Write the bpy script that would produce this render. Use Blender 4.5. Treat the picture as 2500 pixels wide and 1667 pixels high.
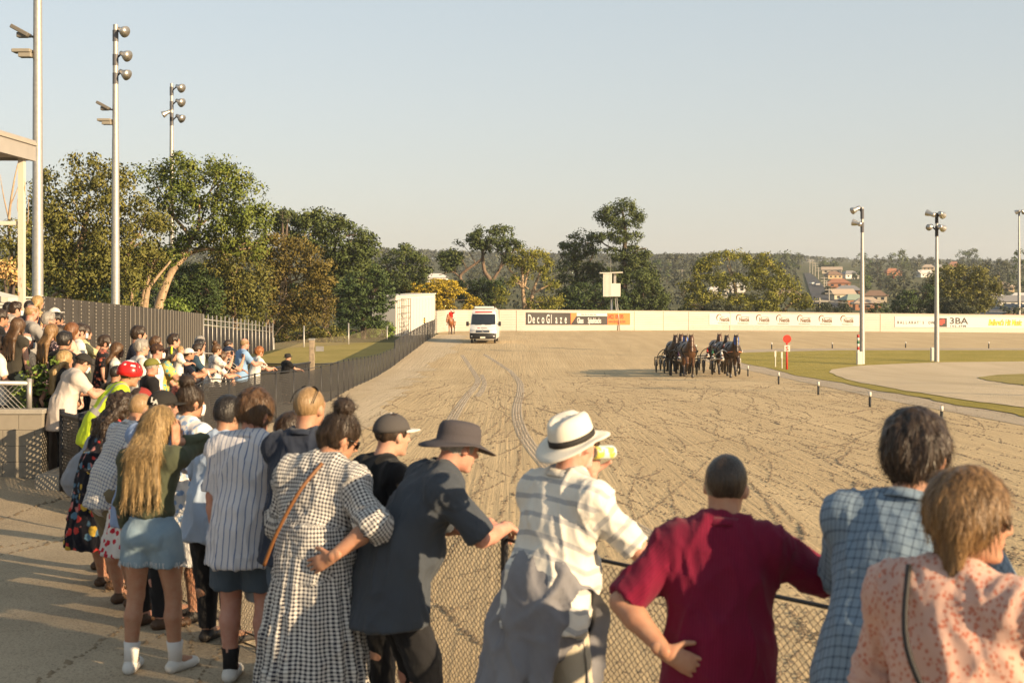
import bpy, math, random
import numpy as np
from mathutils import Vector, Matrix

random.seed(7)
RNG = np.random.default_rng(11)
SC = bpy.context.scene
COL = SC.collection
for o in list(bpy.data.objects):
    bpy.data.objects.remove(o, do_unlink=True)

# ------------------------------------------------------------------ camera, sky, sun
FPX, HZ, CZ = 3400.0, 700.0, 2.4          # focal length in photo pixels, horizon row, eye height
cam_d = bpy.data.cameras.new("camera")
cam_d.sensor_width = 36.0
cam_d.lens = FPX / 2500.0 * 36.0
cam_d.shift_y = -(833.5 - HZ) / 2500.0
cam_d.clip_start, cam_d.clip_end = 0.1, 9000.0
cam_d.dof.use_dof = True
cam_d.dof.focus_distance = 70.0
cam_d.dof.aperture_fstop = 5.0
cam = bpy.data.objects.new("camera", cam_d)
cam.location = (0, 0, CZ)
cam.rotation_euler = (math.radians(90), 0, 0)
COL.objects.link(cam)
SC.camera = cam

SUN_ELEV = math.radians(17.5)
SUN_X, SUN_Y = 0.81, -0.586                # horizontal direction towards the sun
w = bpy.data.worlds.new("World")
SC.world = w
w.use_nodes = True
wn, wl = w.node_tree.nodes, w.node_tree.links
sky = wn.new("ShaderNodeTexSky")
sky.sky_type = 'NISHITA'
sky.sun_disc = False
sky.sun_elevation = SUN_ELEV
sky.sun_rotation = math.atan2(SUN_X, SUN_Y)
sky.air_density, sky.dust_density, sky.ozone_density, sky.altitude = 1.0, 2.0, 1.2, 400.0
hsv = wn.new("ShaderNodeHueSaturation")
hsv.inputs["Saturation"].default_value = 0.62
wl.new(sky.outputs[0], hsv.inputs["Color"])
tc = wn.new("ShaderNodeTexCoord"); sx = wn.new("ShaderNodeSeparateXYZ"); wl.new(tc.outputs["Generated"], sx.inputs[0])
rp = wn.new("ShaderNodeValToRGB"); wl.new(sx.outputs[2], rp.inputs[0])          # warm haze low in the sky
rp.color_ramp.elements[0].position = 0.0; rp.color_ramp.elements[0].color = (1.16, 1.10, 1.06, 1)
rp.color_ramp.elements[1].position = .22; rp.color_ramp.elements[1].color = (1.0, 1.0, 1.0, 1)
mx = wn.new("ShaderNodeMix"); mx.data_type = 'RGBA'; mx.blend_type = 'MULTIPLY'; mx.inputs[0].default_value = 1.0
wl.new(hsv.outputs[0], mx.inputs[6]); wl.new(rp.outputs[0], mx.inputs[7])
veil = wn.new("ShaderNodeValToRGB"); wl.new(sx.outputs[2], veil.inputs[0])      # pale evening haze evens out the sky
for e_, (p_, c_) in zip(veil.color_ramp.elements, ((0.0, (3.55, 3.40, 3.0, 1)), (.30, (3.05, 3.72, 4.05, 1)))): e_.position = p_; e_.color = c_
m2 = wn.new("ShaderNodeMix"); m2.data_type = 'RGBA'; m2.inputs[0].default_value = .6
wl.new(mx.outputs[2], m2.inputs[6]); wl.new(veil.outputs[0], m2.inputs[7]); wl.new(m2.outputs[2], wn["Background"].inputs[0])
wn["Background"].inputs[1].default_value = 0.080

sun_d = bpy.data.lights.new("sun", 'SUN')
sun_d.energy = 5.0
sun_d.angle = math.radians(0.6)
sun_d.color = (1.0, 0.735, 0.435)
sun = bpy.data.objects.new("sun", sun_d)
ce = math.cos(SUN_ELEV)
sun.rotation_euler = Vector((-SUN_X * ce, -SUN_Y * ce, -math.sin(SUN_ELEV))).to_track_quat('-Z', 'Y').to_euler()
COL.objects.link(sun)

SC.view_settings.view_transform = 'Standard'
SC.view_settings.look = 'None'
SC.view_settings.gamma = 1.0
SC.view_settings.exposure = 1.18

# ------------------------------------------------------------------ small maths
def ss(a, b, x):
    t = np.clip((np.asarray(x, float) - a) / (b - a), 0, 1)
    return t * t * (3 - 2 * t)

def at(x, y, d):
    """photo pixel at distance d -> world point"""
    return Vector(((x - 1250.0) / FPX * d, d, CZ - (y - HZ) / FPX * d))

_PY = [-40, 0, 8, 30, 45, 60, 70, 80, 100, 111, 141, 170, 230, 330, 500, 800, 1100, 1500, 2100, 3000, 6000]
_PZ = [0.0, 0, 0, -.6, -1.05, -1.7, -2.08, -2.25, -2.1, -2.0, -2.05, -2.3, -5, -6, -1.5, 6, 15, 26, 34, 38, 38]
FENCE = np.array([(9.0, -2.1), (5.0, 1.95), (2.5, 4.42), (1.78, 5.17), (1.12, 5.9), (-.13, 7.35), (-2.0, 9.8), (-3.1, 12), (-4.1, 16),
                  (-4.85, 22), (-5.0, 29), (-5.2, 40), (-6.0, 55), (-6.7, 71), (-6.9, 82), (-6.9, 115), (-6.9, 134)])
def fence_x(Y):
    return np.interp(Y, FENCE[:, 1], FENCE[:, 0])
BANK = []                                   # (X, Y, offset): raised standing ground of the left crowd
def bank(X, Y):
    X, Y = np.asarray(X, float), np.asarray(Y, float)
    if not BANK:
        return np.zeros(np.broadcast(X, Y).shape)
    num, den = 0.0, 0.12
    for bx, by, o in BANK:
        wgt = np.exp(-((X - bx) ** 2 + ((Y - by) * .8) ** 2) / 1.1)
        num, den = num + wgt * o, den + wgt
    return num / den
def gz(X, Y):
    X, Y = np.asarray(X, float), np.asarray(Y, float)
    z = np.interp(Y, _PY, _PZ)
    z = z - 0.0135 * np.clip(X, 0, 70) * ss(80, 140, Y) * (1 - ss(200, 400, Y))
    far = ss(300, 900, Y)
    z = z + far * (6.0 * np.sin(X / 260.0 + 1.2) + 5 * ss(0, -300, X) * 1.4)
    return z + bank(X, Y) * (1 - ss(40, 48, Y)) * ss(10, 13, Y)
def ground_px(x, y):
    """photo pixel on the ground -> world point"""
    lo = 3.0
    for d in np.geomspace(3, 400, 900):
        X = (x - 1250) / FPX * d
        if CZ - (y - HZ) / FPX * d < float(gz(X, d)):
            return Vector((X, d, float(gz(X, d))))
    return Vector(((x - 1250) / FPX * 200, 200, -3))

_perm = np.random.default_rng(3).random((32, 32, 32)).astype(np.float32)
def vnoise(P):
    """value noise, P (n,3) -> -1..1"""
    P = np.asarray(P, float)
    I = np.floor(P).astype(int); f = P - I; f = f * f * (3 - 2 * f)
    r = 0
    for dx in (0, 1):
        for dy in (0, 1):
            for dz in (0, 1):
                wgt = (f[:, 0] if dx else 1 - f[:, 0]) * (f[:, 1] if dy else 1 - f[:, 1]) * (f[:, 2] if dz else 1 - f[:, 2])
                r = r + wgt * _perm[(I[:, 0] + dx) & 31, (I[:, 1] + dy) & 31, (I[:, 2] + dz) & 31]
    return r * 2 - 1

# ------------------------------------------------------------------ objects
def tag(o, label=None, cat=None, group=None, kind=None):
    if label: o["label"] = label
    if cat: o["category"] = cat
    if group: o["group"] = group
    if kind: o["kind"] = kind
    return o

def empty(name, loc=(0, 0, 0), rz=0.0, parent=None):
    o = bpy.data.objects.new(name, None)
    o.empty_display_size = .2
    o.location = loc
    o.rotation_euler = (0, 0, rz)
    COL.objects.link(o)
    if parent: o.parent = parent
    return o

def mesh_obj(name, V, F, mat, parent=None, smooth=False, uv=None, tint=None, mi=None):
    """V (n,3); F list of index tuples or an (m,4)/(m,3) array; uv (n,2); tint (n,4)"""
    me = bpy.data.meshes.new(name)
    if isinstance(F, np.ndarray) and len(F):
        n, k = F.shape
        V = np.asarray(V, np.float32)
        me.vertices.add(len(V)); me.vertices.foreach_set("co", V.ravel())
        me.loops.add(n * k); me.loops.foreach_set("vertex_index", F.astype(np.int32).ravel())
        me.polygons.add(n)
        me.polygons.foreach_set("loop_start", np.arange(0, n * k, k, dtype=np.int32))
        me.polygons.foreach_set("loop_total", np.full(n, k, np.int32))
        me.update(calc_edges=True)
    else:
        me.from_pydata([tuple(v) for v in V], [], F)
    for m in (mat if isinstance(mat, (list, tuple)) else [mat]):
        me.materials.append(m)
    if mi is not None:
        me.polygons.foreach_set("material_index", np.asarray(mi, np.int32))
    if smooth:
        me.polygons.foreach_set("use_smooth", np.ones(len(me.polygons), bool))
    if uv is not None:
        li = np.empty(len(me.loops), np.int32); me.loops.foreach_get("vertex_index", li)
        l = me.uv_layers.new(name="UVMap")
        l.data.foreach_set("uv", np.asarray(uv, np.float32)[li].ravel())
    if tint is not None:
        a = me.color_attributes.new("tint", 'FLOAT_COLOR', 'POINT')
        a.data.foreach_set("color", np.asarray(tint, np.float32).ravel())
    me.validate(); me.update()
    o = bpy.data.objects.new(name, me)
    COL.objects.link(o)
    if parent: o.parent = parent
    return o

class MB:
    """collects shapes into one mesh"""
    def __init__(s): s.V, s.F, s.M, s.m = [], [], [], 0
    def add(s, V, F):
        n = len(s.V); s.V += [tuple(v) for v in V]; s.F += [tuple(i + n for i in f) for f in F]; s.M += [s.m] * len(F)
    def box(s, c, size, rz=0.0, R=None):
        x, y, z = [q / 2 for q in size]
        R = R or Matrix.Rotation(rz, 3, 'Z'); c = Vector(c)
        P = [c + R @ Vector((sx * x, sy * y, sz * z)) for sz in (-1, 1) for sx, sy in ((-1, -1), (1, -1), (1, 1), (-1, 1))]
        s.add(P, [(3, 2, 1, 0), (4, 5, 6, 7), (0, 1, 5, 4), (1, 2, 6, 5), (2, 3, 7, 6), (3, 0, 4, 7)])
    def tube(s, pts, r, n=8, cap=True, flat=None):
        pts = [Vector(p) for p in pts]
        r = [r] * len(pts) if not hasattr(r, '__len__') else r
        V, F = [], []
        ref = None
        for i, p in enumerate(pts):
            t = (pts[min(i + 1, len(pts) - 1)] - pts[max(i - 1, 0)])
            if t.length < 1e-9: t = Vector((0, 0, 1))
            t.normalize()
            if ref is None:
                ref = Vector((1, 0, 0)) if abs(t.x) < .8 else Vector((0, 1, 0))
            u = (ref - t * ref.dot(t)).normalized(); ref = u; v = t.cross(u)
            for k in range(n):
                a = 2 * math.pi * k / n
                V.append(p + (u * math.cos(a) + v * math.sin(a)) * r[i])
        for i in range(len(pts) - 1):
            for k in range(n):
                F.append((i * n + k, i * n + (k + 1) % n, (i + 1) * n + (k + 1) % n, (i + 1) * n + k))
        if cap:
            F.append(tuple(range(n))[::-1]); F.append(tuple((len(pts) - 1) * n + k for k in range(n)))
        s.add(V, F)
    def lathe(s, prof, c=(0, 0, 0), n=24, sx=1, sy=1, R=None, closed=False):
        R = R or Matrix.Identity(3); c = Vector(c); V, F = [], []
        for r, z in prof:
            for k in range(n):
                a = 2 * math.pi * k / n
                V.append(c + R @ Vector((r * sx * math.cos(a), r * sy * math.sin(a), z)))
        m = len(prof)
        for i in range(m - 1):
            for k in range(n):
                F.append((i * n + k, i * n + (k + 1) % n, (i + 1) * n + (k + 1) % n, (i + 1) * n + k))
        if prof[0][0] > 1e-6 and not closed: F.append(tuple(range(n))[::-1])
        if prof[-1][0] > 1e-6 and not closed: F.append(tuple((m - 1) * n + k for k in range(n)))
        s.add(V, F)
    def prism(s, poly, axis_v, off=(0, 0, 0)):
        """poly: list of 3-vectors, extruded by axis_v"""
        a = Vector(axis_v); P = [Vector(p) + Vector(off) for p in poly]; n = len(P)
        s.add(P + [p + a for p in P], [tuple(range(n))[::-1], tuple(range(n, 2 * n))] + [(i, (i + 1) % n, n + (i + 1) % n, n + i) for i in range(n)])
    def build(s, name, mat, parent=None, smooth=False, loc=None):
        o = mesh_obj(name, s.V, s.F, mat, parent, smooth, mi=s.M if isinstance(mat, (list, tuple)) else None)
        if loc is not None: o.location = loc
        return o

def bevel(o, wd=.01, seg=2):
    m = o.modifiers.new("bevel", 'BEVEL'); m.width = wd; m.segments = seg; m.limit_method = 'ANGLE'; m.angle_limit = math.radians(40)
    return o

def smooth_angle(o, deg=35):
    me = o.data
    me.polygons.foreach_set("use_smooth", np.ones(len(me.polygons), bool))
    try: me.set_sharp_from_angle(angle=math.radians(deg))
    except Exception: pass
    return o

def catmull(P, n=8):
    P = [Vector(p) for p in P]; out = []
    for i in range(len(P) - 1):
        p0, p1, p2, p3 = P[max(i - 1, 0)], P[i], P[i + 1], P[min(i + 2, len(P) - 1)]
        for k in range(n):
            t = k / n
            out.append(.5 * ((2 * p1) + (p2 - p0) * t + (2 * p0 - 5 * p1 + 4 * p2 - p3) * t * t + (3 * p1 - p0 - 3 * p2 + p3) * t ** 3))
    return out + [P[-1]]

# ------------------------------------------------------------------ materials
ALB = 0.79            # overall reflectance of the palette below
class NT:
    """thin helper round a node tree"""
    def __init__(s, m): s.t = m.node_tree; s.b = s.t.nodes["Principled BSDF"]
    def n(s, typ, **kw):
        nd = s.t.nodes.new("ShaderNode" + typ)
        for k, v in kw.items():
            if k in nd.inputs: s.put(nd.inputs[k], v)
            else: setattr(nd, k, v)
        return nd
    def put(s, sock, v):
        if isinstance(v, bpy.types.NodeSocket): s.t.links.new(v, sock)
        else: sock.default_value = v
    def math(s, op, a, b=0.0, c=0.0):
        nd = s.t.nodes.new("ShaderNodeMath"); nd.operation = op
        for i, v in enumerate((a, b, c)): s.put(nd.inputs[i], v)
        return nd.outputs[0]
    def mix(s, f, a, b, mode='MIX'):
        nd = s.t.nodes.new("ShaderNodeMix"); nd.data_type = 'RGBA'; nd.blend_type = mode
        s.put(nd.inputs[0], f); s.put(nd.inputs[6], rgba(a)); s.put(nd.inputs[7], rgba(b))
        return nd.outputs[2]
    def ramp(s, f, stops, interp='LINEAR'):
        nd = s.t.nodes.new("ShaderNodeValToRGB"); s.put(nd.inputs[0], f); cr = nd.color_ramp; cr.interpolation = interp
        while len(cr.elements) < len(stops): cr.elements.new(.5)
        for e, (p, c) in zip(cr.elements, stops): e.position = p; e.color = rgba(c)
        return nd.outputs[0]
    def step(s, v, lo, hi):
        nd = s.t.nodes.new("ShaderNodeMapRange"); s.put(nd.inputs[0], v); nd.inputs[1].default_value = lo; nd.inputs[2].default_value = hi
        return nd.outputs[0]
    def noise(s, vec, scale, detail=3.0, rough=.55, dist=0.0):
        nd = s.n("TexNoise"); s.put(nd.inputs["Vector"], vec) if vec is not None else None
        nd.inputs["Scale"].default_value = scale; nd.inputs["Detail"].default_value = detail; nd.inputs["Roughness"].default_value = rough; nd.inputs["Distortion"].default_value = dist
        return nd.outputs[0]
    def coord(s, which="Object", scale=None, rot=None):
        o = s.n("TexCoord").outputs[which]
        if scale or rot:
            mp = s.n("Mapping"); s.put(mp.inputs[0], o)
            if scale: mp.inputs["Scale"].default_value = scale
            if rot: mp.inputs["Rotation"].default_value = rot
            o = mp.outputs[0]
        return o
    def xyz(s, vec):
        nd = s.n("SeparateXYZ"); s.put(nd.inputs[0], vec); return nd.outputs
    def bump(s, h, strength=.3, dist=.02):
        nd = s.n("Bump"); s.put(nd.inputs["Height"], h); nd.inputs["Strength"].default_value = strength; nd.inputs["Distance"].default_value = dist
        s.t.links.new(nd.outputs[0], s.b.inputs["Normal"]); return nd
    def color(s, c):
        c = rgba(c)
        if isinstance(c, bpy.types.NodeSocket):
            nd = s.t.nodes.new("ShaderNodeMix"); nd.data_type = 'RGBA'; nd.blend_type = 'MULTIPLY'; nd.inputs[0].default_value = 1.0
            s.put(nd.inputs[6], c); nd.inputs[7].default_value = (ALB, ALB, ALB, 1); c = nd.outputs[2]
        else: c = (c[0] * ALB, c[1] * ALB, c[2] * ALB, 1)
        s.put(s.b.inputs["Base Color"], c)

def rgba(c):
    if isinstance(c, bpy.types.NodeSocket): return c
    return tuple(c) + (1.0,) if len(c) == 3 else tuple(c)

def mat(name, col=(.5, .5, .5), rough=.8, metal=0.0, spec=.3, vary=0.0, vscale=6.0, bump=0.0, bscale=40.0, bdist=.01):
    m = bpy.data.materials.new(name); m.use_nodes = True; t = NT(m)
    t.b.inputs["Roughness"].default_value = rough; t.b.inputs["Metallic"].default_value = metal
    t.b.inputs["Specular IOR Level"].default_value = spec
    t.color(col)
    if vary:
        nz = t.noise(t.coord(), vscale, 4.0)
        t.color(t.mix(t.step(nz, .3, .7), [c * (1 - vary) for c in col[:3]], [min(1, c * (1 + vary)) for c in col[:3]]))
    if bump:
        t.bump(t.noise(t.coord(), bscale, 4.0), bump, bdist)
    return m
_MC = {}
def M(name, *a, **k):
    if name not in _MC: _MC[name] = mat(name, *a, **k)
    return _MC[name]

def text(name, s, size, loc, rz, m, parent=None, xs=1.0, shear=0.0, bold=0.0, align='LEFT', space=1.0, R=None, extrude=.004):
    c = bpy.data.curves.new(name, 'FONT'); c.body = s; c.size = size; c.shear = shear; c.offset = bold; c.align_x = align
    c.space_character = space; c.extrude = extrude; c.resolution_u = 3
    o = bpy.data.objects.new(name, c); c.materials.append(m)
    Mx = (R.to_4x4() if R is not None else Matrix.Rotation(rz, 4, 'Z') @ Matrix.Rotation(math.pi / 2, 4, 'X'))
    o.matrix_basis = Matrix.Translation(loc) @ Mx @ Matrix.Diagonal((xs, 1, 1, 1))
    me = bpy.data.meshes.new_from_object(o); mw = o.matrix_basis.copy(); bpy.data.objects.remove(o, do_unlink=True)
    o = bpy.data.objects.new(name, me); o.matrix_basis = mw
    if not me.materials: me.materials.append(m)
    COL.objects.link(o)
    if parent: o.parent = parent
    return o

# ------------------------------------------------------------------ smooth-union surfaces (implicit field -> surface net)
class SDF:
    def __init__(s, lo, hi, h):
        s.h = h; s.lo = np.asarray(lo, np.float32) - 2 * h
        n = np.ceil((np.asarray(hi) + 2 * h - s.lo) / h).astype(int) + 1
        s.n = n; s.F = np.full(n, .6, np.float32)
        s.ax = [s.lo[i] + h * np.arange(n[i], dtype=np.float32) for i in range(3)]
        s.bones = []
    def _win(s, lo, hi):
        i0 = np.clip(np.floor((lo - s.lo) / s.h).astype(int), 0, s.n); i1 = np.clip(np.ceil((hi - s.lo) / s.h).astype(int) + 1, 0, s.n)
        sl = tuple(slice(a, b) for a, b in zip(i0, i1))
        return sl, s.ax[0][sl[0]][:, None, None], s.ax[1][sl[1]][None, :, None], s.ax[2][sl[2]][None, None, :]
    def _put(s, sl, d, k, sub):
        f = s.F[sl]
        if not f.size: return
        if sub:
            s.F[sl] = np.maximum(f, -d) if k <= 0 else -(s._smin(-f, d, k))
        else:
            s.F[sl] = np.minimum(f, d) if k <= 0 else s._smin(f, d, k)
    @staticmethod
    def _smin(a, b, k):
        h = np.clip(.5 + .5 * (b - a) / k, 0, 1)
        return b + (a - b) * h - k * h * (1 - h)
    def cone(s, a, b, ra, rb, k=.02, flat=None, cut=None, sub=False, grp=None, mod=None):
        a = np.asarray(a, np.float32); b = np.asarray(b, np.float32); m = max(ra, rb) + k + 3 * s.h
        sl, X, Y, Z = s._win(np.minimum(a, b) - m, np.maximum(a, b) + m)
        ba = b - a; L = float(ba @ ba) + 1e-12
        t = np.clip(((X - a[0]) * ba[0] + (Y - a[1]) * ba[1] + (Z - a[2]) * ba[2]) / L, 0, 1)
        qx, qy, qz = X - a[0] - t * ba[0], Y - a[1] - t * ba[1], Z - a[2] - t * ba[2]
        q = qx * qx + qy * qy + qz * qz
        if flat is not None:
            n, f = flat; qn = qx * n[0] + qy * n[1] + qz * n[2]; q = q + (f * f - 1) * qn * qn
        r = ra + t * (rb - ra)
        if mod is not None: r = r * mod(qx, qy, qz, t)
        d = np.sqrt(q) - r
        if cut is not None:
            for c, n in cut:
                d = np.maximum(d, (X - c[0]) * n[0] + (Y - c[1]) * n[1] + (Z - c[2]) * n[2])
        s._put(sl, d, k, sub)
        if grp is not None and not sub: s.bones.append((a, b, ra, rb, grp))
    def ell(s, c, r, R=None, k=.01, sub=False, cut=None, grp=None):
        c = np.asarray(c, np.float32); r = np.asarray(r, np.float32); m = float(r.max()) + k + 3 * s.h
        sl, X, Y, Z = s._win(c - m, c + m)
        px, py, pz = X - c[0], Y - c[1], Z - c[2]
        if R is not None:
            R = np.asarray(R, np.float32)   # columns are local axes
            lx, ly, lz = px * R[0, 0] + py * R[1, 0] + pz * R[2, 0], px * R[0, 1] + py * R[1, 1] + pz * R[2, 1], px * R[0, 2] + py * R[1, 2] + pz * R[2, 2]
        else: lx, ly, lz = px, py, pz
        d = (np.sqrt((lx / r[0]) ** 2 + (ly / r[1]) ** 2 + (lz / r[2]) ** 2) - 1) * float(r.min())
        if cut is not None:
            for cc, n in cut:
                d = np.maximum(d, (X - cc[0]) * n[0] + (Y - cc[1]) * n[1] + (Z - cc[2]) * n[2])
        s._put(sl, d, k, sub)
        if grp is not None and not sub: s.bones.append((c, c + np.float32(1e-3), float(r.min()), float(r.min()), grp))
    def plane(s, c, n):
        """keep only the side the normal points away from"""
        X, Y, Z = s.ax[0][:, None, None], s.ax[1][None, :, None], s.ax[2][None, None, :]
        s.F = np.maximum(s.F, (X - c[0]) * n[0] + (Y - c[1]) * n[1] + (Z - c[2]) * n[2])
    def mesh(s):
        F = s.F; I = F < 0; n = s.n
        sh = tuple(n - 1)
        cnt = np.zeros(sh, np.float32); acc = np.zeros(sh + (3,), np.float32)
        S = lambda A, o: A[o[0]:o[0] + sh[0], o[1]:o[1] + sh[1], o[2]:o[2] + sh[2]]
        inn = sum(S(I, (a, b, c)).astype(np.int8) for a in (0, 1) for b in (0, 1) for c in (0, 1))
        cells = np.argwhere((inn > 0) & (inn < 8))
        if not len(cells): return np.zeros((0, 3)), np.zeros((0, 4), int)
        ci, cj, ck = cells.T
        acc = np.zeros((len(cells), 3), np.float32); cnt = np.zeros(len(cells), np.float32)
        for ax in range(3):
            o1, o2 = [i for i in range(3) if i != ax]
            for p in (0, 1):
                for q in (0, 1):
                    off = [0, 0, 0]; off[o1] = p; off[o2] = q; off2 = list(off); off2[ax] = 1
                    f0 = F[ci + off[0], cj + off[1], ck + off[2]]; f1 = F[ci + off2[0], cj + off2[1], ck + off2[2]]
                    c = (f0 < 0) != (f1 < 0)
                    t = np.where(c, f0 / np.where(c, f0 - f1, 1), 0)
                    P = np.tile(np.asarray(off, np.float32), (len(cells), 1)); P[:, ax] = t
                    acc += np.where(c[:, None], P, 0); cnt += c
        V = s.lo + s.h * (cells + acc / np.maximum(cnt, 1)[:, None])
        idx = np.full(sh, -1, np.int64); idx[ci, cj, ck] = np.arange(len(cells))
        quads = []
        for ax in range(3):
            o1, o2 = [(1, 2), (2, 0), (0, 1)][ax]
            A = [slice(0, n[0]), slice(0, n[1]), slice(0, n[2])]; B = list(A)
            A[ax] = slice(0, n[ax] - 1); B[ax] = slice(1, n[ax])
            a, b = I[tuple(A)], I[tuple(B)]
            E = np.argwhere(a != b)
            ok = (E[:, o1] > 0) & (E[:, o2] > 0) & (E[:, o1] < n[o1] - 1) & (E[:, o2] < n[o2] - 1)
            E = E[ok]
            fl = a[tuple(E.T)]
            def id_(d1, d2):
                q = E.copy(); q[:, o1] -= d1; q[:, o2] -= d2; return idx[tuple(q.T)]
            Q = np.stack([id_(1, 1), id_(0, 1), id_(0, 0), id_(1, 0)], 1)
            Q[~fl] = Q[~fl][:, ::-1]
            quads.append(Q)
        Q = np.concatenate(quads)
        Q = Q[(Q >= 0).all(1)]
        return V.astype(np.float64), Q

def relax(V, Q, it=1):
    for _ in range(it):
        acc = np.zeros_like(V); cnt = np.zeros(len(V))
        for a, b in ((0, 1), (1, 2), (2, 3), (3, 0)):
            np.add.at(acc, Q[:, a], V[Q[:, b]]); np.add.at(acc, Q[:, b], V[Q[:, a]])
            np.add.at(cnt, Q[:, a], 1); np.add.at(cnt, Q[:, b], 1)
        V = V * .4 + .6 * acc / np.maximum(cnt, 1)[:, None]
    return V

def vnormals(V, Q):
    n = np.cross(V[Q[:, 2]] - V[Q[:, 0]], V[Q[:, 3]] - V[Q[:, 1]])
    N = np.zeros_like(V)
    for i in range(4): np.add.at(N, Q[:, i], n)
    return N / np.maximum(np.linalg.norm(N, axis=1), 1e-9)[:, None]
# ================================================================== the left crowd's standing ground (needed by gz before the sheets)
# name: (px x of head, px y of head top, distance, height)
CROWD_H = {}
def reg(key, x, y, d, h):
    p = at(x, y, d); CROWD_H[key] = (p.x, p.y, p.z - h, h)
    BANK_TMP.append((p.x, p.y, max(-.1, min(1.3, p.z - h - float(np.interp(p.y, _PY, _PZ))))))
    return key
BANK_TMP = []
for k_, x_, y_, d_, h_ in [
    ('b1', 2, 757, 20, 1.70), ('b2', 22, 739, 24, 1.68), ('b3', 38, 738, 23, 1.78), ('b4', 22, 770, 20.5, 1.74), ('b5', 44, 778, 19, 1.66),
    ('b6', 77, 744, 21.5, 1.84), ('b7', 71, 734, 24.5, 1.76), ('b8', 92, 724, 25, 1.66), ('b9', 119, 763, 21.5, 1.78), ('b10', 138, 764, 23, 1.76),
    ('b11', 134, 752, 26, 1.74), ('b12', 126, 793, 19.5, 1.64), ('b13', 143, 798, 20, 1.78), ('b14', 158, 811, 18.5, 1.72), ('b15', 175, 790, 19.5, 1.66),
    ('b16', 196, 792, 22, 1.78), ('b17', 208, 796, 22.5, 1.66), ('b18', 256, 821, 22, 1.55), ('b19', 286, 838, 21, 1.62), ('b20', 338, 797, 21, 1.88),
    ('b21', 346, 829, 20.2, 1.74), ('b22', 380, 822, 25, 1.78), ('b23', 384, 840, 21.5, 1.74), ('b24', 417, 850, 22.5, 1.55), ('b25', 424, 816, 25.5, 1.86),
    ('b27', 461, 850, 26.5, 1.62), ('b28', 483, 839, 27, 1.70), ('b29', 489, 822, 30, 1.78), ('b30', 529, 840, 27.5, 1.60),
    ('b31', 543, 860, 28, 1.48), ('b32', 558, 845, 28.8, 1.66), ('b33', 557, 829, 31, 1.78), ('b34', 597, 826, 31.5, 1.82), ('b35', 633, 848, 33, 1.62),
    ('b36', 703, 863, 38, 1.40), ('b37', 65, 813, 19.6, 1.76), ('b38', 6, 822, 19.0, 1.74), ('b39', 158, 858, 18.2, 1.66), ('b40', 213, 866, 17.9, 1.64),
    ('b41', 488, 829, 28.8, 1.80), ('b42', 284, 893, 18.4, 1.62), ('b43', 338, 873, 20.5, 1.68), ('b44', 371, 875, 19.4, 1.70), ('b45', 404, 862, 23.6, 1.6)]:
    reg(k_, x_, y_, d_, h_)
BANK.extend(BANK_TMP)

# ================================================================== materials of the setting
def track_mat(name, c1, c2, along=True):
    m = bpy.data.materials.new(name); m.use_nodes = True; t = NT(m)
    t.b.inputs["Roughness"].default_value = .95; t.b.inputs["Specular IOR Level"].default_value = .08
    o = t.coord()
    rot = t.coord(scale=(1.0, .07, 1.0), rot=(0, 0, math.radians(6)))
    big = t.noise(rot, .9, 3, .5, .4)
    fine = t.noise(o, 26, 5, .7)
    blot = t.noise(o, .22, 3)
    c = t.mix(t.step(big, .35, .68), c1, c2)
    c = t.mix(t.math('MULTIPLY', t.step(blot, .4, .7), .35), c, [q * .78 for q in c2])
    c = t.mix(t.math('MULTIPLY', t.step(fine, .35, .75), .3), c, [q * .62 for q in c1])
    t.color(c)
    rut = t.noise(t.coord(scale=(7, .35, 1), rot=(0, 0, math.radians(8))), 1.0, 4, .6, .5)
    lump = t.noise(o, 9, 6, .72)
    har = t.noise(t.coord(scale=(16, .12, 1), rot=(0, 0, math.radians(3))), 1.0, 2, .5, .2)
    c = t.mix(t.math('MULTIPLY', t.step(har, .5, .7), .22), c, [q * .66 for q in c2]); t.color(c)
    h = t.math('ADD', t.math('MULTIPLY', har, .6), t.math('MULTIPLY', rut, .5)); h = t.math('ADD', h, t.math('MULTIPLY', lump, .9))
    h0 = t.math('ADD', t.math('MULTIPLY', rut, .5), t.math('MULTIPLY', lump, 1.1))
    t.bump(t.math('ADD', h, t.math('MULTIPLY', fine, .6)), .75, .06)
    return m
SAND = track_mat("track_sand", (.68, .52, .31), (.58, .435, .255))
SAND_PALE = track_mat("pale_sand", (.68, .55, .38), (.60, .48, .32))
SAND_GREY = track_mat("greyish_sand", (.56, .46, .34), (.50, .405, .295))

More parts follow.
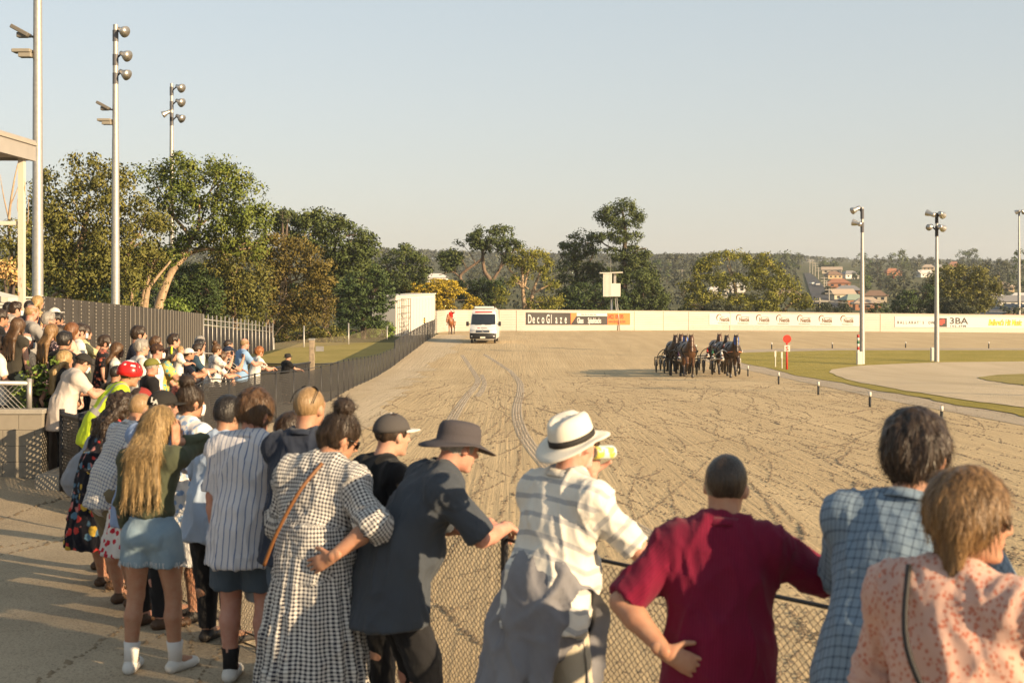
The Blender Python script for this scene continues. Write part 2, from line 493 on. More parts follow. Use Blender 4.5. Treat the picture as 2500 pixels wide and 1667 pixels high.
def grass_mat(name, c1, c2, c3, sc=1.0):
    m = bpy.data.materials.new(name); m.use_nodes = True; t = NT(m)
    t.b.inputs["Roughness"].default_value = .95; t.b.inputs["Specular IOR Level"].default_value = .1
    o = t.coord()
    c = t.mix(t.step(t.noise(o, .35 * sc, 4, .6), .35, .65), c1, c2)
    c = t.mix(t.step(t.noise(o, 5 * sc, 5, .7), .45, .75), c, c3)
    t.color(c); t.bump(t.noise(o, 30 * sc, 4, .7), .9, .08)
    return m
GRASS = grass_mat("infield_turf", (.37, .305, .075), (.47, .37, .11), (.27, .24, .055))
GRASS_DRY = grass_mat("dry_grass", (.46, .37, .14), (.36, .30, .10), (.26, .235, .07))
LAND = grass_mat("land_ground", (.10, .105, .045), (.15, .135, .065), (.06, .07, .03), .05)
def gravel_mat():
    m = bpy.data.materials.new("terrace_gravel"); m.use_nodes = True; t = NT(m); o = t.coord()
    t.b.inputs["Roughness"].default_value = .95; t.b.inputs["Specular IOR Level"].default_value = .1
    c = t.mix(t.step(t.noise(o, 1.2, 4), .35, .65), (.57, .46, .32), (.47, .38, .265))
    c = t.mix(t.step(t.noise(o, 60, 3, .8), .5, .7), c, (.14, .115, .09))
    t.color(c); t.bump(t.math('ADD', t.noise(o, 22, 5, .75), t.math('MULTIPLY', t.noise(o, 3.5, 3), .2)), .7, .022)
    return m
GRAVEL = gravel_mat()
BLACKM = M("black_metal", (.022, .022, .024), .5, 0.0, .4)
GALV = M("galvanised_steel", (.46, .44, .41), .5, .55, .4, vary=.12, vscale=8)
CONC = M("concrete", (.36, .33, .28), .9, vary=.15, vscale=5, bump=.3, bscale=30)
WHITEP = M("white_paint", (.70, .66, .58), .6)
TIMBER = M("weathered_timber", (.34, .27, .19), .9, vary=.3, vscale=9, bump=.3, bscale=25)

# ================================================================== ground sheets
def grid_sheet(name, rows, mat_, kind="structure", n=24, off=0.0, wob=0.0):
    """rows: (Y, x_left, x_right)"""
    V, F = [], []
    for i, (Y, a, b) in enumerate(rows):
        X = a + (b - a) * (np.linspace(0, 1, n + 1))
        Z = gz(X, np.full(n + 1, Y)) + off
        V.append(np.stack([X, np.full(n + 1, Y), Z], 1))
    V = np.concatenate(V); m = len(rows); n1 = n + 1
    i, j = np.meshgrid(np.arange(m - 1), np.arange(n), indexing='ij')
    q = (i * n1 + j).ravel(); F = np.stack([q, q + 1, q + n1 + 1, q + n1], 1)
    o = mesh_obj(name, V, F, mat_, smooth=True)
    tag(o, kind=kind); return o

Ys = np.concatenate([np.linspace(-30, 2, 9), np.arange(3, 60, .8), np.arange(60, 170, 2.0), np.geomspace(172, 6000, 60)])
g_rows = [(Y, -1.1 * (Y + 45), 1.1 * (Y + 45)) for Y in Ys]
grid_sheet("ground", g_rows, LAND, n=260)
WALLP = [(-7.2, 134.0), (-6.1, 139.0), (4.2, 143.0), (20.5, 155.0), (40.0, 160.0), (61.0, 166.0), (76.0, 170.0)]
def track_left(Y):
    return float(fence_x(Y)) if Y < 134 else float(np.interp(Y, [p[1] for p in WALLP], [p[0] for p in WALLP])) - .3
Yt = list(np.arange(-8, 60, .8)) + list(np.arange(60, 168, 2.0))
grid_sheet("race_track", [(Y, track_left(Y), 1.0 * (Y + 40) * .5 + 12) for Y in Yt], SAND, n=60, off=.012)
Yv = list(np.arange(4, 128, .35))
nz_ = vnoise(np.stack([np.zeros(len(Yv)), np.array(Yv) * .5, np.zeros(len(Yv))], 1)) * .25 + vnoise(np.stack([np.ones(len(Yv)), np.array(Yv) * 1.7, np.zeros(len(Yv))], 1)) * .12
grid_sheet("sand_verge", [(Y, float(fence_x(Y)) - .05, float(fence_x(Y)) + (.5 + 1.3 * float(ss(10, 30, Y)) + .8 * float(ss(50, 100, Y))) * (1 + q)) for Y, q in zip(Yv, nz_)], SAND_PALE, n=4, off=.02)
grid_sheet("terrace", [(Y, -26.0, float(fence_x(Y)) + .02) for Y in np.arange(-8, 48, .6)], GRAVEL, n=44, off=.01)
grid_sheet("lawn", [(Y, -16.5, float(fence_x(Y)) - .4) for Y in np.arange(42, 112, 2.)], GRASS_DRY, n=16, off=.012)

def px_sheet(name, rows, mat_, off, n=24, wob=.0):
    V, F = [], []
    ys = np.array([r[0] for r in rows], float)
    yy = np.linspace(ys[0], ys[-1], 60)
    for k, y in enumerate(yy):
        a, b = np.interp(y, ys, [r[1] for r in rows]), np.interp(y, ys, [r[2] for r in rows])
        pa, pb = ground_px(a, y), ground_px(b, y)
        for t in np.linspace(0, 1, n + 1):
            p = pa.lerp(pb, t ** 1.5)
            if t == 0 and wob: p.x += wob * math.sin(k * 1.7) * .5 + wob * math.sin(k * .61)
            V.append((p.x, p.y, float(gz(p.x, p.y)) + off))
    V = np.array(V); n1 = n + 1
    i, j = np.meshgrid(np.arange(59), np.arange(n), indexing='ij'); q = (i * n1 + j).ravel()
    F = np.stack([q, q + n1, q + n1 + 1, q + 1], 1)
    return tag(mesh_obj(name, V, F, mat_, smooth=True), kind="structure")
px_sheet("inner_verge", [(852, 1900, 3300), (858, 1740, 3300), (870, 1700, 3300), (885, 1730, 3300), (910, 1850, 3300), (940, 1990, 3300), (985, 2200, 3300), (1030, 2440, 3300), (1070, 2650, 3300)], SAND_GREY, .02)
px_sheet("infield_grass", [(856.5, 2050, 3300), (859, 1900, 3300), (863, 1797, 3300), (874, 1788, 3300), (885, 1805, 3300), (918, 1950, 3300), (946, 2100, 3300), (978, 2270, 3300), (1019, 2500, 3300), (1060, 2740, 3300)], GRASS, .035, wob=.12)
px_sheet("inner_sand_track", [(884, 2600, 3300), (886, 2290, 3300), (895, 2100, 3300), (904, 2032, 3300), (912, 2024, 3300), (920, 2042, 3300), (937, 2100, 3300), (971, 2294, 3300), (1000, 2500, 3300), (1034, 2740, 3300)], SAND_PALE, .05, wob=.06)
px_sheet("dry_island", [(914.5, 2560, 3300), (918, 2440, 3300), (924, 2388, 3300), (930, 2400, 3300), (938, 2450, 3300), (945, 2500, 3300), (953, 2600, 3300)], GRASS_DRY, .07, wob=.06)

# ---- wheel ruts and hoof-thrown clods on the track
def clods():
    r = np.random.default_rng(5); C, S, A = [], [], []
    def walk(x, y, ang, L, wig, gap, size, dens):
        s = 0.0; da = 0.0; on = True
        while s < L:
            st = r.uniform(.6, 1.4) * dens; s += st
            da += r.normal(0, wig * st); da *= .96; ang += da * st * 1.5
            x += math.sin(ang) * st; y -= math.cos(ang) * st
            if r.random() < gap * st: on = not on
            if on: C.append((x + r.normal(0, .012), y + r.normal(0, .012))); S.append(size * r.uniform(.6, 1.5)); A.append(ang)
    for i in range(270):                     # long lines that follow the run of the track
        y = r.uniform(14, 78); xl = float(fence_x(y)) + 1.4
        x = xl + (y * .30 + 4) * r.random() ** .9
        walk(x, y, r.normal(-.01, .04), r.uniform(6, 34), .08, .5, .0195, .06 + y * .001)
    for i in range(20):                     # short squiggles
        y = r.uniform(9, 45); x = float(fence_x(y)) + 1.4 + (y * .32 + 2) * r.random()
        walk(x, y, r.normal(0, .45), r.uniform(.8, 4), 1.4, .5, .026, .05)
    for i in range(4000):
        y = 7 + 40 * r.random() ** 1.3; x = float(fence_x(y)) + 1.2 + (y * .34 + 4) * r.random()
        C.append((x, y)); S.append(r.uniform(.010, .024)); A.append(r.uniform(0, 6))
    C, S, A = np.array(C), np.array(S), np.array(A)
    n = len(C); Z = gz(C[:, 0], C[:, 1]) + .012
    V = np.zeros((n, 5, 3)); cs, sn = np.cos(A), np.sin(A)
    for k, (u, v) in enumerate(((-.8, -1.3), (.8, -1.3), (.8, 1.3), (-.8, 1.3))):
        uu, vv = u * S * r.uniform(.7, 1.3, n), v * S * r.uniform(.7, 1.3, n)
        V[:, k, 0] = C[:, 0] + uu * cs + vv * sn; V[:, k, 1] = C[:, 1] - uu * -sn - vv * cs; V[:, k, 2] = Z - .004
    V[:, 4, 0] = C[:, 0] + r.normal(0, .25, n) * S; V[:, 4, 1] = C[:, 1] + r.normal(0, .25, n) * S; V[:, 4, 2] = Z + S * r.uniform(.55, .95, n)
    b = np.arange(n)[:, None] * 5
    F = np.concatenate([b + np.array([[k, (k + 1) % 4, 4]]) for k in range(4)])
    o = mesh_obj("sand_clods", V.reshape(-1, 3), F, M("damp_shaded_clods", (.27, .20, .125), .95, vary=.25, vscale=3))  # dark colour carries both damp soil and the shade of the furrows
    tag(o, "damp clods and hoof scuffs across the sand track, furrow shade in their colour", "clods", kind="stuff")
clods()
def rut(pts, wd, name="tyre_track"):
    P = catmull([ground_px(*p) for p in pts], 14); V, F, UV = [], [], []
    L = 0
    for i, p in enumerate(P):
        t = (P[min(i + 1, len(P) - 1)] - P[max(i - 1, 0)]).normalized(); sd = Vector((t.y, -t.x, 0)).normalized()
        if i: L += (p - P[i - 1]).length
        for k in range(9):
            q = p + sd * (k / 8 - .5) * wd
            V.append((q.x, q.y, float(gz(q.x, q.y)) + .016 + (.005 if k % 2 else -.001))); UV.append((k / 8, L))
    for i in range(len(P) - 1):
        for k in range(8): F.append((i * 9 + k, i * 9 + k + 1, (i + 1) * 9 + k + 1, (i + 1) * 9 + k))
    return tag(mesh_obj(name, V, F, SAND_GREY, uv=np.array(UV)), kind="structure")
rut([(1128, 868), (1150, 900), (1166, 925), (1160, 945), (1128, 985), (1098, 1035), (1082, 1075)], .26)
rut([(1182, 866), (1240, 903), (1266, 930), (1271, 955), (1262, 1000), (1272, 1050), (1310, 1110), (1390, 1190), (1530, 1280), (1700, 1370)], .26)
rut([(1176, 915), (1183, 935), (1176, 955), (1165, 970)], .2)

# ================================================================== track-side chain-link fence
def resample(P, step):
    P = [Vector(p) for p in P]; out = [P[0]]; acc = 0
    for a, b in zip(P, P[1:]):
        L = (b - a).length; t = step - acc
        while t <= L:
            out.append(a.lerp(b, t / L)); t += step
        acc = (acc + L) % step if L else acc
    return out
FC = catmull([(x, y, 0) for x, y in FENCE], 10)
def chain_link(poly, h, cell, r, z0=.06):
    """woven zig-zag wires: each wire runs up the fence, crossing its neighbours"""
    P = resample(poly, cell); nrow = int(h / cell)
    V, F = [], []
    for i in range(len(P) - 1):
        a, b = P[i], P[i + 1]; t = (b - a).normalized(); nn = Vector((t.y, -t.x, 0))
        for sgn in (0, 1):
            base = len(V)
            for k in range(nrow + 1):
                p = a if (k + sgn) % 2 == 0 else b
                z = float(gz(p.x, p.y)) + z0 + k * cell * (h - z0) / (nrow * cell)
                wv = nn * (.004 if (k + i) % 2 else -.004)
                for q in (nn * r, (t - nn) * r * .8, (-t - nn) * r * .8): V.append((p.x + wv.x + q.x, p.y + wv.y + q.y, z))
            for k in range(nrow):
                for j in range(3):
                    F.append((base + k * 3 + j, base + k * 3 + (j + 1) % 3, base + k * 3 + 3 + (j + 1) % 3, base + k * 3 + 3 + j))
    return np.array(V), np.array(F)
def mesh_screen_mat(name, col, cell, wire):
    m = bpy.data.materials.new(name); m.use_nodes = True; t = NT(m); t.color(col); t.b.inputs["Roughness"].default_value = .6
    uv = t.xyz(t.coord("UV"))
    def band(e): return t.math('LESS_THAN', t.math('ABSOLUTE', t.math('SUBTRACT', t.math('FRACT', t.math('DIVIDE', e, cell)), .5)), wire)
    al = t.math('MAXIMUM', band(t.math('ADD', uv[0], uv[1])), band(t.math('SUBTRACT', uv[0], uv[1])))
    t.put(t.b.inputs["Alpha"], al); return m
NETM = mesh_screen_mat("black_wire_net", (.03, .028, .027), .075, .27)
NETD = mesh_screen_mat("dense_wire_net", (.032, .030, .029), .06, .3)
def screen(name, poly, zlo, zhi, m, parent):
    P = [Vector(p) for p in poly]; V, F, UV = [], [], []; L = 0
    for i, p in enumerate(P):
        if i: L += (p - P[i - 1]).length
        g = float(gz(p.x, p.y))
        lo_ = zlo(p) if callable(zlo) else g + zlo; hi_ = zhi(p) if callable(zhi) else g + zhi
        V += [(p.x, p.y, lo_), (p.x, p.y, hi_)]; UV += [(L, 0), (L, hi_ - lo_)]
    F = [(2 * i, 2 * i + 2, 2 * i + 3, 2 * i + 1) for i in range(len(P) - 1)]
    return mesh_obj(name, V, F, m, parent, uv=np.array(UV))
def fence_run(root, poly, h, post_step, post_r, rail_r, mat_, top_extra=.02, mid=False, fz=None):
    mb = MB(); mb.tube([(p.x, p.y, float(gz(p.x, p.y)) + h) for p in poly], rail_r, 8); mb.build("rail", mat_, root, True)
    if mid:
        mb = MB(); mb.tube([(p.x, p.y, float(gz(p.x, p.y)) + .08) for p in poly], rail_r * .6, 6); mb.build("rail", mat_, root, True)
    for p in resample(poly, post_step):
        mb = MB(); g = float(gz(p.x, p.y)); mb.tube([(p.x, p.y, g - .2), (p.x, p.y, g + h + top_extra)], post_r, 10); mb.build("post", mat_, root, True)
near = [p for p in FC if p.y <= 20.5]
rt = empty("track_fence", (0, 0, 0)); tag(rt, "low black chain-link fence along the sand track that spectators lean on", "fence")
V, F = chain_link(near, 1.07, .039, .0024); mesh_obj("wire_mesh", V, F, M("sunlit_tan_wire", (.15, .125, .095), .6), rt)  # wire colour lightened so the mesh looks sunlit
mid_ = [p for p in FC if 20.3 <= p.y <= 82]
screen("wire_mesh", mid_, .04, 1.04, NETM, rt)
fence_run(rt, [p for p in FC if p.y <= 82], 1.09, 2.6, .020, .010, BLACKM, mid=True)
rt = empty("screened_fence", (0, 0, 0)); tag(rt, "taller dark screened fence beyond the step, ending at the white shed", "fence")
farp = [p for p in FC if 82 <= p.y <= 126]
screen("wire_mesh", farp, .03, 1.45, NETD, rt); fence_run(rt, farp, 1.47, 3.2, .035, .028, BLACKM)
# inner spectator fence
INN = catmull([(-5.46, 17.0, 0), (-5.75, 20, 0), (-6.38, 28.2, 0), (-6.5, 36, 0), (-6.45, 44.5, 0)], 10)
def inner_z(p): return float(np.interp(p.y, _PY, _PZ))
rt = empty("spectator_fence", (0, 0, 0)); tag(rt, "black mesh fence of the inner enclosure with people leaning over its top", "fence")
_b = list(BANK); BANK.clear()
screen("wire_mesh", INN, .03, 1.0, NETM, rt); fence_run(rt, INN, 1.02, 1.9, .03, .03, BLACKM)
rt = empty("gate_fence", (0, 0, 0)); tag(rt, "short black pipe fence with mesh closing the gap beside the block wall", "fence")
gp = [Vector((-5.46, 16.9, 0)), Vector((-4.45, 15.2, 0))]
screen("wire_mesh", gp, .03, 1.08, NETM, rt); fence_run(rt, gp, 1.1, .95, .035, .03, BLACKM, top_extra=.06, mid=True)
mb = MB(); mb.tube([(-5.46, 16.9, .42), (-4.45, 15.2, .46)], .022, 6); mb.build("rail", BLACKM, rt, True)
# low fence across the lawn
rt = empty("lawn_fence", (0, 0, 0)); tag(rt, "low black chain-link fence across the dry lawn behind the ginger-haired spectator", "fence")
lp = catmull([(-12.5, 44, 0), (-9.0, 46.5, 0), (-6.45, 45.2, 0), (-5.9, 52, 0)], 8)
screen("wire_mesh", lp, .03, .92, NETM, rt); fence_run(rt, lp, .95, 2.4, .025, .022, BLACKM)
BANK.extend(_b)
pt = empty("timber_post", (-6.45, 44.9, float(gz(-6.45, 44.9)))); tag(pt, "squared timber post with a small grey plate at the end of the inner fence", "post")
mb = MB(); mb.box((0, 0, .82), (.16, .16, 1.84)); bevel(mb.build("shaft", TIMBER, pt), .012)
mb = MB(); mb.box((0, 0, 1.755), (.19, .19, .05)); mb.build("cap", GALV, pt)
mb = MB(); mb.box((.26, -.06, 1.45), (.26, .03, .16)); mb.build("plate", GALV, pt)

# ---- tall dark corrugated fence on the left
rt = empty("corrugated_fence", (0, 0, 0)); tag(rt, "tall dark corrugated steel fence running back on the left under the gum trees", "fence")
A, B = at(102, 723, 32), at(495, 766, 85)
def cf(t):
    d = 32 + (85 - 32) * t; q = Vector((A.x + (B.x - A.x) * t, d, A.z + (B.z - A.z) * t)); return q
V, F = [], []; nrib = 420
dirn = (B - A); dirn.z = 0; dirn.normalize(); nrm = Vector((dirn.y, -dirn.x, 0))
for i in range(nrib + 1):
    q = cf(i / nrib); o = nrm * (.03 if (i // 2) % 2 else 0)
    V += [(q.x + o.x, q.y + o.y, q.z - 2.7), (q.x + o.x, q.y + o.y, q.z)]
F = [(2 * i, 2 * i + 2, 2 * i + 3, 2 * i + 1) for i in range(nrib)]
mesh_obj("steel_sheet", V, F, M("dark_cladding", (.062, .055, .048), .55, .1, .35, vary=.15, vscale=2), rt)
stripm = M("post_sunlit_rib", (.36, .33, .29), .5, .3)
dk = np.random.default_rng(2)
for i in range(40):  # pale posts; their colour also stands in for sunlit rib sides
    q = cf(i / 39); mb = MB()
    for k in range(27):
        mb.box((q.x + nrm.x * .055, q.y + nrm.y * .055, q.z - .05 - k * .1), (.022, .022, .05 if i < 12 else .1))
    mb.build("post", stripm, rt)
# ---- palisade gate with shade cloth
rt = empty("palisade_gate", (0, 0, 0)); tag(rt, "tall grey palisade gate with dark shade cloth behind its bars", "gate")
A2, B2 = at(497, 768, 85), at(666, 789, 99)
for i in range(19):
    q = A2.lerp(B2, i / 18); mb = MB(); mb.tube([(q.x, q.y, q.z - 2.55), (q.x, q.y, q.z + (.05 if i % 2 else 0))], .035, 6); mb.build("bar", GALV, rt, True)
for dz in (-.28, -.62, -2.35):
    mb = MB(); mb.tube([A2 + Vector((0, 0, dz)), B2 + Vector((0, 0, dz))], .028, 6); mb.build("rail", GALV, rt, True)
V = [A2 + Vector((-.05, .1, -2.5)), B2 + Vector((-.05, .1, -2.5)), B2 + Vector((-.05, .1, -.72)), A2 + Vector((-.05, .1, -.72))]
mesh_obj("shade_cloth", V, [(0, 1, 2, 3)], M("shade_cloth", (.028, .028, .032), .8, bump=.2, bscale=3), rt)
# ---- perimeter chain-link fence over the far lawn
rt = empty("perimeter_fence", (0, 0, 0)); tag(rt, "thin grey chain-link fence in front of the bushes beyond the dry lawn", "fence")
pp = [at(668, 838, 100), at(742, 828, 103), at(851, 819, 107), at(905, 801, 111), at(945, 805, 116)]
screen("wire_mesh", pp, lambda p: p.z - 1.25, lambda p: p.z, mesh_screen_mat("grey_wire_net", (.20, .17, .12), .09, .085), rt)
for p, hh in ((pp[1], 1.0), (pp[2], .95), (pp[0], .4), (pp[4], .3)):
    mb = MB(); mb.tube([(p.x, p.y, p.z - 1.6), (p.x, p.y, p.z + hh)], .055, 8); mb.build("post", GALV, rt, True)

# ================================================================== block wall, rail and kerb at lower left
rt = empty("block_wall", (-6.6, 17.5, 0)); tag(rt, "grey concrete block wall with a capping course and mesh rail on top", "wall")
def block_mat():
    m = bpy.data.materials.new("grey_blocks"); m.use_nodes = True; t = NT(m); t.b.inputs["Roughness"].default_value = .9
    x = t.xyz(t.coord()); v = t.n("CombineXYZ"); t.put(v.inputs[0], x[0]); t.put(v.inputs[1], x[2])
    br = t.n("TexBrick"); t.put(br.inputs["Vector"], v.outputs[0])
    br.inputs["Scale"].default_value = 1; br.inputs["Brick Width"].default_value = .4; br.inputs["Row Height"].default_value = .2; br.inputs["Mortar Size"].default_value = .005; br.inputs["Mortar Smooth"].default_value = .3
    br.inputs["Color1"].default_value = (.30, .265, .21, 1); br.inputs["Color2"].default_value = (.27, .24, .19, 1); br.inputs["Mortar"].default_value = (.16, .14, .11, 1)
    c = t.mix(t.math('MULTIPLY', t.step(t.noise(t.coord(), 5, 5), .45, .75), .4), br.outputs[0], (.19, .165, .13)); t.color(c)
    t.bump(t.math('ADD', t.math('MULTIPLY', br.outputs[1], -1.0), t.math('MULTIPLY', t.noise(t.coord(), 60, 3), .25)), .6, .012); return m
mb = MB(); mb.box((-2.2, .1, .22), (5.78, .2, 1.16)); mb.build("wall", block_mat(), rt)
mb = MB(); mb.box((-2.2, .1, .83), (5.82, .24, .06)); bevel(mb.build("capping", CONC, rt), .008)
mb = MB(); mb.tube([(-3.2, .1, 1.22), (.52, .1, 1.18)], .03, 10); mb.build("rail", GALV, rt, True)
mb = MB(); mb.tube([(.5, .1, .86), (.5, .1, 1.24)], .034, 10); mb.build("post", GALV, rt, True)
mb = MB(); mb.tube([(-2.0, .1, .86), (-2.0, .1, 1.22)], .03, 10); mb.build("post", GALV, rt, True)
V, F = [], []
mb = MB()
for i in range(70):
    x0 = -2.6 + i * .065
    for sg in (1, -1):
        a = Vector((x0, .1, .86)); b = Vector((x0 + sg * .33, .1, 1.19))
        if -2.6 < b.x < .5 and a.x < .5: mb.tube([a, b], .0035, 4, cap=False)
mb.build("wire_mesh", GALV, rt)
kb = empty("kerb_step", (-5.55, 17.6, float(gz(-5.55, 17.6)))); tag(kb, "low concrete step between the block wall and the black gate fence", "step")
mb = MB(); mb.box((0, 0, .08), (.5, 1.4, .2)); bevel(mb.build("slab", CONC, kb), .02)

# ================================================================== stand roof on the left
rt = empty("grandstand_roof", (-8.8, 25, 0)); tag(rt, "corner of a flat white stand roof on a rusty white post", "shelter")
roofm = M("roof_fascia", (.36, .335, .31), .6, vary=.06, vscale=3)
mb = MB(); mb.box((-5.95, -9.7, 4.97), (12.0, 20.0, .14)); mb.build("roof_sheet", roofm, rt)
mb = MB(); mb.box((.10, -9.7, 4.865), (.08, 20.06, .37)); mb.build("fascia", roofm, rt)
mb = MB(); mb.box((-5.9, .33, 4.84), (11.9, .06, .30)); mb.build("fascia", roofm, rt)
mb = MB(); mb.box((.155, -9.7, 4.98), (.03, 20.1, .05)); mb.build("trim", M("roof_trim", (.40, .36, .31), .6), rt)
mb = MB(); mb.box((-5.95, -9.8, 4.74), (11.8, 19.8, .03)); mb.build("soffit", M("soffit", (.42, .36, .31), .8), rt)
def rust_mat():
    m = bpy.data.materials.new("rusty_white_paint"); m.use_nodes = True; t = NT(m); t.b.inputs["Roughness"].default_value = .6
    n1 = t.noise(t.coord(scale=(6, 6, 1.3)), 1.6, 5, .7); t.color(t.mix(t.step(n1, .60, .68), (.66, .60, .50), (.38, .17, .05))); return m
mb = MB(); mb.box((0, 0, 2.2), (.10, .12, 5.05)); mb.build("post", rust_mat(), rt)
mb = MB(); mb.box((-3, 0, 3.54), (6, .06, .07)); mb.build("rail", WHITEP, rt)
# white shed roof and louvred wall behind the left crowd
rt = empty("white_shed", (-9.4, 27, 0)); tag(rt, "low cream shed with a sloping white roof edge behind the left crowd", "shed")
crm = M("cream_cladding", (.66, .58, .47), .7, vary=.05)
mb = MB(); mb.box((-2.5, -.6, .95), (4.0, .8, 2.2)); mb.build("wall", crm, rt)
a, b = at(-60, 722, 25.5), at(20, 741, 25.5); L = Vector((-9.4, 27, 0))
mb = MB(); mb.prism([a - L, b - L, b - L + Vector((0, 0, .1)), a - L + Vector((0, 0, .1))], (0, .9, 0)); mb.build("roof", WHITEP, rt)
rt = empty("louvre_screen", (0, 0, 0)); tag(rt, "white slatted screen between the roof post and the dark fence", "screen")
a, b = at(-30, 726, 33), at(100, 726, 32.5)
for k in range(9):
    mb = MB(); z = a.z - k * .075; mb.box(((a.x + b.x) / 2, (a.y + b.y) / 2, z), ((b - a).length, .03, .045)); mb.build("slat", WHITEP, rt)
for t_ in (0.0, .5, 1.0):
    q = a.lerp(b, t_); mb = MB(); mb.box((q.x, q.y + .04, q.z - 1.1), (.06, .05, 2.3)); mb.build("post", WHITEP, rt)

# ================================================================== floodlight poles
LAMPM = M("floodlight_shell", (.55, .52, .48), .35, .8, .5)
GLASSM = M("floodlight_glass", (.60, .56, .48), .12, .6, .8)
def flood(parent, loc, aim, r=.34):
    d = Vector(aim).normalized(); R = d.to_track_quat('Z', 'Y').to_matrix()
    mb = MB(); mb.lathe([(.06, -.34), (.12, -.36), (.14, -.2), (r * .55, -.12), (r * .85, .05), (r, .2), (r * 1.03, .22)], loc, 18, R=R); o = mb.build("floodlight", LAMPM, parent, True)
    mb = MB(); mb.lathe([(0, .15), (r * .6, .17), (r * .96, .205)], loc, 18, R=R); g = mb.build("lens", GLASSM, o, True)
    return o
def pole(label, x, base, top_z, r0, r1, heads, boxes=(), arms=(), low=None):
    b = Vector(base); rt = empty("light_pole", b); tag(rt, label, "light pole", "floodlight poles round the track")
    H = top_z - b.z; mb = MB()
    mb.tube([(0, 0, -.3), (0, 0, H * .33)], [r0, r0 * .9 + r1 * .1], 14); mb.tube([(0, 0, H * .33), (0, 0, H * .66)], [r0 * .78 + r1 * .22, r0 * .5 + r1 * .5], 14); mb.tube([(0, 0, H * .66), (0, 0, H)], [r0 * .42 + r1 * .58, r1], 14)
    smooth_angle(mb.build("shaft", GALV, rt))
    for dz, off, aim, r in heads:
        z = H - dz; loc = Vector((off[0], off[1], z)); flood(rt, loc, aim, r)
        mb = MB(); mb.tube([(0, 0, z - .25), tuple(loc - Vector(aim).normalized() * .3)], .05, 6); mb.build("bracket", BLACKM, rt)
        mb = MB(); mb.tube([(0, 0, z - .55), (0, 0, z + .05)], max(r1 * 1.25, .11), 10); mb.build("clamp", M("clamp_grey", (.10, .10, .11), .5), rt)
    for dz in boxes:                          # flat area lights on the crowd side
        z = H - dz
        mb = MB(); mb.box((-.62, -.1, z + .28), (.75, .5, .16), R=Matrix.Rotation(.5, 3, 'Y')); mb.box((-.55, -.1, z + .12), (.4, .3, .2)); bevel(mb.build("area_light", M("area_light_case", (.16, .145, .125), .5), rt), .03)
        mb = MB(); mb.box((-.55, -.1, z - .5), (.72, .5, .14)); mb.box((-.42, -.1, z - .66), (.5, .4, .18)); bevel(mb.build("area_light", M("area_light_case2", (.30, .27, .22), .5), rt), .03)
        mb = MB(); mb.tube([(0, 0, z + .05), (-.5, -.1, z + .1)], .05, 6); mb.tube([(0, 0, z - .55), (-.5, -.1, z - .5)], .05, 6); mb.build("bracket", BLACKM, rt)
    return rt
gA = at(92, 745, 54); gA.z = -1.0
pole("thick grey light pole nearest the stand roof with two flat lamps", 0, gA, 16.4, .215, .15, [(.6, (.5, 0, 0), (.7, -.3, -.35), .30), (1.9, (.6, 0, 0), (.7, -.3, -.4), .36)], boxes=[(16.4 - (2.4 + (700 - 95) / FPX * 54),)[0]])
gB = at(282, 745, 75); gB.z = -1.6
pole("tall grey light pole with three bowl lamps and two flat lamps", 0, gB, 16.5, .235, .13,
     [(.35, (.42, -.1, 0), (.75, -.55, -.38), .31), (1.65, (.55, -.1, 0), (.8, -.5, -.4), .31), (2.65, (.52, -.1, 0), (.8, -.45, -.45), .30)], boxes=[4.65])
gC = at(419, 745, 97); gC.z = -2.0
pole("farthest left light pole with its lamps above the tree crowns", 0, gC, 16.55, .22, .11,
     [(.3, (.6, -.1, 0), (.75, -.55, -.38), .32), (1.3, (.6, -.1, 0), (.8, -.5, -.4), .32), (2.4, (.62, -.1, 0), (.8, -.4, -.5), .30), (2.1, (-.4, -.1, 0), (-.8, -.3, -.45), .24)])
p1 = ground_px(2105, 890)
pole("right-hand light pole beside the striped marker, two lamps on one side", 0, p1, CZ + (700 - 506) / FPX * p1.y, .165, .07,
     [(.15, (-.42, 0, 0), (-.8, -.3, -.35), .21), (.95, (-.36, 0, 0), (-.75, .5, .25), .20)])
p2 = ground_px(2287, 885)
pole("light pole at the tip of the inner sand track with four lamps", 0, p2, CZ + (700 - 520) / FPX * p2.y, .16, .07,
     [(.05, (-.42, 0, 0), (-.6, .6, .3), .20), (.1, (.3, 0, 0), (.5, .7, -.2), .22), (.85, (-.42, 0, 0), (-.5, -.8, -.2), .20), (.9, (.3, 0, 0), (.6, .7, -.2), .22)])
p3 = at(2488, 790, 176)
pole("thin light pole behind the white wall at the right edge", 0, p3, CZ + (700 - 515) / FPX * 176, .19, .09, [(.1, (-.2, 0, 0), (-.5, .6, -.3), .3), (.1, (.5, 0, 0), (.6, .5, -.3), .3)])

for X_, Y_, lb_ in ((36.0, 42.0, "unseen light pole beyond the right edge casting the long shadow across the pegs"), (33.0, 30.5, "second unseen light pole, added beyond the right edge for its shadow on the near track")):  # poles out of view, added for their shadows across the track
    pole(lb_, 0, (X_, Y_, float(gz(X_, Y_))), 9.6, .20, .12, [(.1, (-.4, 0, 0), (-.7, .5, -.3), .3), (.1, (.4, 0, 0), (.6, .6, -.3), .3)])
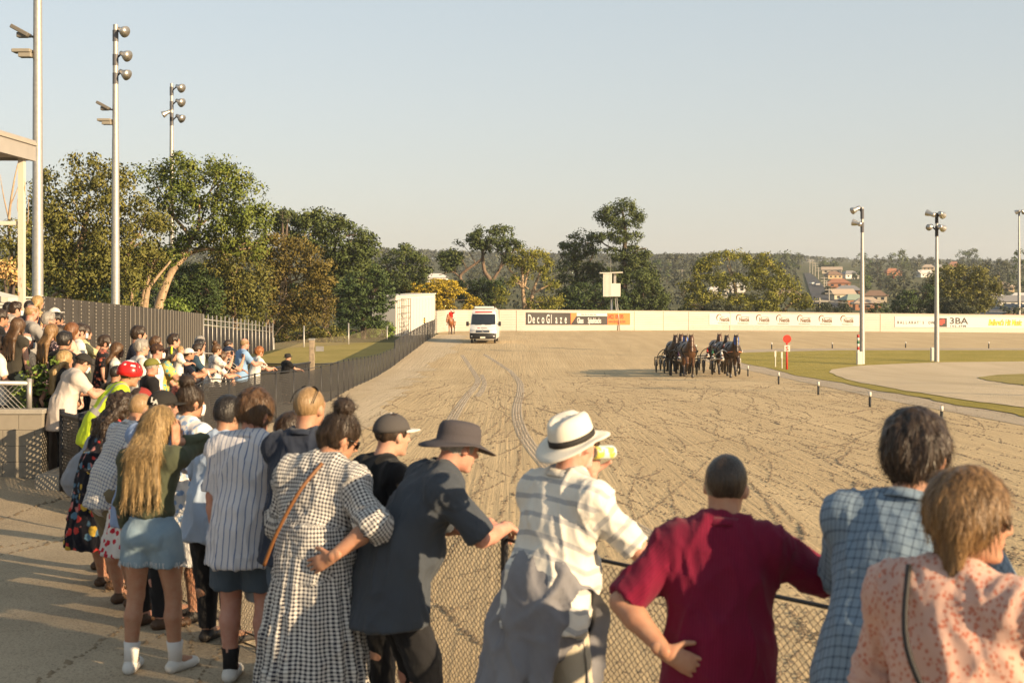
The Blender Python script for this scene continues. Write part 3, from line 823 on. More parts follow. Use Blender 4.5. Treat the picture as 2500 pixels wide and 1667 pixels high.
# ================================================================== the long white wall with its boards
WL = catmull([(x, y, 0) for x, y in WALLP], 12)
def wall_at_px(x):
    if x <= WL[0].x / WL[0].y * FPX + 1250: return WL[0].copy(), (WL[1] - WL[0]).normalized()
    for i in range(len(WL) - 1):
        a, b = WL[i].x / WL[i].y * FPX + 1250, WL[i + 1].x / WL[i + 1].y * FPX + 1250
        if a <= x <= b:
            t = (x - a) / (b - a); p = WL[i].lerp(WL[i + 1], t); tg = (WL[i + 1] - WL[i]).normalized(); return p, tg
    return WL[-1].copy(), (WL[-1] - WL[-2]).normalized()
rt = empty("white_wall", (0, 0, 0)); tag(rt, "long cream ribbed perimeter wall around the far bend of the track", "wall")
def wall_mat():
    m = bpy.data.materials.new("cream_ribbed_wall"); m.use_nodes = True; t = NT(m); t.b.inputs["Roughness"].default_value = .65
    x = t.xyz(t.coord()); c = t.mix(t.step(t.noise(t.coord(scale=(.4, .4, 2)), .6, 4), .35, .7), (.50, .455, .40), (.44, .395, .335)); t.color(c)
    wv = t.math('PINGPONG', t.math('MULTIPLY', x[2], 8.0), 1.0); t.bump(wv, .5, .03); return m
def wall_strip(name, xa, xb, z0, z1, off, m, parent, thick=.05, n=24):
    """a board or wall length along the curve between two photo columns"""
    V, F = [], []
    for i in range(n + 1):
        p, tg = wall_at_px(xa + (xb - xa) * i / n); nn = Vector((tg.y, -tg.x, 0))
        g = float(gz(p.x, p.y))
        a = p + nn * off; b = p + nn * (off - thick)
        lo_ = z0 if callable(z0) else (lambda q: g + z0); hi_ = (lambda q: g + z1)
        V += [(a.x, a.y, g + z0), (a.x, a.y, g + z1), (b.x, b.y, g + z0), (b.x, b.y, g + z1)]
    for i in range(n):
        k = i * 4; F += [(k, k + 4, k + 5, k + 1), (k + 2, k + 3, k + 7, k + 6), (k + 1, k + 5, k + 7, k + 3), (k, k + 2, k + 6, k + 4)]
    F += [(0, 1, 3, 2), (4 * n, 4 * n + 2, 4 * n + 3, 4 * n + 1)]
    return mesh_obj(name, V, F, m, parent)
wall_strip("wall_face", 1062, 2680, -.3, 2.08, 0, wall_mat(), rt, .2, 60)
wall_strip("capping", 1062, 2680, 2.08, 2.15, .03, M("wall_capping", (.42, .36, .29), .7), rt, .26, 60)
for x in (1100, 1220, 1262, 1620, 1682, 1549, 1783, 2150):  # panel joints; the last two stand in for pole shadows on the wall
    p, tg = wall_at_px(x); nn = Vector((tg.y, -tg.x, 0)); g = float(gz(p.x, p.y)); q = p + nn * .03
    mb = MB(); mb.box((q.x, q.y, g + 1.0), (.10, .05, 2.1), math.atan2(tg.y, tg.x)); mb.build("joint_shadow_strip", M("joint_shadow_cream", (.60, .52, .41), .7), rt)
_WS = np.concatenate([[0], np.cumsum([(b - a).length for a, b in zip(WL, WL[1:])])]); _WX, _WY = np.array([p.x for p in WL]), np.array([p.y for p in WL])
def wtext(nm, s, x, zc, size, m, parent, off=.056, xs=1.0, **k):
    """lettering that follows the curve of the wall, lying on its board"""
    o = text(nm, s, size, (0, 0, 0), 0, m, parent, R=Matrix.Identity(3), extrude=.002, **k)
    p, _ = wall_at_px(x); s0 = float(np.interp(p.x, _WX, _WS)); me = o.data; V = np.empty(len(me.vertices) * 3, np.float32); me.vertices.foreach_get("co", V); V = V.reshape(-1, 3)
    q = s0 + V[:, 0] * xs; X, Y = np.interp(q, _WS, _WX), np.interp(q, _WS, _WY); dx, dy = np.interp(q + .3, _WS, _WX) - np.interp(q - .3, _WS, _WX), np.interp(q + .3, _WS, _WY) - np.interp(q - .3, _WS, _WY); L = np.hypot(dx, dy)
    W = np.stack([X + dy / L * (off + V[:, 2]), Y - dx / L * (off + V[:, 2]), gz(X, Y) + zc + V[:, 1]], 1); me.vertices.foreach_set("co", W.astype(np.float32).ravel()); me.update(); return o
INK, WHT = M("sign_ink", (.03, .028, .028), .6), M("sign_white", (.57, .56, .54), .55)
ORG, DKR, GLD = M("sign_orange", (.80, .20, .05), .6), M("sign_dark_red", (.22, .03, .02), .6), M("sign_gold", (.15, .085, .04), .6)
def board(label, xa, xb, z0, z1, m, nm="advertising_board"):
    rt = empty(nm, (0, 0, 0)); tag(rt, label, "sign", "advertising boards on the white wall")
    wall_strip("panel", xa, xb, z0, z1, .05, m, rt, .045, 24); return rt
s1 = board("black advertising board with white letters and an orange phone panel", 1284, 1482, .62, 1.86, M("sign_black", (.045, .04, .038), .6, vary=.3, vscale=.6))
wall_strip("phone_panel", 1482.5, 1537.5, .62, 1.86, .05, ORG, s1, .045)
wall_strip("white_band", 1407, 1481.5, 1.52, 1.84, .058, WHT, s1, .008)
pa, tg = wall_at_px(1392.5); pb, _ = wall_at_px(1407); nn = Vector((tg.y, -tg.x, 0)) * .07; g = float(gz(pa.x, pa.y))
mesh_obj("orange_wedge", [pa + nn + Vector((0, 0, g + .66)), pb + nn + Vector((0, 0, g + 1.6)), pb + nn + Vector((0, 0, g + 1.84)), pa + nn + Vector((0, 0, g + 1.84))], [(0, 1, 2, 3)], ORG, s1)
for i, ch in enumerate("DecoGlaze"):
    wtext("lettering", ch, 1288 + i * 11.2, .78, 1.28, WHT, s1, xs=.46, bold=.018)
wtext("lettering", "Glass", 1407.5, .80, .80, WHT, s1, xs=.60, bold=.016, space=.88, off=.064); wtext("lettering", "Splashbacks", 1434, .80, .80, WHT, s1, xs=.60, bold=.016, space=.86, off=.064)
wtext("lettering", "Kitchens . Baths . Bars . Laundries . Homes", 1418, 1.62, .22, GLD, s1, xs=.55, off=.066)
wtext("lettering", "0422 109 595", 1484, 1.26, .62, DKR, s1, xs=.66, bold=.018); wtext("lettering", "www.decoglaze.com", 1484.5, .82, .48, DKR, s1, xs=.63, bold=.004)
s2 = board("long white board repeating one brown logo seven times", 1731, 2101, .60, 1.90, WHT)
arcm = M("sign_bronze", (.22, .11, .04), .5)
for x in (1749, 1797, 1846, 1895, 1946.5, 1999, 2052):
    p, tg = wall_at_px(x); nn = Vector((tg.y, -tg.x, 0)); g = float(gz(p.x, p.y)); rzz = math.atan2(tg.y, tg.x); q = p + nn * .062
    mb = MB(); cs, sn = tg.x, tg.y
    P = []
    for k in range(13):
        a = math.radians(40 + k * 15.5); P.append((q.x + (.35 + .33 * math.cos(a)) * cs, q.y + (.35 + .33 * math.cos(a)) * sn, g + 1.40 + .40 * math.sin(a)))
    mb.tube(P, [.014 + .045 * math.sin(math.pi * k / 12) for k in range(13)], 6); mb.build("logo_arc", arcm, s2)
    wtext("lettering", "Nestlé", x + 7, 1.02, .66, GLD, s2, xs=.70, bold=.020); wtext("lettering", "PROFESSIONAL", x + 3, .74, .19, M("sign_pale_gold", (.26, .19, .12), .6), s2, xs=.95, space=1.15, bold=.004)
    mb = MB(); q2 = q + tg * .62; mb.box((q2.x + tg.x * .45, q2.y + tg.y * .45, g + 1.52), (1.05, .01, .035), rzz); mb.build("logo_bar", GLD, s2)
s3 = board("white radio station board with a red emblem and yellow script", 2184, 2660, .55, 1.82, WHT)
for i, ch in enumerate("BALLARAT'S OWN"):
    wtext("lettering", ch, 2190 + i * 6.85, .95, .44, INK, s3, xs=.9, bold=.014)
p, tg = wall_at_px(2290); _, _ = p, tg
wall_strip("emblem", 2289, 2311, .62, 1.66, .062, INK, s3, .01, 4)
mb = MB(); p, tg = wall_at_px(2300); nn = Vector((tg.y, -tg.x, 0)); g = float(gz(p.x, p.y)); q = p + nn * .075
for k, (u, v, r_) in enumerate([(-.05, 1.28, .30), (.12, 1.36, .22), (-.16, 1.02, .22), (.18, 1.12, .14)]):
    mb.add([(q.x + tg.x * (u + r_ * 1.1 * math.cos(a)), q.y + tg.y * (u + r_ * 1.1 * math.cos(a)) - .004 * k, g + v + r_ * .8 * math.sin(a)) for a in np.linspace(0, 2 * math.pi, 13)[:-1]], [tuple(range(12))])
mb.build("emblem_figure", M("sign_red", (.62, .06, .04), .6), s3)
wtext("lettering", "3BA", 2317, 1.0, 1.02, INK, s3, xs=1.42, bold=.02); wtext("lettering", "102.3FM", 2318, .62, .32, INK, s3, xs=1.7, space=1.2, bold=.008)
yel = M("sign_yellow", (.85, .62, .03), .6)
wtext("lettering", "Ballarat's Hit Music", 2412, .88, .95, INK, s3, xs=.62, shear=.28, bold=.05); wtext("lettering", "Ballarat's Hit Music", 2412, .88, .95, yel, s3, xs=.62, shear=.28, bold=.012, off=.062)

# ================================================================== white stewards' shed at the end of the straight
q0 = at(966, 828, 124); q1 = at(1061, 815, 131)
rt = empty("stewards_shed", (q0.x, q0.y, float(gz(q0.x, q0.y)))); tag(rt, "tall white clad shed with a steel ladder frame at the end of the straight", "shed")
e = q1 - q0; e.z = 0; L = e.length; ev = e.normalized(); Rz = math.atan2(ev.y, ev.x); Rm = Matrix.Rotation(Rz, 3, 'Z')
cladm = bpy.data.materials.new("white_cladding"); cladm.use_nodes = True; t = NT(cladm); t.color((.64, .61, .56)); t.b.inputs["Roughness"].default_value = .6
mb = MB(); mb.prism([Rm @ Vector(v) for v in ((0, 0, -.3), (L, 0, -.3), (L, 0, 3.72), (0, 0, 3.5))], tuple(Rm @ Vector((0, 2.4, 0)))); mb.build("wall", cladm, rt)
mb = MB()
for k in range(26):
    mb.box(tuple(Rm @ Vector((.1 + k * (L - .2) / 25, -.012, 1.72))), (.025, .024, 3.4), Rz)
mb.build("cladding_ribs", M("rib_white", (.56, .53, .47), .6), rt)
mb = MB(); mb.prism([Rm @ Vector(v) for v in ((-.25, -.15, 3.5), (L + .05, -.15, 3.74), (L + .05, -.15, 3.82), (-.25, -.15, 3.58))], tuple(Rm @ Vector((0, 2.7, 0)))); mb.build("roof", WHITEP, rt)
mb = MB(); mb.box(tuple(Rm @ Vector((L - .06, -.03, 1.8))), (.14, .05, 3.7), Rz); mb.build("corner_trim", WHITEP, rt)
sc = empty("ladder_frame", (q0.x, q0.y, float(gz(q0.x, q0.y)))); tag(sc, "bolted steel ladder frame with cross braces against the white shed", "scaffold")
stm = M("dull_steel", (.20, .17, .13), .6, .4)
for x in (.22, .55, 1.62, 1.95):
    mb = MB(); mb.tube([Rm @ Vector((x, -.45, -.2)), Rm @ Vector((x, -.45, 3.35))], .035, 6); mb.build("upright", stm, sc)
for z in (.25, .6, .95, 1.3, 1.65):
    mb = MB(); mb.tube([Rm @ Vector((.55, -.45, z)), Rm @ Vector((1.62, -.45, z))], .022, 6); mb.build("rung", stm, sc)
for z in (2.1, 2.7, 3.35):
    mb = MB(); mb.tube([Rm @ Vector((.22, -.45, z)), Rm @ Vector((1.95, -.45, z))], .03, 6); mb.build("crossbar", stm, sc)
for a, b in (((.55, -.47, 1.2), (1.62, -.47, .2)), ((.55, -.47, .2), (1.62, -.47, 1.2)), ((.22, -.47, 2.0), (.55, -.47, 1.4)), ((1.95, -.47, 2.0), (1.62, -.47, 1.4))):
    mb = MB(); mb.tube([Rm @ Vector(a), Rm @ Vector(b)], .02, 6); mb.build("brace", stm, sc)
hz = at(1036, 790, 121); rt = empty("hazard_marker", (hz.x, hz.y, hz.z)); tag(rt, "small yellow and black striped marker board above the dark fence end", "marker")
for k in range(5):
    mb = MB(); mb.box((0, 0, .06 + k * .1), (.14, .04, .1), R=Matrix.Rotation(0, 3, 'Y')); mb.build("stripe", M("hazard_yellow", (.75, .50, .04), .6) if k % 2 else INK, rt)
mb = MB(); mb.tube([(0, .04, -1.4), (0, .04, .5)], .025, 6); mb.build("stake", GALV, rt)

# ================================================================== judges' box on a pole behind the wall
jb = at(1490, 770, 149); rt = empty("judges_box", (jb.x, jb.y, jb.z)); tag(rt, "white ribbed steel box on a pole rising behind the white wall", "box")
s_ = 149 / FPX
mb = MB()
for k in range(7): mb.box(((-17 + k * 3.05) * s_, -.75 + .0 * k, (770 - 695) * s_), (2.2 * s_, .10, 58 * s_))
mb.box((-8 * s_, 0, (770 - 695) * s_), (19 * s_, 1.4, 57.6 * s_)); mb.build("ribbed_panel", M("box_white", (.78, .74, .66), .6), rt)
mb = MB(); mb.box((13 * s_, -.02, (770 - 708) * s_), (21 * s_, 1.35, 32 * s_)); bevel(mb.build("cabinet", WHITEP, rt), .03)
mb = MB(); mb.box((1 * s_, 0, (770 - 666) * s_), (56 * s_, 1.8, .1), R=Matrix.Rotation(-.03, 3, 'Y')); mb.build("roof", WHITEP, rt)
mb = MB(); mb.box((11 * s_, -.1, (770 - 679) * s_), (6 * s_, .25, 26 * s_)); mb.build("strut", GALV, rt)
mb = MB(); mb.tube([(3 * s_, 0, -2.2), (3 * s_, 0, (770 - 724) * s_)], .14, 10); mb.build("pole", GALV, rt, True)
for dx in (0, 5):
    mb = MB(); mb.tube([((11 + dx * .8) * s_, -.3, (770 - 724) * s_), ((18 + dx) * s_, -.6, -2.0)], .05, 6); mb.build("stay", GALV, rt, True)
mb = MB(); mb.tube([(1 * s_, 0, (770 - 666) * s_), (1 * s_, 0, (770 - 632) * s_)], .02, 5); mb.build("aerial", GALV, rt)

# ================================================================== marker pegs, start post and small furniture of the infield
def peg(xb, yb, yt, label, m_low=INK, frac=.3, r=.036):
    p = ground_px(xb, yb); h = (yb - yt) / FPX * p.y
    rt = empty("marker_peg", p); tag(rt, label, "marker peg", "marker pegs along the inside of the track")
    mb = MB(); mb.tube([(0, 0, -.1), (0, 0, h * (1 - frac))], r, 8); mb.build("stake", m_low, rt, True)
    mb = MB(); mb.tube([(0, 0, h * (1 - frac)), (0, 0, h)], r * 1.08, 8); mb.build("white_tip", WHITEP, rt, True)
pegm = M("peg_black", (.03, .03, .03), .6)
for xb, yb, yt, lb in [(1826, 919, 893, "black peg with white tip just right of the leading horse"), (1901, 939, 909, "black peg with white tip below the red start post"),
        (1998, 965, 932, "black peg with white tip below the striped marker"), (2124, 995, 957, "black peg with white tip below the right light pole"), (2299, 1032, 992, "large black peg with white tip above the dark-haired man"),
        (1699, 859, 842, "far black peg between the two groups of horses"), (1884, 853, 836, "far black peg left of the red disc"), (2032, 851, 836, "far black peg right of the letter sign"),
        (2211, 850, 835, "far black peg left of the pole with four lamps"), (2414, 851, 835, "far black peg at the right end of the grass")]:
    peg(xb, yb, yt, lb, pegm, r=.036 if yb > 880 else .045)
for xb, yb, yt, lb in [(1893, 897, 857, "slim white stake left of its twin beside the start post"), (1909, 901, 859, "slim white stake nearest the red start post")]:
    p = ground_px(xb, yb); h = (yb - yt) / FPX * p.y; rt = empty("white_stake", p); tag(rt, lb, "stake", "white stakes on the infield")
    mb = MB(); mb.tube([(0, 0, -.1), (0, 0, h * .65)], .03, 6); mb.build("stake", WHITEP, rt); mb = MB(); mb.box((0, 0, h * .82), (.1, .03, h * .36)); mb.build("paddle", WHITEP, rt)
REDP = M("red_paint", (.70, .05, .03), .5)
p = ground_px(1921, 904); rt = empty("start_post", p); tag(rt, "red start post with a round red disc above a white plate lettered S", "sign"); k_ = p.y / FPX
mb = MB(); mb.tube([(0, 0, -.1), (0, 0, (904 - 838) * k_)], .055, 8); mb.build("post", REDP, rt, True)
mb = MB(); mb.lathe([(0, -.02), (10 * k_, -.02), (10 * k_, .02), (0, .02)], (0, -.07, (904 - 828) * k_), 28, R=Matrix.Rotation(math.pi / 2, 3, 'X')); smooth_angle(mb.build("disc", REDP, rt))
mb = MB(); mb.box((0, -.07, (904 - 851) * k_), (14 * k_, .03, 15.5 * k_)); bevel(mb.build("letter_plate", WHITEP, rt), .012)
text("lettering", "S", 15 * k_, (0, -.09, (904 - 856.6) * k_), 0, M("sign_red2", (.6, .08, .04), .6), rt, align='CENTER', bold=.006)
p = ground_px(2095, 891); rt = empty("striped_marker", p); tag(rt, "slim pole banded red, white and green beside the light pole", "marker"); k_ = p.y / FPX
cols = [WHITEP, M("band_red", (.45, .05, .04), .6), WHITEP, M("band_green", (.04, .16, .09), .6)]
for i in range(10):
    mb = MB(); z0 = (891 - 817) * k_ * i / 10; z1 = (891 - 817) * k_ * (i + 1) / 10; mb.tube([(0, 0, z0), (0, 0, z1)], .075, 8); mb.build("band", cols[i % 4], rt, True)
for xb, yb, yt, wd, lb in [(2097, 891, 858, 13, "white service box at the foot of the striped marker"), (2276, 882, 848, 10, "white service box beside the pole with four lamps")]:
    p = ground_px(xb, yb); k_ = p.y / FPX; rt = empty("service_box", p); tag(rt, lb, "service box", "white service boxes on the infield")
    mb = MB(); mb.box((0, -.1, (yb - yt) * k_ / 2), (wd * k_, .25, (yb - yt) * k_)); bevel(mb.build("case", WHITEP, rt), .02)
    mb = MB(); mb.box((0, -.235, (yb - yt) * k_ / 2), (wd * k_ * .8, .02, (yb - yt) * k_ * .86)); mb.build("door", M("box_door", (.70, .67, .60), .6), rt)
# ================================================================== trees
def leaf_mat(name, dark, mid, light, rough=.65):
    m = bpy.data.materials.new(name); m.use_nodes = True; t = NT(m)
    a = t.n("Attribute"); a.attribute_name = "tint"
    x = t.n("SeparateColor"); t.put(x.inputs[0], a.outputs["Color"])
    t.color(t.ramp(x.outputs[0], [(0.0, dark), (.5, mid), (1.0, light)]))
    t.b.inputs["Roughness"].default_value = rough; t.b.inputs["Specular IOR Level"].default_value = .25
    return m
LEAF = {
    'olive': leaf_mat("olive_leaves", (0.0794, 0.087, 0.0192), (0.138, 0.138, 0.0282), (0.224, 0.198, 0.0461)),
    'green': leaf_mat("bright_gum_leaves", (0.0742, 0.109, 0.0179), (0.128, 0.164, 0.0256), (0.211, 0.218, 0.041)),
    'brown': leaf_mat("rusty_leaves", (.090, .075, .018), (.145, .115, .026), (.21, .16, .034)),
    'pine': leaf_mat("pine_needles", (0.0474, 0.0709, 0.0202), (0.0812, 0.109, 0.027), (0.127, 0.143, 0.0406)),
    'dark': leaf_mat("dark_conifer", (0.0305, 0.054, 0.0169), (0.054, 0.0878, 0.0237), (0.0929, 0.127, 0.0338)),
    'gold': leaf_mat("golden_conifer", (0.158, 0.126, 0.0158), (0.421, 0.303, 0.0238), (0.639, 0.474, 0.0395)),
    'gum': leaf_mat("yellow_gum_leaves", (.10, .112, .018), (.185, .188, .025), (.29, .26, .04)),
    'grey': leaf_mat("grey_green_leaves", (.036, .046, .024), (.060, .070, .034), (.10, .105, .048)),
    'shrub': leaf_mat("shrub_leaves", (0.0845, 0.143, 0.0253), (0.151, 0.219, 0.0371), (0.237, 0.288, 0.0591)),
    'tan': leaf_mat("dead_leaves", (0.474, 0.288, 0.101), (0.709, 0.439, 0.169), (0.819, 0.557, 0.237)),
}
def bark_mat(name, c1, c2, sc=2.0):
    m = bpy.data.materials.new(name); m.use_nodes = True; t = NT(m); t.b.inputs["Roughness"].default_value = .85
    t.color(t.mix(t.step(t.noise(t.coord(scale=(3, 3, .8)), sc, 5, .65, .5), .4, .62), c1, c2)); t.bump(t.noise(t.coord(scale=(4, 4, .7)), 3, 4), .5, .05); return m
BARK = bark_mat("pale_gum_bark", (.52, .38, .24), (.30, .20, .12)); BARKD = bark_mat("dark_bark", (.14, .10, .07), (.08, .06, .045))
OV = 2500 / 2352.0

def leafy(nm, V, F, m, rt=None, tint=None):
    o = mesh_obj(nm, V, F, m, rt, True, tint=tint); o.data.normals_split_custom_set_from_vertices(leaf_cloud.n.tolist()); return o
def in_poly(P, x, y):
    c = np.zeros(len(x), bool); n = len(P)
    for i in range(n):
        x1, y1 = P[i]; x2, y2 = P[(i + 1) % n]
        k = (y1 > y) != (y2 > y)
        c ^= k & (x < (x2 - x1) * (y - y1) / (y2 - y1 + 1e-9) + x1)
    return c

def leaf_cloud(C, r, per, size, rs, squash=.75, droop=0.0, aspect=.5, tone=None, jitter=.32):
    """C (n,3) clump centres, r (n,) clump radii -> quads and tints"""
    n = len(C); N = n * per
    u = rs.normal(size=(N, 3)); u /= np.linalg.norm(u, axis=1)[:, None]
    rad = rs.random(N) ** .42
    ci = np.repeat(np.arange(n), per)
    off = u * (rad * r[ci])[:, None]; off[:, 2] *= squash
    off[:, 2] -= droop * np.abs(rs.normal(size=N)) * r[ci]
    P = C[ci] + off
    nrm = u * .9 + rs.normal(size=(N, 3)) * .75 + np.array([0, 0, .35]); nrm /= np.linalg.norm(nrm, axis=1)[:, None]
    t = np.cross(nrm, rs.normal(size=(N, 3))); t[:, 2] -= droop * 1.2; t /= np.linalg.norm(t, axis=1)[:, None]
    b = np.cross(nrm, t)
    s = size * rs.uniform(.6, 1.35, N)
    a, bb = t * (s * .5)[:, None], b * (s * .5 * aspect)[:, None]
    V = np.stack([P - a, P + bb * .9 - a * .1, P + a, P - bb * .9 - a * .1], 1).reshape(-1, 3)
    g = (np.cross(a, bb) * u).sum(1) > 0; V = V.reshape(N, 4, 3); V[g] = V[g][:, ::-1]; V = V.reshape(-1, 3)
    LN = u * .8 + nrm * .45 + np.array([0, 0, .12]); LN /= np.linalg.norm(LN, axis=1)[:, None]; leaf_cloud.n = np.repeat(LN, 4, 0)
    F = np.arange(N * 4).reshape(-1, 4)
    base = (rs.random(n) if tone is None else tone)[ci]
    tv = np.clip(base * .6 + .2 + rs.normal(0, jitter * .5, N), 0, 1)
    T = np.zeros((N, 4)); T[:, 0] = tv; T[:, 3] = 1
    return V, F, np.repeat(T, 4, 0)

TREE_SEED = [100]
def tree(nm, label, polys, d, key, leaf=.3, clump=.75, dens=1.0, depth=None, trunks=(), droop=0.0, squash=.75, base=None, group=None, gap=-.5, ov=True, barkm=None, per=None, aspect=.62):
    """polys: crown outlines in photo columns and rows, given real depth about distance d"""
    TREE_SEED[0] += 1; rs = np.random.default_rng(TREE_SEED[0]); k = OV if ov else 1.0
    allx = [x * k for p in polys for x, y in p]; ally = [y * k for p in polys for x, y in p]
    xc = (min(allx) + max(allx)) / 2
    gx = (xc - 1250) / FPX * d; by = base if base is not None else float(gz(gx, d))
    rt = empty(nm, (gx, d, by)); tag(rt, label, "tree" if 'shrub' not in nm and 'bush' not in nm else "shrub", group)
    L = Vector((gx, d, by)); CC, RR, TN = [], [], []
    for P in polys:
        P = [(x * k, y * k) for x, y in P]; xs = [p[0] for p in P]; ys = [p[1] for p in P]; x0, x1, y0, y1 = min(xs), max(xs), min(ys), max(ys)
        A = .5 * abs(sum(P[i][0] * P[(i + 1) % len(P)][1] - P[(i + 1) % len(P)][0] * P[i][1] for i in range(len(P)))) * (d / FPX) ** 2
        n = max(3, int(A / (clump ** 2) * 2.6 * dens))
        x, y = rs.uniform(x0, x1, n * 6), rs.uniform(y0, y1, n * 6)
        ok = in_poly(P, x, y); x, y = x[ok], y[ok]
        sc = FPX / d
        g = vnoise(np.stack([x / (2.6 * sc * clump), y / (2.0 * sc * clump), np.full(len(x), TREE_SEED[0] * 3.3)], 1))
        kk = g > gap; x, y = x[kk][:n], y[kk][:n]
        hw = (x1 - x0) / 2 * d / FPX; dp = depth if depth else min(hw, 4.5) * .8
        w = np.sqrt(np.clip(1 - ((x - (x0 + x1) / 2) / ((x1 - x0) / 2 + 1e-6)) ** 2 * .8, .1, 1))
        yy = rs.uniform(-1, 1, len(x)) * dp * w
        # front clumps cover the volume evenly, pushed to the shell
        yy = np.where(rs.random(len(x)) < .5, -np.abs(yy) ** .6 * dp ** .4, yy)
        D = d + yy
        # keep the outline where it is from the photo's station while giving depth
        X = (x - 1250) / FPX * d; Z = CZ - (y - HZ) / FPX * d
        CC.append(np.stack([X - gx, D - d, Z - by], 1)); RR.append(clump * rs.uniform(.55, 1.15, len(x)))
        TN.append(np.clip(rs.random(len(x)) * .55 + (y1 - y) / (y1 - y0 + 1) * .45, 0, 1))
    C, R, T = np.concatenate(CC), np.concatenate(RR), np.concatenate(TN)
    if per is None: per = int(np.clip(11 * (clump / leaf) ** 2, 18, 130))
    V, F, tt = leaf_cloud(C, R, per, leaf * .74, rs, squash, droop, tone=T, aspect=aspect)
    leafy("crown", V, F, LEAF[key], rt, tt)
    tm = MB()
    if trunks:
        for pts, r0, r1 in trunks:
            P = catmull([(at(x * k, y * k, d + dd) - L) for x, y, *dd_ in pts for dd in [(dd_[0] if dd_ else 0)]], 5)
            tm.tube(P, [r0 + (r1 - r0) * i / (len(P) - 1) for i in range(len(P))], 8)
            if ov and pts[0][1] >= 695 and P[0].z > -.1: tm.tube([P[0], (P[0].x, P[0].y, -.3)], r0, 8)
    else:
        zt = float(np.quantile(C[:, 2], .7)); rr = .10 + .018 * zt
        for q in range(3):
            tgt = C[rs.integers(len(C))]
            tm.tube(catmull([(0, 0, -.3), (rs.normal(0, .1), 0, zt * .35), Vector(tgt) * .6 + Vector((0, 0, zt * .2)), tuple(tgt)], 4), [rr, rr * .9, rr * .85, rr * .8, rr * .7, rr * .6, rr * .55, rr * .5, rr * .45, rr * .4, rr * .3, rr * .2, rr * .1][:13], 7)
    # limbs out to a sample of clumps
    src = [v for v in tm.V]
    for q in range(min(16, len(C) // 4)):
        tgt = Vector(C[rs.integers(len(C))]); cand = [Vector(src[rs.integers(len(src))]) for _ in range(14)]
        s0 = min(cand, key=lambda c: (c - tgt).length + (2 if c.z > tgt.z else 0))
        if 1 < (s0 - tgt).length < 9: tm.tube([s0, s0.lerp(tgt, .5) + Vector((0, 0, .25)), tgt], [.07, .05, .02], 5)
    tm.build("trunk", barkm or (BARK if key in ('olive', 'green', 'brown', 'gum') else BARKD), rt, True)
    return rt

tree("gum_tree", "bare-twigged olive shrub tree at the left edge below the stand roof", [[(0, 545), (30, 510), (72, 500), (95, 560), (95, 690), (0, 690)]], 72, 'olive', .26, .7, 1.0,
     trunks=[([(20, 700), (30, 620), (20, 520), (30, 430), (45, 360)], .14, .02), ([(30, 610), (60, 540), (66, 450)], .06, .01), ([(24, 520), (8, 450), (0, 400)], .05, .01), ([(25, 470), (45, 420), (55, 370)], .03, .008), ([(60, 540), (40, 480), (45, 440)], .03, .008)])
tree("dead_leaf_tree", "small tree with a bunch of tan dead leaves beside the white post", [[(0, 610), (25, 598), (45, 620), (40, 650), (0, 655)]], 60, 'tan', .22, .4, .8)
tree("gum_tree", "broad olive gum tree behind the two nearer light poles", [[(78, 450), (110, 402), (150, 378), (200, 352), (236, 350), (275, 372), (330, 422), (372, 462), (372, 520), (345, 565), (330, 610), (325, 700), (80, 700)]], 82, 'olive', .28, .85, 1.25, droop=.35,
     trunks=[([(150, 700), (165, 620), (190, 540), (205, 450)], .35, .1), ([(285, 640), (300, 560), (330, 540)], .12, .03), ([(95, 695), (165, 655), (195, 645)], .12, .03), ([(250, 600), (262, 500), (300, 470)], .12, .03)])
tree("gum_tree", "large bright green gum tree with a thick leaning pale trunk", [[(320, 378), (350, 360), (385, 350), (430, 357), (490, 362), (540, 376), (580, 410), (582, 455), (628, 475), (622, 520), (590, 545), (555, 520), (500, 530), (470, 515), (440, 480), (400, 500), (350, 470)],
     [(340, 500), (400, 500), (430, 540), (420, 590), (360, 620), (320, 600)], [(440, 520), (480, 540), (470, 570), (430, 570)], [(478, 525), (560, 515), (612, 560), (600, 602), (530, 572), (485, 560)]], 90, 'green', .28, .85, 1.25, droop=.25,
     trunks=[([(362, 712), (378, 660), (398, 618), (428, 585)], .32, .2), ([(428, 585), (470, 572), (520, 577), (575, 570)], .16, .03), ([(420, 592), (440, 545), (455, 520), (458, 470)], .2, .07), ([(440, 545), (405, 505), (385, 480)], .15, .04), ([(452, 525), (480, 500), (492, 490)], .1, .03)])
tree("gum_tree", "twin-stemmed pale gum just left of the leaning trunk", [[(300, 590), (350, 560), (400, 580), (395, 640), (340, 660), (300, 650)]], 86, 'olive', .26, .7, .7, droop=.3,
     trunks=[([(332, 712), (340, 665), (358, 640), (392, 600)], .22, .05), ([(326, 712), (332, 670), (345, 630), (352, 600)], .2, .06), ([(302, 706), (304, 660), (303, 620)], .14, .06), ([(303, 660), (318, 655), (322, 668)], .05, .02)])
tree("gum_tree", "weeping olive gum between the green gum and the rusty tree", [[(480, 540), (560, 530), (612, 560), (622, 640), (612, 720), (470, 725), (455, 640)]], 97, 'olive', .28, .8, 1.15, droop=.7)
tree("conifer_tree", "dark green bushy conifer behind the end of the corrugated fence", [[(372, 712), (385, 650), (420, 605), (462, 605), (500, 650), (505, 722)]], 93, 'dark', .24, .6, 1.6, squash=.9)
tree("shrub", "light green leafy shrub above the dark fence beside the leaning trunk", [[(372, 712), (398, 682), (432, 690), (446, 716)]], 84, 'shrub', .22, .5, 1.3)
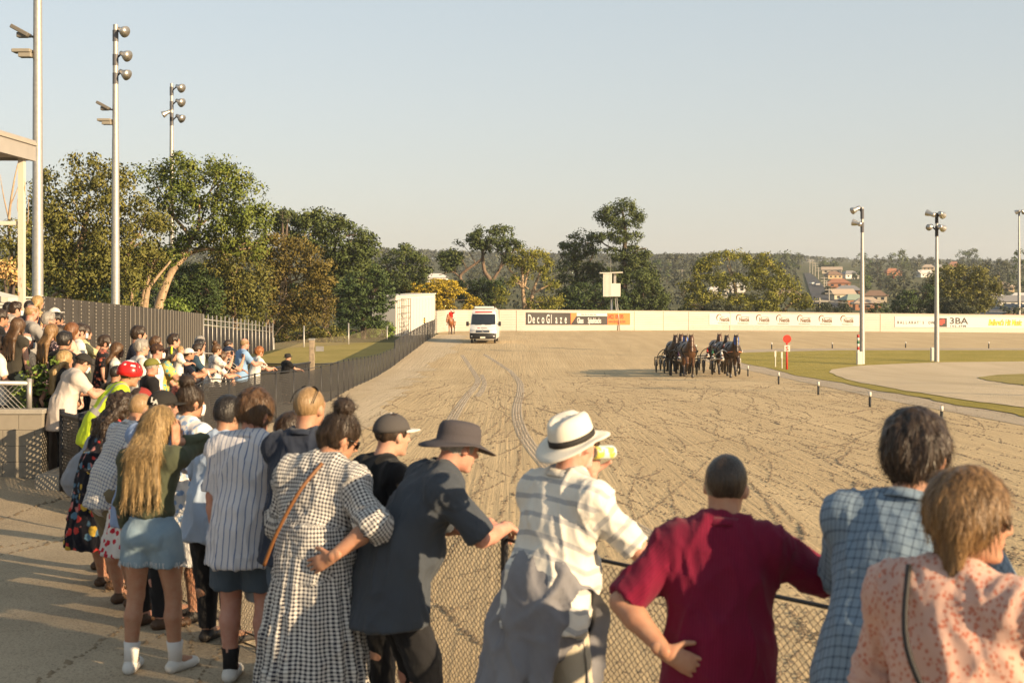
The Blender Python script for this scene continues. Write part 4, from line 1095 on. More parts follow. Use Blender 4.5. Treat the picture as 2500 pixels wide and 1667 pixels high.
tree("gum_tree", "rusty orange-brown gum with several pale stems", [[(598, 565), (618, 532), (660, 535), (702, 546), (742, 582), (768, 622), (772, 690), (745, 745), (690, 740), (640, 735), (605, 700), (600, 640)]], 108, 'brown', .28, .8, 1.3, droop=.2,
     trunks=[([(612, 757), (614, 725), (605, 694)], .2, .1), ([(612, 757), (618, 727), (634, 703), (660, 690)], .2, .06), ([(620, 752), (640, 722), (656, 704)], .2, .08), ([(610, 690), (640, 660), (680, 640)], .1, .03), ([(640, 655), (690, 640), (715, 628)], .08, .02)])
tree("pine_tree", "wide dark pine with a rounded top behind the rusty gum", [[(620, 505), (655, 488), (700, 490), (745, 486), (792, 502), (830, 530), (872, 548), (874, 568), (850, 595), (800, 600), (760, 590), (700, 560), (640, 530)], [(740, 590), (820, 600), (870, 620), (860, 660), (780, 660)]], 128, 'pine', .34, .85, 2.3, gap=-.9)
tree("gum_tree", "thin grey-green gum poking up beside the wide pine", [[(632, 500), (640, 480), (664, 478), (668, 500), (650, 520)]], 124, 'grey', .26, .5, .6)
tree("conifer_tree", "layered dark conifer left of the round pine", [[(770, 650), (822, 625), (870, 610), (900, 645), (902, 720), (880, 752), (790, 752), (768, 700)]], 118, 'dark', .28, .7, 1.3, squash=.45)
tree("pine_tree", "round-topped pine left of the golden shrub", [[(876, 620), (890, 580), (925, 562), (962, 568), (992, 592), (996, 622), (980, 665), (900, 690)]], 150, 'pine', .32, .85, 1.25)
tree("conifer_tree", "very dark conifer behind the white shed", [[(850, 690), (900, 668), (942, 690), (945, 760), (905, 775), (860, 775)]], 140, 'dark', .3, .7, 1.5)
tree("conifer_tree", "dark continuous understorey behind the left gum trees", [[(60, 715), (70, 600), (180, 560), (300, 600), (420, 620), (520, 610), (600, 640), (690, 650), (690, 725)]], 136, 'dark', .36, 1.0, 1.5, depth=3)
tree("conifer_tree", "dark green belt of trees filling the gap behind the rusty gum and the shed", [[(690, 690), (760, 600), (860, 590), (900, 650), (960, 665), (1010, 690), (1010, 716), (700, 730)]], 175, 'pine', .4, 1.0, 1.5, depth=4)
tree("shrub", "tangled olive undergrowth beneath the rusty gum", [[(590, 720), (640, 735), (720, 742), (790, 742), (795, 775), (700, 785), (600, 790)]], 112, 'olive', .24, .6, 1.2, droop=.3)
tree("shrub", "fresh green bushy undergrowth near the perimeter fence", [[(770, 735), (830, 725), (872, 735), (905, 750), (905, 775), (780, 778)]], 122, 'shrub', .24, .6, 1.1)
tree("golden_shrub", "golden yellow conifer behind the shed and ambulance", [[(925, 668), (940, 650), (972, 655), (1000, 640), (1042, 645), (1066, 668), (1102, 688), (1108, 712), (1002, 714), (930, 700)]], 150, 'gold', .26, .5, 1.7, squash=.4)
tree("pine_tree", "spreading flat-topped pine with bare limbs", [[(1072, 548), (1100, 526), (1150, 520), (1200, 530), (1214, 548), (1206, 568), (1170, 586), (1130, 575), (1085, 572)], [(1010, 585), (1050, 556), (1078, 568), (1072, 596), (1040, 620), (1012, 640)], [(1160, 585), (1190, 590), (1180, 605), (1150, 600)]], 168, 'pine', .34, .75, 1.5, gap=-.55,
     trunks=[([(1135, 715), (1128, 650), (1112, 620), (1108, 570)], .4, .15), ([(1128, 650), (1150, 615), (1185, 570)], .25, .05), ([(1066, 652), (1058, 632), (1100, 600), (1112, 585)], .25, .08), ([(1058, 640), (1040, 625), (1008, 632)], .12, .03)], barkm=bark_mat("pine_bark", (.22, .15, .10), (.12, .085, .06)))
tree("conifer_tree", "dark bushy conifers beneath the flat-topped pine", [[(1012, 668), (1050, 650), (1100, 640), (1150, 645), (1160, 714), (1100, 714), (1060, 690)]], 160, 'dark', .3, .75, 1.3)
tree("gum_tree", "pale-stemmed gum right of the ambulance behind the wall", [[(1130, 660), (1150, 605), (1190, 572), (1225, 565), (1258, 580), (1278, 612), (1284, 655), (1250, 662), (1225, 630), (1190, 640), (1150, 690)], [(1130, 690), (1290, 680), (1300, 714), (1130, 714)]], 152, 'gum', .3, .7, .85, droop=.3, gap=-.2,
     trunks=[([(1206, 712), (1201, 670), (1200, 610)], .3, .1), ([(1216, 712), (1226, 665), (1245, 615)], .28, .08), ([(1201, 665), (1180, 630), (1165, 615)], .15, .04), ([(1222, 675), (1250, 660), (1272, 650)], .13, .03), ([(1204, 660), (1214, 620), (1222, 600)], .14, .04)])
tree("pine_tree", "tall layered pine towering over the judges' box", [[(1362, 500), (1390, 471), (1430, 461), (1466, 474), (1482, 498), (1478, 522), (1440, 526), (1395, 524)], [(1360, 544), (1400, 530), (1470, 538), (1478, 556), (1420, 560)], [(1385, 575), (1450, 562), (1498, 586), (1482, 606), (1405, 600)], [(1395, 618), (1490, 600), (1508, 640), (1480, 680), (1400, 676)]], 168, 'pine', .34, .8, 1.5, gap=-.6,
     trunks=[([(1436, 715), (1433, 610), (1436, 530), (1428, 478)], .42, .1), ([(1434, 600), (1465, 575), (1485, 570)], .16, .04), ([(1434, 580), (1395, 565), (1375, 550)], .15, .04), ([(1435, 540), (1405, 510), (1385, 500)], .12, .03)], barkm=BARKD)
tree("pine_tree", "shorter ragged pine leaning left beside the tall layered pine", [[(1272, 575), (1308, 546), (1340, 530), (1376, 542), (1384, 572), (1340, 596), (1290, 604)], [(1262, 620), (1330, 600), (1384, 610), (1380, 650), (1300, 660)]], 172, 'pine', .34, .8, 1.4, gap=-.5,
     trunks=[([(1322, 715), (1325, 640), (1318, 590), (1340, 550)], .35, .08), ([(1325, 640), (1355, 600), (1365, 570)], .15, .04), ([(1322, 620), (1295, 600), (1285, 580)], .13, .03)], barkm=BARKD)
tree("conifer_tree", "dark dense trees below the ragged pine, behind the advertising board", [[(1282, 668), (1330, 650), (1400, 655), (1440, 680), (1440, 714), (1290, 714)]], 158, 'dark', .3, .8, 1.4)
tree("conifer_tree", "dark green bushy tree right of the judges' box", [[(1432, 640), (1468, 620), (1508, 642), (1532, 682), (1534, 712), (1430, 714)]], 160, 'pine', .3, .75, 1.5)
tree("gum_tree", "wide yellow-green gum behind the logo board", [[(1585, 632), (1602, 592), (1642, 586), (1672, 572), (1702, 581), (1752, 584), (1788, 602), (1802, 628), (1832, 652), (1760, 668), (1690, 660), (1630, 655)], [(1534, 668), (1560, 642), (1600, 650), (1660, 680), (1750, 672), (1828, 652), (1856, 682), (1866, 714), (1536, 714)]], 178, 'gum', .34, .85, 1.1, droop=.15, gap=-.3,
     trunks=[([(1690, 714), (1688, 660), (1670, 610)], .3, .08), ([(1800, 714), (1825, 690), (1850, 682)], .16, .05), ([(1766, 714), (1790, 680), (1800, 650)], .16, .05), ([(1590, 714), (1575, 690), (1560, 670)], .16, .05)])
tree("gum_tree", "dark green domed tree behind the radio station board", [[(2130, 660), (2150, 616), (2190, 610), (2238, 615), (2280, 642), (2296, 668), (2290, 700), (2230, 718), (2130, 718)]], 190, 'olive', .34, .9, 1.5,
     trunks=[([(2222, 716), (2228, 690), (2215, 660)], .2, .06), ([(2222, 712), (2245, 680), (2255, 665)], .16, .05)])
tree("conifer_tree", "pointed dark conifers left of the domed tree", [[(2046, 716), (2060, 680), (2080, 662), (2096, 672), (2110, 655), (2140, 660), (2150, 718)]], 184, 'dark', .32, .7, 1.3)
tree("shrub", "grey-green low gum regrowth in front of the domed tree", [[(2140, 690), (2200, 685), (2260, 692), (2290, 718), (2140, 718)]], 182, 'grey', .3, .7, 1.1)
for i, (x0, x1, yt, key, lb) in enumerate([(1296, 1400, 690, 'olive', "low olive scrub along the wall below the ragged pine"), (1548, 1720, 692, 'grey', "low grey-green scrub along the wall below the wide gum"),
                                           (1868, 1960, 694, 'grey', "low scrub along the wall near the road"), (1985, 2050, 698, 'dark', "low dark scrub along the wall left of the conifers"), (2290, 2352, 702, 'grey', "low scrub along the wall at the right edge")]):
    tree("shrub", lb, [[(x0, 716), (x0 + 15, yt + 6), ((x0 + x1) / 2, yt), (x1 - 12, yt + 8), (x1, 716)]], 176, key, .3, .6, 1.0)
# leafy planter shrub behind the block wall
tree("leafy_shrub", "glossy green leafy bush behind the mesh rail of the block wall", [[(58, 905), (70, 872), (100, 860), (125, 880), (130, 930), (128, 1004), (70, 1004)]], 18.6, 'shrub', .085, .20, 1.6, ov=False, per=34, depth=.5, aspect=.6)
tree("leafy_shrub", "small leafy branch sticking up before the black-shirted man", [[(128, 880), (145, 862), (160, 885), (150, 905), (130, 900)]], 18.2, 'shrub', .075, .12, 1.2, ov=False, per=26, depth=.2, aspect=.6)
tree("leafy_shrub", "thin leafy sprig among the hands on the inner fence", [[(428, 980), (436, 930), (450, 925), (458, 950), (446, 990)]], 18.5, 'shrub', .06, .10, .8, ov=False, per=16, depth=.15, aspect=.55)

# ================================================================== the town on the far slope
def far_ground(x, y):
    for d in np.geomspace(320, 2600, 500):
        X = (x - 1250) / FPX * d
        if CZ - (y - HZ) / FPX * d < float(gz(X, d)): return Vector((X, d, float(gz(X, d))))
    d = 1500.0; return Vector(((x - 1250) / FPX * d, d, float(gz((x - 1250) / FPX * d, d))))
def far_tree(x, yt, yb, wd, key, label, d=None, point=False):
    p = far_ground(x, yb)
    k = p.y / FPX; h = max(3.0, CZ - (yt - HZ) * k - p.z); w2 = wd * k / 2 * 1.2
    TREE_SEED[0] += 1; rs = np.random.default_rng(TREE_SEED[0])
    rt = empty("distant_tree", p); tag(rt, label, "tree", "trees in the far suburb")
    n = int(np.clip(w2 * h / 5, 20, 80)); t = rs.random(n); ang = rs.uniform(0, 6.28, n); r = np.sqrt(rs.random(n))
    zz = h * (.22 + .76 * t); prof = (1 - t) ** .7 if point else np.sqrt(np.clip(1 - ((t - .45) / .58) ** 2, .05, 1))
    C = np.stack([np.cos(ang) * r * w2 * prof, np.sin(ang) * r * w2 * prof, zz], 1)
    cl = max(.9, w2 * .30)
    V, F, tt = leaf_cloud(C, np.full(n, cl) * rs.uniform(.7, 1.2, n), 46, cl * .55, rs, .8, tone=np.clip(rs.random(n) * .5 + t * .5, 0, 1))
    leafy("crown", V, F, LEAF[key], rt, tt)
    mb = MB(); mb.tube([(0, 0, -.5), (0, 0, h * .6)], [.25, .12], 6); mb.build("trunk", BARKD, rt)
FT = [(2105, 618, 690, 34, 'dark', "dark tall tree on the slope behind the striped-marker pole"), (2142, 624, 685, 38, 'grey', "grey-green tree right of the right-hand light pole"), (2200, 614, 672, 54, 'pine', "wide dark tree above the terracotta house"),
      (2240, 622, 655, 28, 'grey', "slim pale tree on the skyline"), (2277, 630, 655, 36, 'grey', "low skyline tree left of the four-lamp pole"), (2352, 612, 655, 36, 'dark', "blue-dark conifer of the skyline pair"), (2368, 607, 655, 44, 'pine', "broad skyline tree beside the blue-dark conifer"),
      (2440, 636, 705, 64, 'grey', "grey tree mass right of the domed tree"), (2490, 611, 725, 56, 'dark', "tall dark tree at the right edge of the picture"), (2118, 675, 706, 16, 'shrub', "small light green poplar on the slope"),
      (2150, 680, 712, 20, 'grey', "first of the two grey poplars"), (2168, 676, 724, 20, 'grey', "taller grey poplar on the slope"), (2186, 702, 748, 18, 'grey', "lower grey poplar beside the conifers"), (2206, 667, 700, 36, 'grey', "dusty bush below the terracotta house"),
      (1646, 622, 676, 62, 'grey', "large grey-green tree on the slope left of the wide gum"), (1686, 632, 672, 40, 'grey', "rounded grey tree behind the wide gum"), (1921, 618, 672, 66, 'pine', "broad dark tree beside the sloping road"), (2020, 640, 662, 52, 'pine', "low dark tree above the upper houses"),
      (1612, 634, 690, 44, 'dark', "dark tree beside the tall layered pine"), (1008, 655, 690, 26, 'grey', "small grey tree behind the golden conifer"), (1040, 640, 685, 30, 'grey', "second grey tree behind the golden conifer"), (2000, 745, 760, 40, 'grey', "bush above the wall near the road"),
      (2115, 690, 712, 18, 'dark', "small dark tree among the brick houses"), (2090, 664, 684, 24, 'dark', "dark garden tree beside the grey-roofed house"), (2250, 690, 735, 40, 'grey', "grey tree behind the domed tree"), (2460, 690, 722, 26, 'grey', "garden tree by the yellow house"),
      (1628, 662, 690, 18, 'shrub', "pale green pointed tree beside the wide gum"), (2410, 645, 690, 40, 'grey', "hazy tree right of the skyline pair"), (2060, 745, 763, 34, 'grey', "bush below the green-roofed house"), (2020, 700, 722, 22, 'grey', "street tree beside the power poles")]
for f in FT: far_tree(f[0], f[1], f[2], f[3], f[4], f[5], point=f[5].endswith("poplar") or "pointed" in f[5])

WALLC = {'brick': M("orange_brick", (.42, .19, .10), .85, vary=.15), 'cream': M("cream_render", (.62, .52, .38), .8), 'white': M("white_render", (.72, .68, .62), .7), 'tan': M("tan_brick", (.50, .37, .22), .85)}
ROOFC = {'terra': M("terracotta_tiles", (.36, .16, .09), .8, vary=.15), 'brown': M("brown_tiles", (.24, .15, .10), .8, vary=.15), 'grey': M("grey_roof", (.26, .25, .25), .7), 'green': M("green_roof", (.27, .32, .25), .7), 'tanr': M("tan_roof", (.48, .37, .27), .7), 'pale': M("pale_roof", (.66, .62, .57), .5)}
WIN = M("dark_window", (.03, .035, .045), .2, 0, .5)
def house(x, yt, yb, wd, wc, rc, label, gable=False, rz=0.0):
    p = far_ground(x, yb); k = p.y / FPX; W = max(7.0, wd * k); D = W * .75; H = max(3.6, (yb - yt) * k); wh = H * .52
    rt = empty("house", p, rz); tag(rt, label, "house", "houses on the far slope")
    mb = MB(); mb.box((0, 0, wh / 2 - .5), (W, D, wh + 1)); mb.build("wall", WALLC[wc], rt)
    e = .5; a, b = W / 2 + e, D / 2 + e; r = W * .24
    mb = MB()
    if gable: mb.add([(-a, -b, wh), (a, -b, wh), (a, b, wh), (-a, b, wh), (-a, 0, H), (a, 0, H)], [(0, 1, 5, 4), (2, 3, 4, 5), (0, 4, 3), (1, 2, 5), (3, 2, 1, 0)])
    else: mb.add([(-a, -b, wh), (a, -b, wh), (a, b, wh), (-a, b, wh), (-r, 0, H), (r, 0, H)], [(0, 1, 5, 4), (2, 3, 4, 5), (0, 4, 3), (1, 2, 5), (3, 2, 1, 0)])
    mb.build("roof", ROOFC[rc], rt)
    for q in (-.3, .02, .32):
        mb = MB(); mb.box((q * W, -D / 2 - .02, wh * .55), (W * .13, .06, wh * .42)); mb.build("window", WIN, rt)
HS = [(2031, 656, 668, 46, 'cream', 'tanr', "tan-roofed house at the top of the street"), (2034, 671, 681, 32, 'tan', 'brown', "dark-roofed house second down the street"), (2074, 661, 680, 38, 'white', 'grey', "grey-roofed white house right of the top house"),
      (2046, 681, 703, 54, 'brick', 'terra', "terracotta-roofed brick house beside the power poles"), (2070, 699, 722, 64, 'brick', 'grey', "long grey-roofed brick house"), (2055, 716, 733, 48, 'cream', 'tanr', "cream house with long tan roof beside the road"),
      (2083, 728, 748, 46, 'brick', 'green', "brick house with a pale green roof"), (2116, 741, 757, 42, 'brick', 'tanr', "low brick house just above the wall"), (2137, 716, 737, 42, 'cream', 'brown', "cream hip-roofed house right of the light pole"),
      (2178, 655, 674, 38, 'brick', 'terra', "red brick house with terracotta roof between dark trees"), (2256, 667, 677, 24, 'white', 'pale', "small white house left of the four-lamp pole"), (2329, 639, 651, 24, 'brick', 'terra', "red-roofed house on the skyline"),
      (2266, 647, 660, 26, 'tan', 'tanr', "yellowish house just under the skyline"), (2290, 649, 660, 28, 'white', 'grey', "grey-roofed house beside the yellowish one"), (2428, 721, 746, 48, 'cream', 'pale', "pale-roofed cream house right of the domed tree"),
      (2466, 732, 752, 40, 'white', 'grey', "white gabled house near the right edge"), (2492, 726, 744, 40, 'cream', 'pale', "pale house partly cut by the right edge"), (2446, 699, 713, 24, 'tan', 'tanr', "small yellow-brick house above the pale-roofed one"),
      (1745, 714, 727, 46, 'white', 'pale', "white building glimpsed through the left of the wide gum"), (1795, 700, 714, 40, 'white', 'pale', "white building glimpsed through the middle of the wide gum"), (1905, 706, 720, 40, 'cream', 'pale', "pale building glimpsed through the right of the wide gum"),
      (1066, 668, 690, 52, 'white', 'pale', "white building behind the golden conifer")]
for i, h_ in enumerate(HS): house(*h_, gable=(i % 5 == 0), rz=(-.25, .15, .3, -.1)[i % 4])
p = at(2478, 768, 215); rt = empty("house", p); tag(rt, "dark steep-roofed house with a red gable end at the right edge", "house", "houses on the far slope")
mb = MB(); mb.box((2.5, 3, -1.5), (6, 8, 3)); mb.build("wall", WALLC['brick'], rt)
mb = MB(); mb.add([(-4, -2, -.3), (1.6, -2, 1.6), (1.6, 8, 1.6), (-4, 8, -.3)], [(0, 1, 2, 3)]); mb.add([(-4, -2, -.45), (1.6, -2, 1.45), (1.6, 8, 1.45), (-4, 8, -.45)], [(3, 2, 1, 0)]); mb.build("roof", M("slate_roof", (.07, .075, .085), .6), rt)
mb = MB(); mb.prism([(1.0, -2.1, -.6), (6.5, -2.1, -.6), (6.5, -2.1, 1.6), (2.6, -2.1, 1.8)], (0, .3, 0)); mb.build("gable", M("red_gable", (.35, .12, .07), .8), rt)
# street climbing the slope, cars, power poles
V, F = [], []
rows_ = [(1988, 2082, 757), (1984, 2052, 740), (1980, 2032, 722), (1974, 2014, 704), (1970, 2002, 690), (1966, 1990, 678), (1963, 1978, 668)]
for a, b, y in rows_:
    for x in np.linspace(a, b, 5): q = far_ground(x, y); V.append((q.x, q.y, q.z + .35))
F = [(i * 5 + j, i * 5 + j + 1, i * 5 + 6 + j, i * 5 + 5 + j) for i in range(len(rows_) - 1) for j in range(4)]
tag(mesh_obj("street", V, F, M("asphalt", (.06, .058, .06), .9)), kind="structure")
def tiny_car(x, y, col, label):
    p = far_ground(x, y); rt = empty("distant_car", p + Vector((0, 0, .4))); tag(rt, label, "car", "cars in the far suburb")
    mb = MB(); mb.box((0, 0, .55), (1.8, 4.2, .7)); bevel(mb.build("body", M("car_" + col[0], col[1], .3), rt), .15); mb = MB(); mb.box((0, .1, 1.1), (1.5, 2.2, .55)); bevel(mb.build("cabin", WIN, rt), .2)
    for sx in (-.8, .8):
        for sy in (-1.3, 1.3):
            mb = MB(); mb.tube([(sx - .1, sy, .3), (sx + .1, sy, .3)], .32, 10); mb.build("wheel", INK, rt)
tiny_car(1984, 697, ('white', (.75, .73, .7)), "white car driving on the far street"); tiny_car(1994, 700, ('silver', (.5, .5, .5)), "silver car parked on the far street"); tiny_car(2181, 683, ('red', (.4, .04, .03)), "red car below the terracotta house"); tiny_car(2194, 684, ('dark', (.05, .05, .06)), "dark car beside the red one")
def power_pole(x, yt, yb, label, d=None):
    p = far_ground(x, yb) if d is None else at(x, yb, d); k = p.y / FPX; h = (yb - yt) * k; rt = empty("power_pole", p); tag(rt, label, "power pole", "power poles of the suburb")
    r = .22 if d is None else .16
    mb = MB(); mb.tube([(0, 0, -2), (0, 0, h)], [r, r * .7], 6); mb.build("shaft", M("pole_grey", (.42, .38, .32), .8), rt)
    for z in (h - .5, h - 1.6):
        mb = MB(); mb.box((0, 0, z), (2.6, .15, .18)); mb.build("crossarm", M("pole_grey"), rt)
    return p + Vector((0, 0, h - .4))
PPL = [(1977, 632, 668, "tallest far power pole at the top of the street"), (1984, 634, 670, "second power pole from the top of the street"), (1990, 641, 674, "third power pole down the street"), (1998, 652, 682, "fourth power pole down the street"),
       (2012, 676, 705, "power pole beside the terracotta house"), (2018, 688, 716, "power pole before the long brick house"), (2024, 704, 736, "power pole beside the cream house"), (2065, 695, 722, "thin power pole over the grey roof"), (2243, 640, 672, "power pole beside the slim pale tree"),
       (1665, 658, 680, "power pole left of the wide gum")]
for a in PPL: power_pole(*a)
t0_ = power_pole(2001, 727, 772, "nearest power pole just behind the white wall", 200)
for dz, y1 in ((0, 757), (.1, 763)):
    b_ = at(2520, y1, 205); P = [t0_.lerp(b_, t) + Vector((0, 0, dz - 4 * t * (1 - t) * .5)) for t in np.linspace(0, 1, 12)]
    mb = MB(); mb.tube(P, .03, 4); tag(mb.build("power_line", M("cable_grey", (.35, .33, .3), .6)), "upper wire from the nearest power pole to the right edge" if dz == 0 else "lower wire from the nearest power pole to the right edge", "wire")
# wooded ridge: a far forest that reads as one mass
def forest():
    rs = np.random.default_rng(77); n = 2600
    u = rs.uniform(-.52, .52, n); d = 950 + 900 * rs.random(n) ** .8
    X = u * d; Z = gz(X, d)
    sky = np.interp(u * FPX + 1250, [-600, 900, 1050, 1300, 1600, 1750, 1950, 2080, 2250, 2500, 3000], [600, 606, 610, 618, 622, 617, 622, 634, 634, 636, 630])
    H = np.minimum(16, np.maximum(4, CZ + (HZ - sky) / FPX * d - Z)); keep = (CZ + (HZ - sky) / FPX * d - Z > 3) & ~((u * FPX + 1250 > 1955) & (d < 1400))
    X, d, Z, H = X[keep], d[keep], Z[keep], H[keep] * rs.uniform(.75, 1.05, keep.sum())
    C = np.concatenate([np.stack([X + rs.normal(0, 2.0, len(X)), d + rs.normal(0, 2, len(X)), Z + H * f], 1) for f in (.35, .55, .75, .92)])
    R = np.concatenate([np.full(len(X), r) for r in (3.4, 3.6, 3.0, 1.7)])
    V, F, T = leaf_cloud(C, R, 9, 2.6, rs, .7)
    tag(leafy("forest_ridge", V, F, LEAF['grey'], None, T), "grey-green wooded ridge along the skyline", "forest", kind="stuff")
forest()
def slope_woods():
    rs = np.random.default_rng(31); n = 1300; u = rs.uniform(-.40, .40, n); d = 360 + 640 * rs.random(n)
    pxx = u * FPX + 1250; X = u * d; Z = gz(X, d); py = HZ + (CZ - Z) / d * FPX
    ok = np.ones(n, bool)
    for h_ in HS: ok &= ~((np.abs(pxx - h_[0]) < h_[3] * .62) & (py > h_[1] - 2) & (py < h_[2] + 32))
    ok &= ~((pxx > 1958) & (pxx < 2088) & (py < 775))
    X, d, Z = X[ok], d[ok], Z[ok]; H = rs.uniform(4, 8.5, len(X)); cl = np.concatenate([np.stack([X + rs.normal(0, 1.2, len(X)), d, Z + H * f], 1) for f in (.35, .6, .85)])
    R = np.concatenate([H * f for f in (.30, .30, .2)]); V, F, T = leaf_cloud(cl, R, 20, 1.3, rs, .85)
    tag(leafy("slope_woodland", V, F, LEAF['grey'], None, T), "mixed garden trees and scrub filling the far slope", "woodland", kind="stuff")
slope_woods()
# ================================================================== people: builder
def cloth(name, col, pat=None, c2=(.1, .1, .3), sc=.05, duty=.5, c3=None, rough=.9):
    key = "cloth_" + name
    if key in _MC: return _MC[key]
    m = bpy.data.materials.new(key); m.use_nodes = True; t = NT(m); t.b.inputs["Roughness"].default_value = rough; t.b.inputs["Specular IOR Level"].default_value = .12
    t.b.inputs["Sheen Weight"].default_value = .08
    uvc = t.coord("UV"); u = t.xyz(uvc)
    wob = t.noise(t.coord(), 9, 3)
    def fr(x, d): return t.math('LESS_THAN', t.math('FRACT', t.math('DIVIDE', t.math('ADD', x, t.math('MULTIPLY', wob, .012)), sc)), d)
    c = col
    if pat == 'vstripe': c = t.mix(fr(u[0], duty), col, c2)
    elif pat == 'hstripe': c = t.mix(fr(u[1], duty), col, c2)
    elif pat == 'gingham':
        a, b = fr(u[0], .5), fr(u[1], .5); c = t.mix(t.math('MULTIPLY', t.math('ADD', a, b), .5), col, c2)
    elif pat == 'check':
        a, b = fr(u[0], duty), fr(u[1], duty); c = t.mix(t.math('MULTIPLY', t.math('ADD', a, b), .5), col, c2)
    elif pat in ('floral', 'leopard', 'blotch'):
        vo = t.n("TexVoronoi"); vo.inputs["Scale"].default_value = 1 / sc
        mp = t.n("Mapping"); t.put(mp.inputs[0], uvc); t.put(vo.inputs["Vector"], mp.outputs[0]); vo.inputs["Randomness"].default_value = 1
        dd = t.math('ADD', vo.outputs["Distance"], t.math('MULTIPLY', t.noise(uvc, 2.4 / sc, 2), .35))
        msk = t.step(dd, duty + .36, duty + .28)
        cc = c2
        if c3 is not None:
            sp = t.n("SeparateColor"); t.put(sp.inputs[0], vo.outputs["Color"]); k = c3 if isinstance(c3, list) else [c3]
            cc = t.ramp(sp.outputs[0], [(i / (len(k) + 1), q) for i, q in enumerate([c2] + k)], 'CONSTANT')
        c = t.mix(msk, col, cc)
    elif pat == 'denim':
        c = t.mix(t.step(t.noise(t.coord(), 7, 4), .35, .7), col, c2)
    fade = t.noise(t.coord(), 4, 3); c = t.mix(t.math('MULTIPLY', t.step(fade, .4, .75), .16), c, (.02, .02, .03)); t.color(c)
    t.bump(t.math('ADD', t.noise(t.coord(scale=(1, 1, .45)), 14, 3, .5, .6), t.math('MULTIPLY', t.noise(t.coord(), 260, 2), .12)), .5, .012)
    _MC[key] = m; return m

def skin(name, col):
    key = "skin_" + name
    if key in _MC: return _MC[key]
    m = bpy.data.materials.new(key); m.use_nodes = True; t = NT(m); t.b.inputs["Roughness"].default_value = .55; t.b.inputs["Specular IOR Level"].default_value = .3
    a = t.n("Attribute"); a.attribute_name = "tint"
    n1 = t.noise(t.coord(), 22, 4); c = t.mix(t.step(n1, .35, .7), col, (col[0] * .92, col[1] * .76, col[2] * .72))
    c = t.mix(a.outputs["Alpha"], c, a.outputs["Color"]); t.color(c)
    t.b.inputs["Subsurface Weight"].default_value = .12; t.b.inputs["Subsurface Radius"].default_value = (.02, .008, .004); t.b.inputs["Subsurface Scale"].default_value = .6
    t.bump(t.noise(t.coord(), 70, 3), .12, .004); _MC[key] = m; return m
SK = {'fair': skin("fair", (.56, .33, .235)), 'tan': skin("tan", (.47, .26, .165)), 'pink': skin("pink", (.58, .31, .23)), 'olive': skin("olive", (.40, .235, .15)), 'deep': skin("deep", (.27, .15, .10))}

def hairm(name, c1, c2):
    key = "hair_" + name
    if key in _MC: return _MC[key]
    m = bpy.data.materials.new(key); m.use_nodes = True; t = NT(m); t.b.inputs["Roughness"].default_value = .42; t.b.inputs["Specular IOR Level"].default_value = .35
    n1 = t.noise(t.coord(scale=(1, 1, .16)), 75, 3, .6, .8); n2 = t.noise(t.coord(scale=(1, 1, .4)), 9, 3)
    t.color(t.mix(t.step(t.math('ADD', t.math('MULTIPLY', n1, .7), t.math('MULTIPLY', n2, .4)), .38, .72), c1, c2))
    t.bump(n1, .6, .01); _MC[key] = m; return m
HR = {'black': hairm("black", (.012, .010, .010), (.030, .024, .020)), 'dark': hairm("dark_brown", (.022, .014, .010), (.055, .035, .022)), 'brown': hairm("brown", (.05, .026, .013), (.13, .07, .032)),
      'auburn': hairm("auburn", (.10, .038, .014), (.23, .10, .04)), 'ginger': hairm("ginger", (.20, .07, .02), (.34, .13, .04)), 'blond': hairm("blond", (.20, .125, .05), (.48, .33, .15)), 'sandy': hairm("sandy", (.22, .135, .06), (.36, .235, .115)),
      'grey': hairm("grey", (.20, .18, .16), (.40, .37, .33)), 'white': hairm("white", (.50, .47, .43), (.72, .69, .64)), 'salt': hairm("salt_pepper", (.022, .018, .016), (.095, .080, .066)), 'mousy': hairm("mousy", (.085, .045, .020), (.34, .20, .085))}

def rot(ax, a): return np.array(Matrix.Rotation(a, 3, ax))
def nv(v): v = np.asarray(v, float); return v / np.linalg.norm(v)

HEADK = .99
ARMS = {  # right-arm versions (upper direction, forearm direction, hand direction, palm direction, curl)
    'down': ((.16, .05, -1), (.05, .28, -1), (0, .2, -1), (-1, 0, 0), .45),
    'rail': ((.28, .62, -.72), (-.45, .85, .12), (-.6, .7, -.35), (0, -.2, -1), .5),
    'railf': ((.2, .7, -.6), (-.15, 1, -.1), (-.1, .8, -.5), (0, -.2, -1), .6),
    'hip': ((.74, -.30, -.62), (-.70, .25, -.60), (-.75, .1, -.5), (-.6, .75, 0), .35),
    'phone': ((.22, .72, -.5), (-.25, .42, .9), (-.3, .2, .9), (-.6, -.6, 0), .9),
    'cross': ((.2, .35, -.9), (-.9, .45, .1), (-1, .1, .1), (0, -1, 0), .5),
    'drink': ((.40, .80, -.55), (-.28, .22, .92), (-.45, .35, .6), (-.7, -.4, 0), 1.1),
    'head': ((.55, .45, .25), (-.55, .05, .85), (-.6, -.1, .5), (-.5, -.5, -.5), .4),
    'hold': ((.18, .30, -.93), (-.25, .95, .05), (-.2, .95, .1), (-.8, 0, .2), .9),
    'point': ((.3, .6, -.6), (.1, .95, -.1), (0, 1, -.2), (0, 0, -1), .3),
}

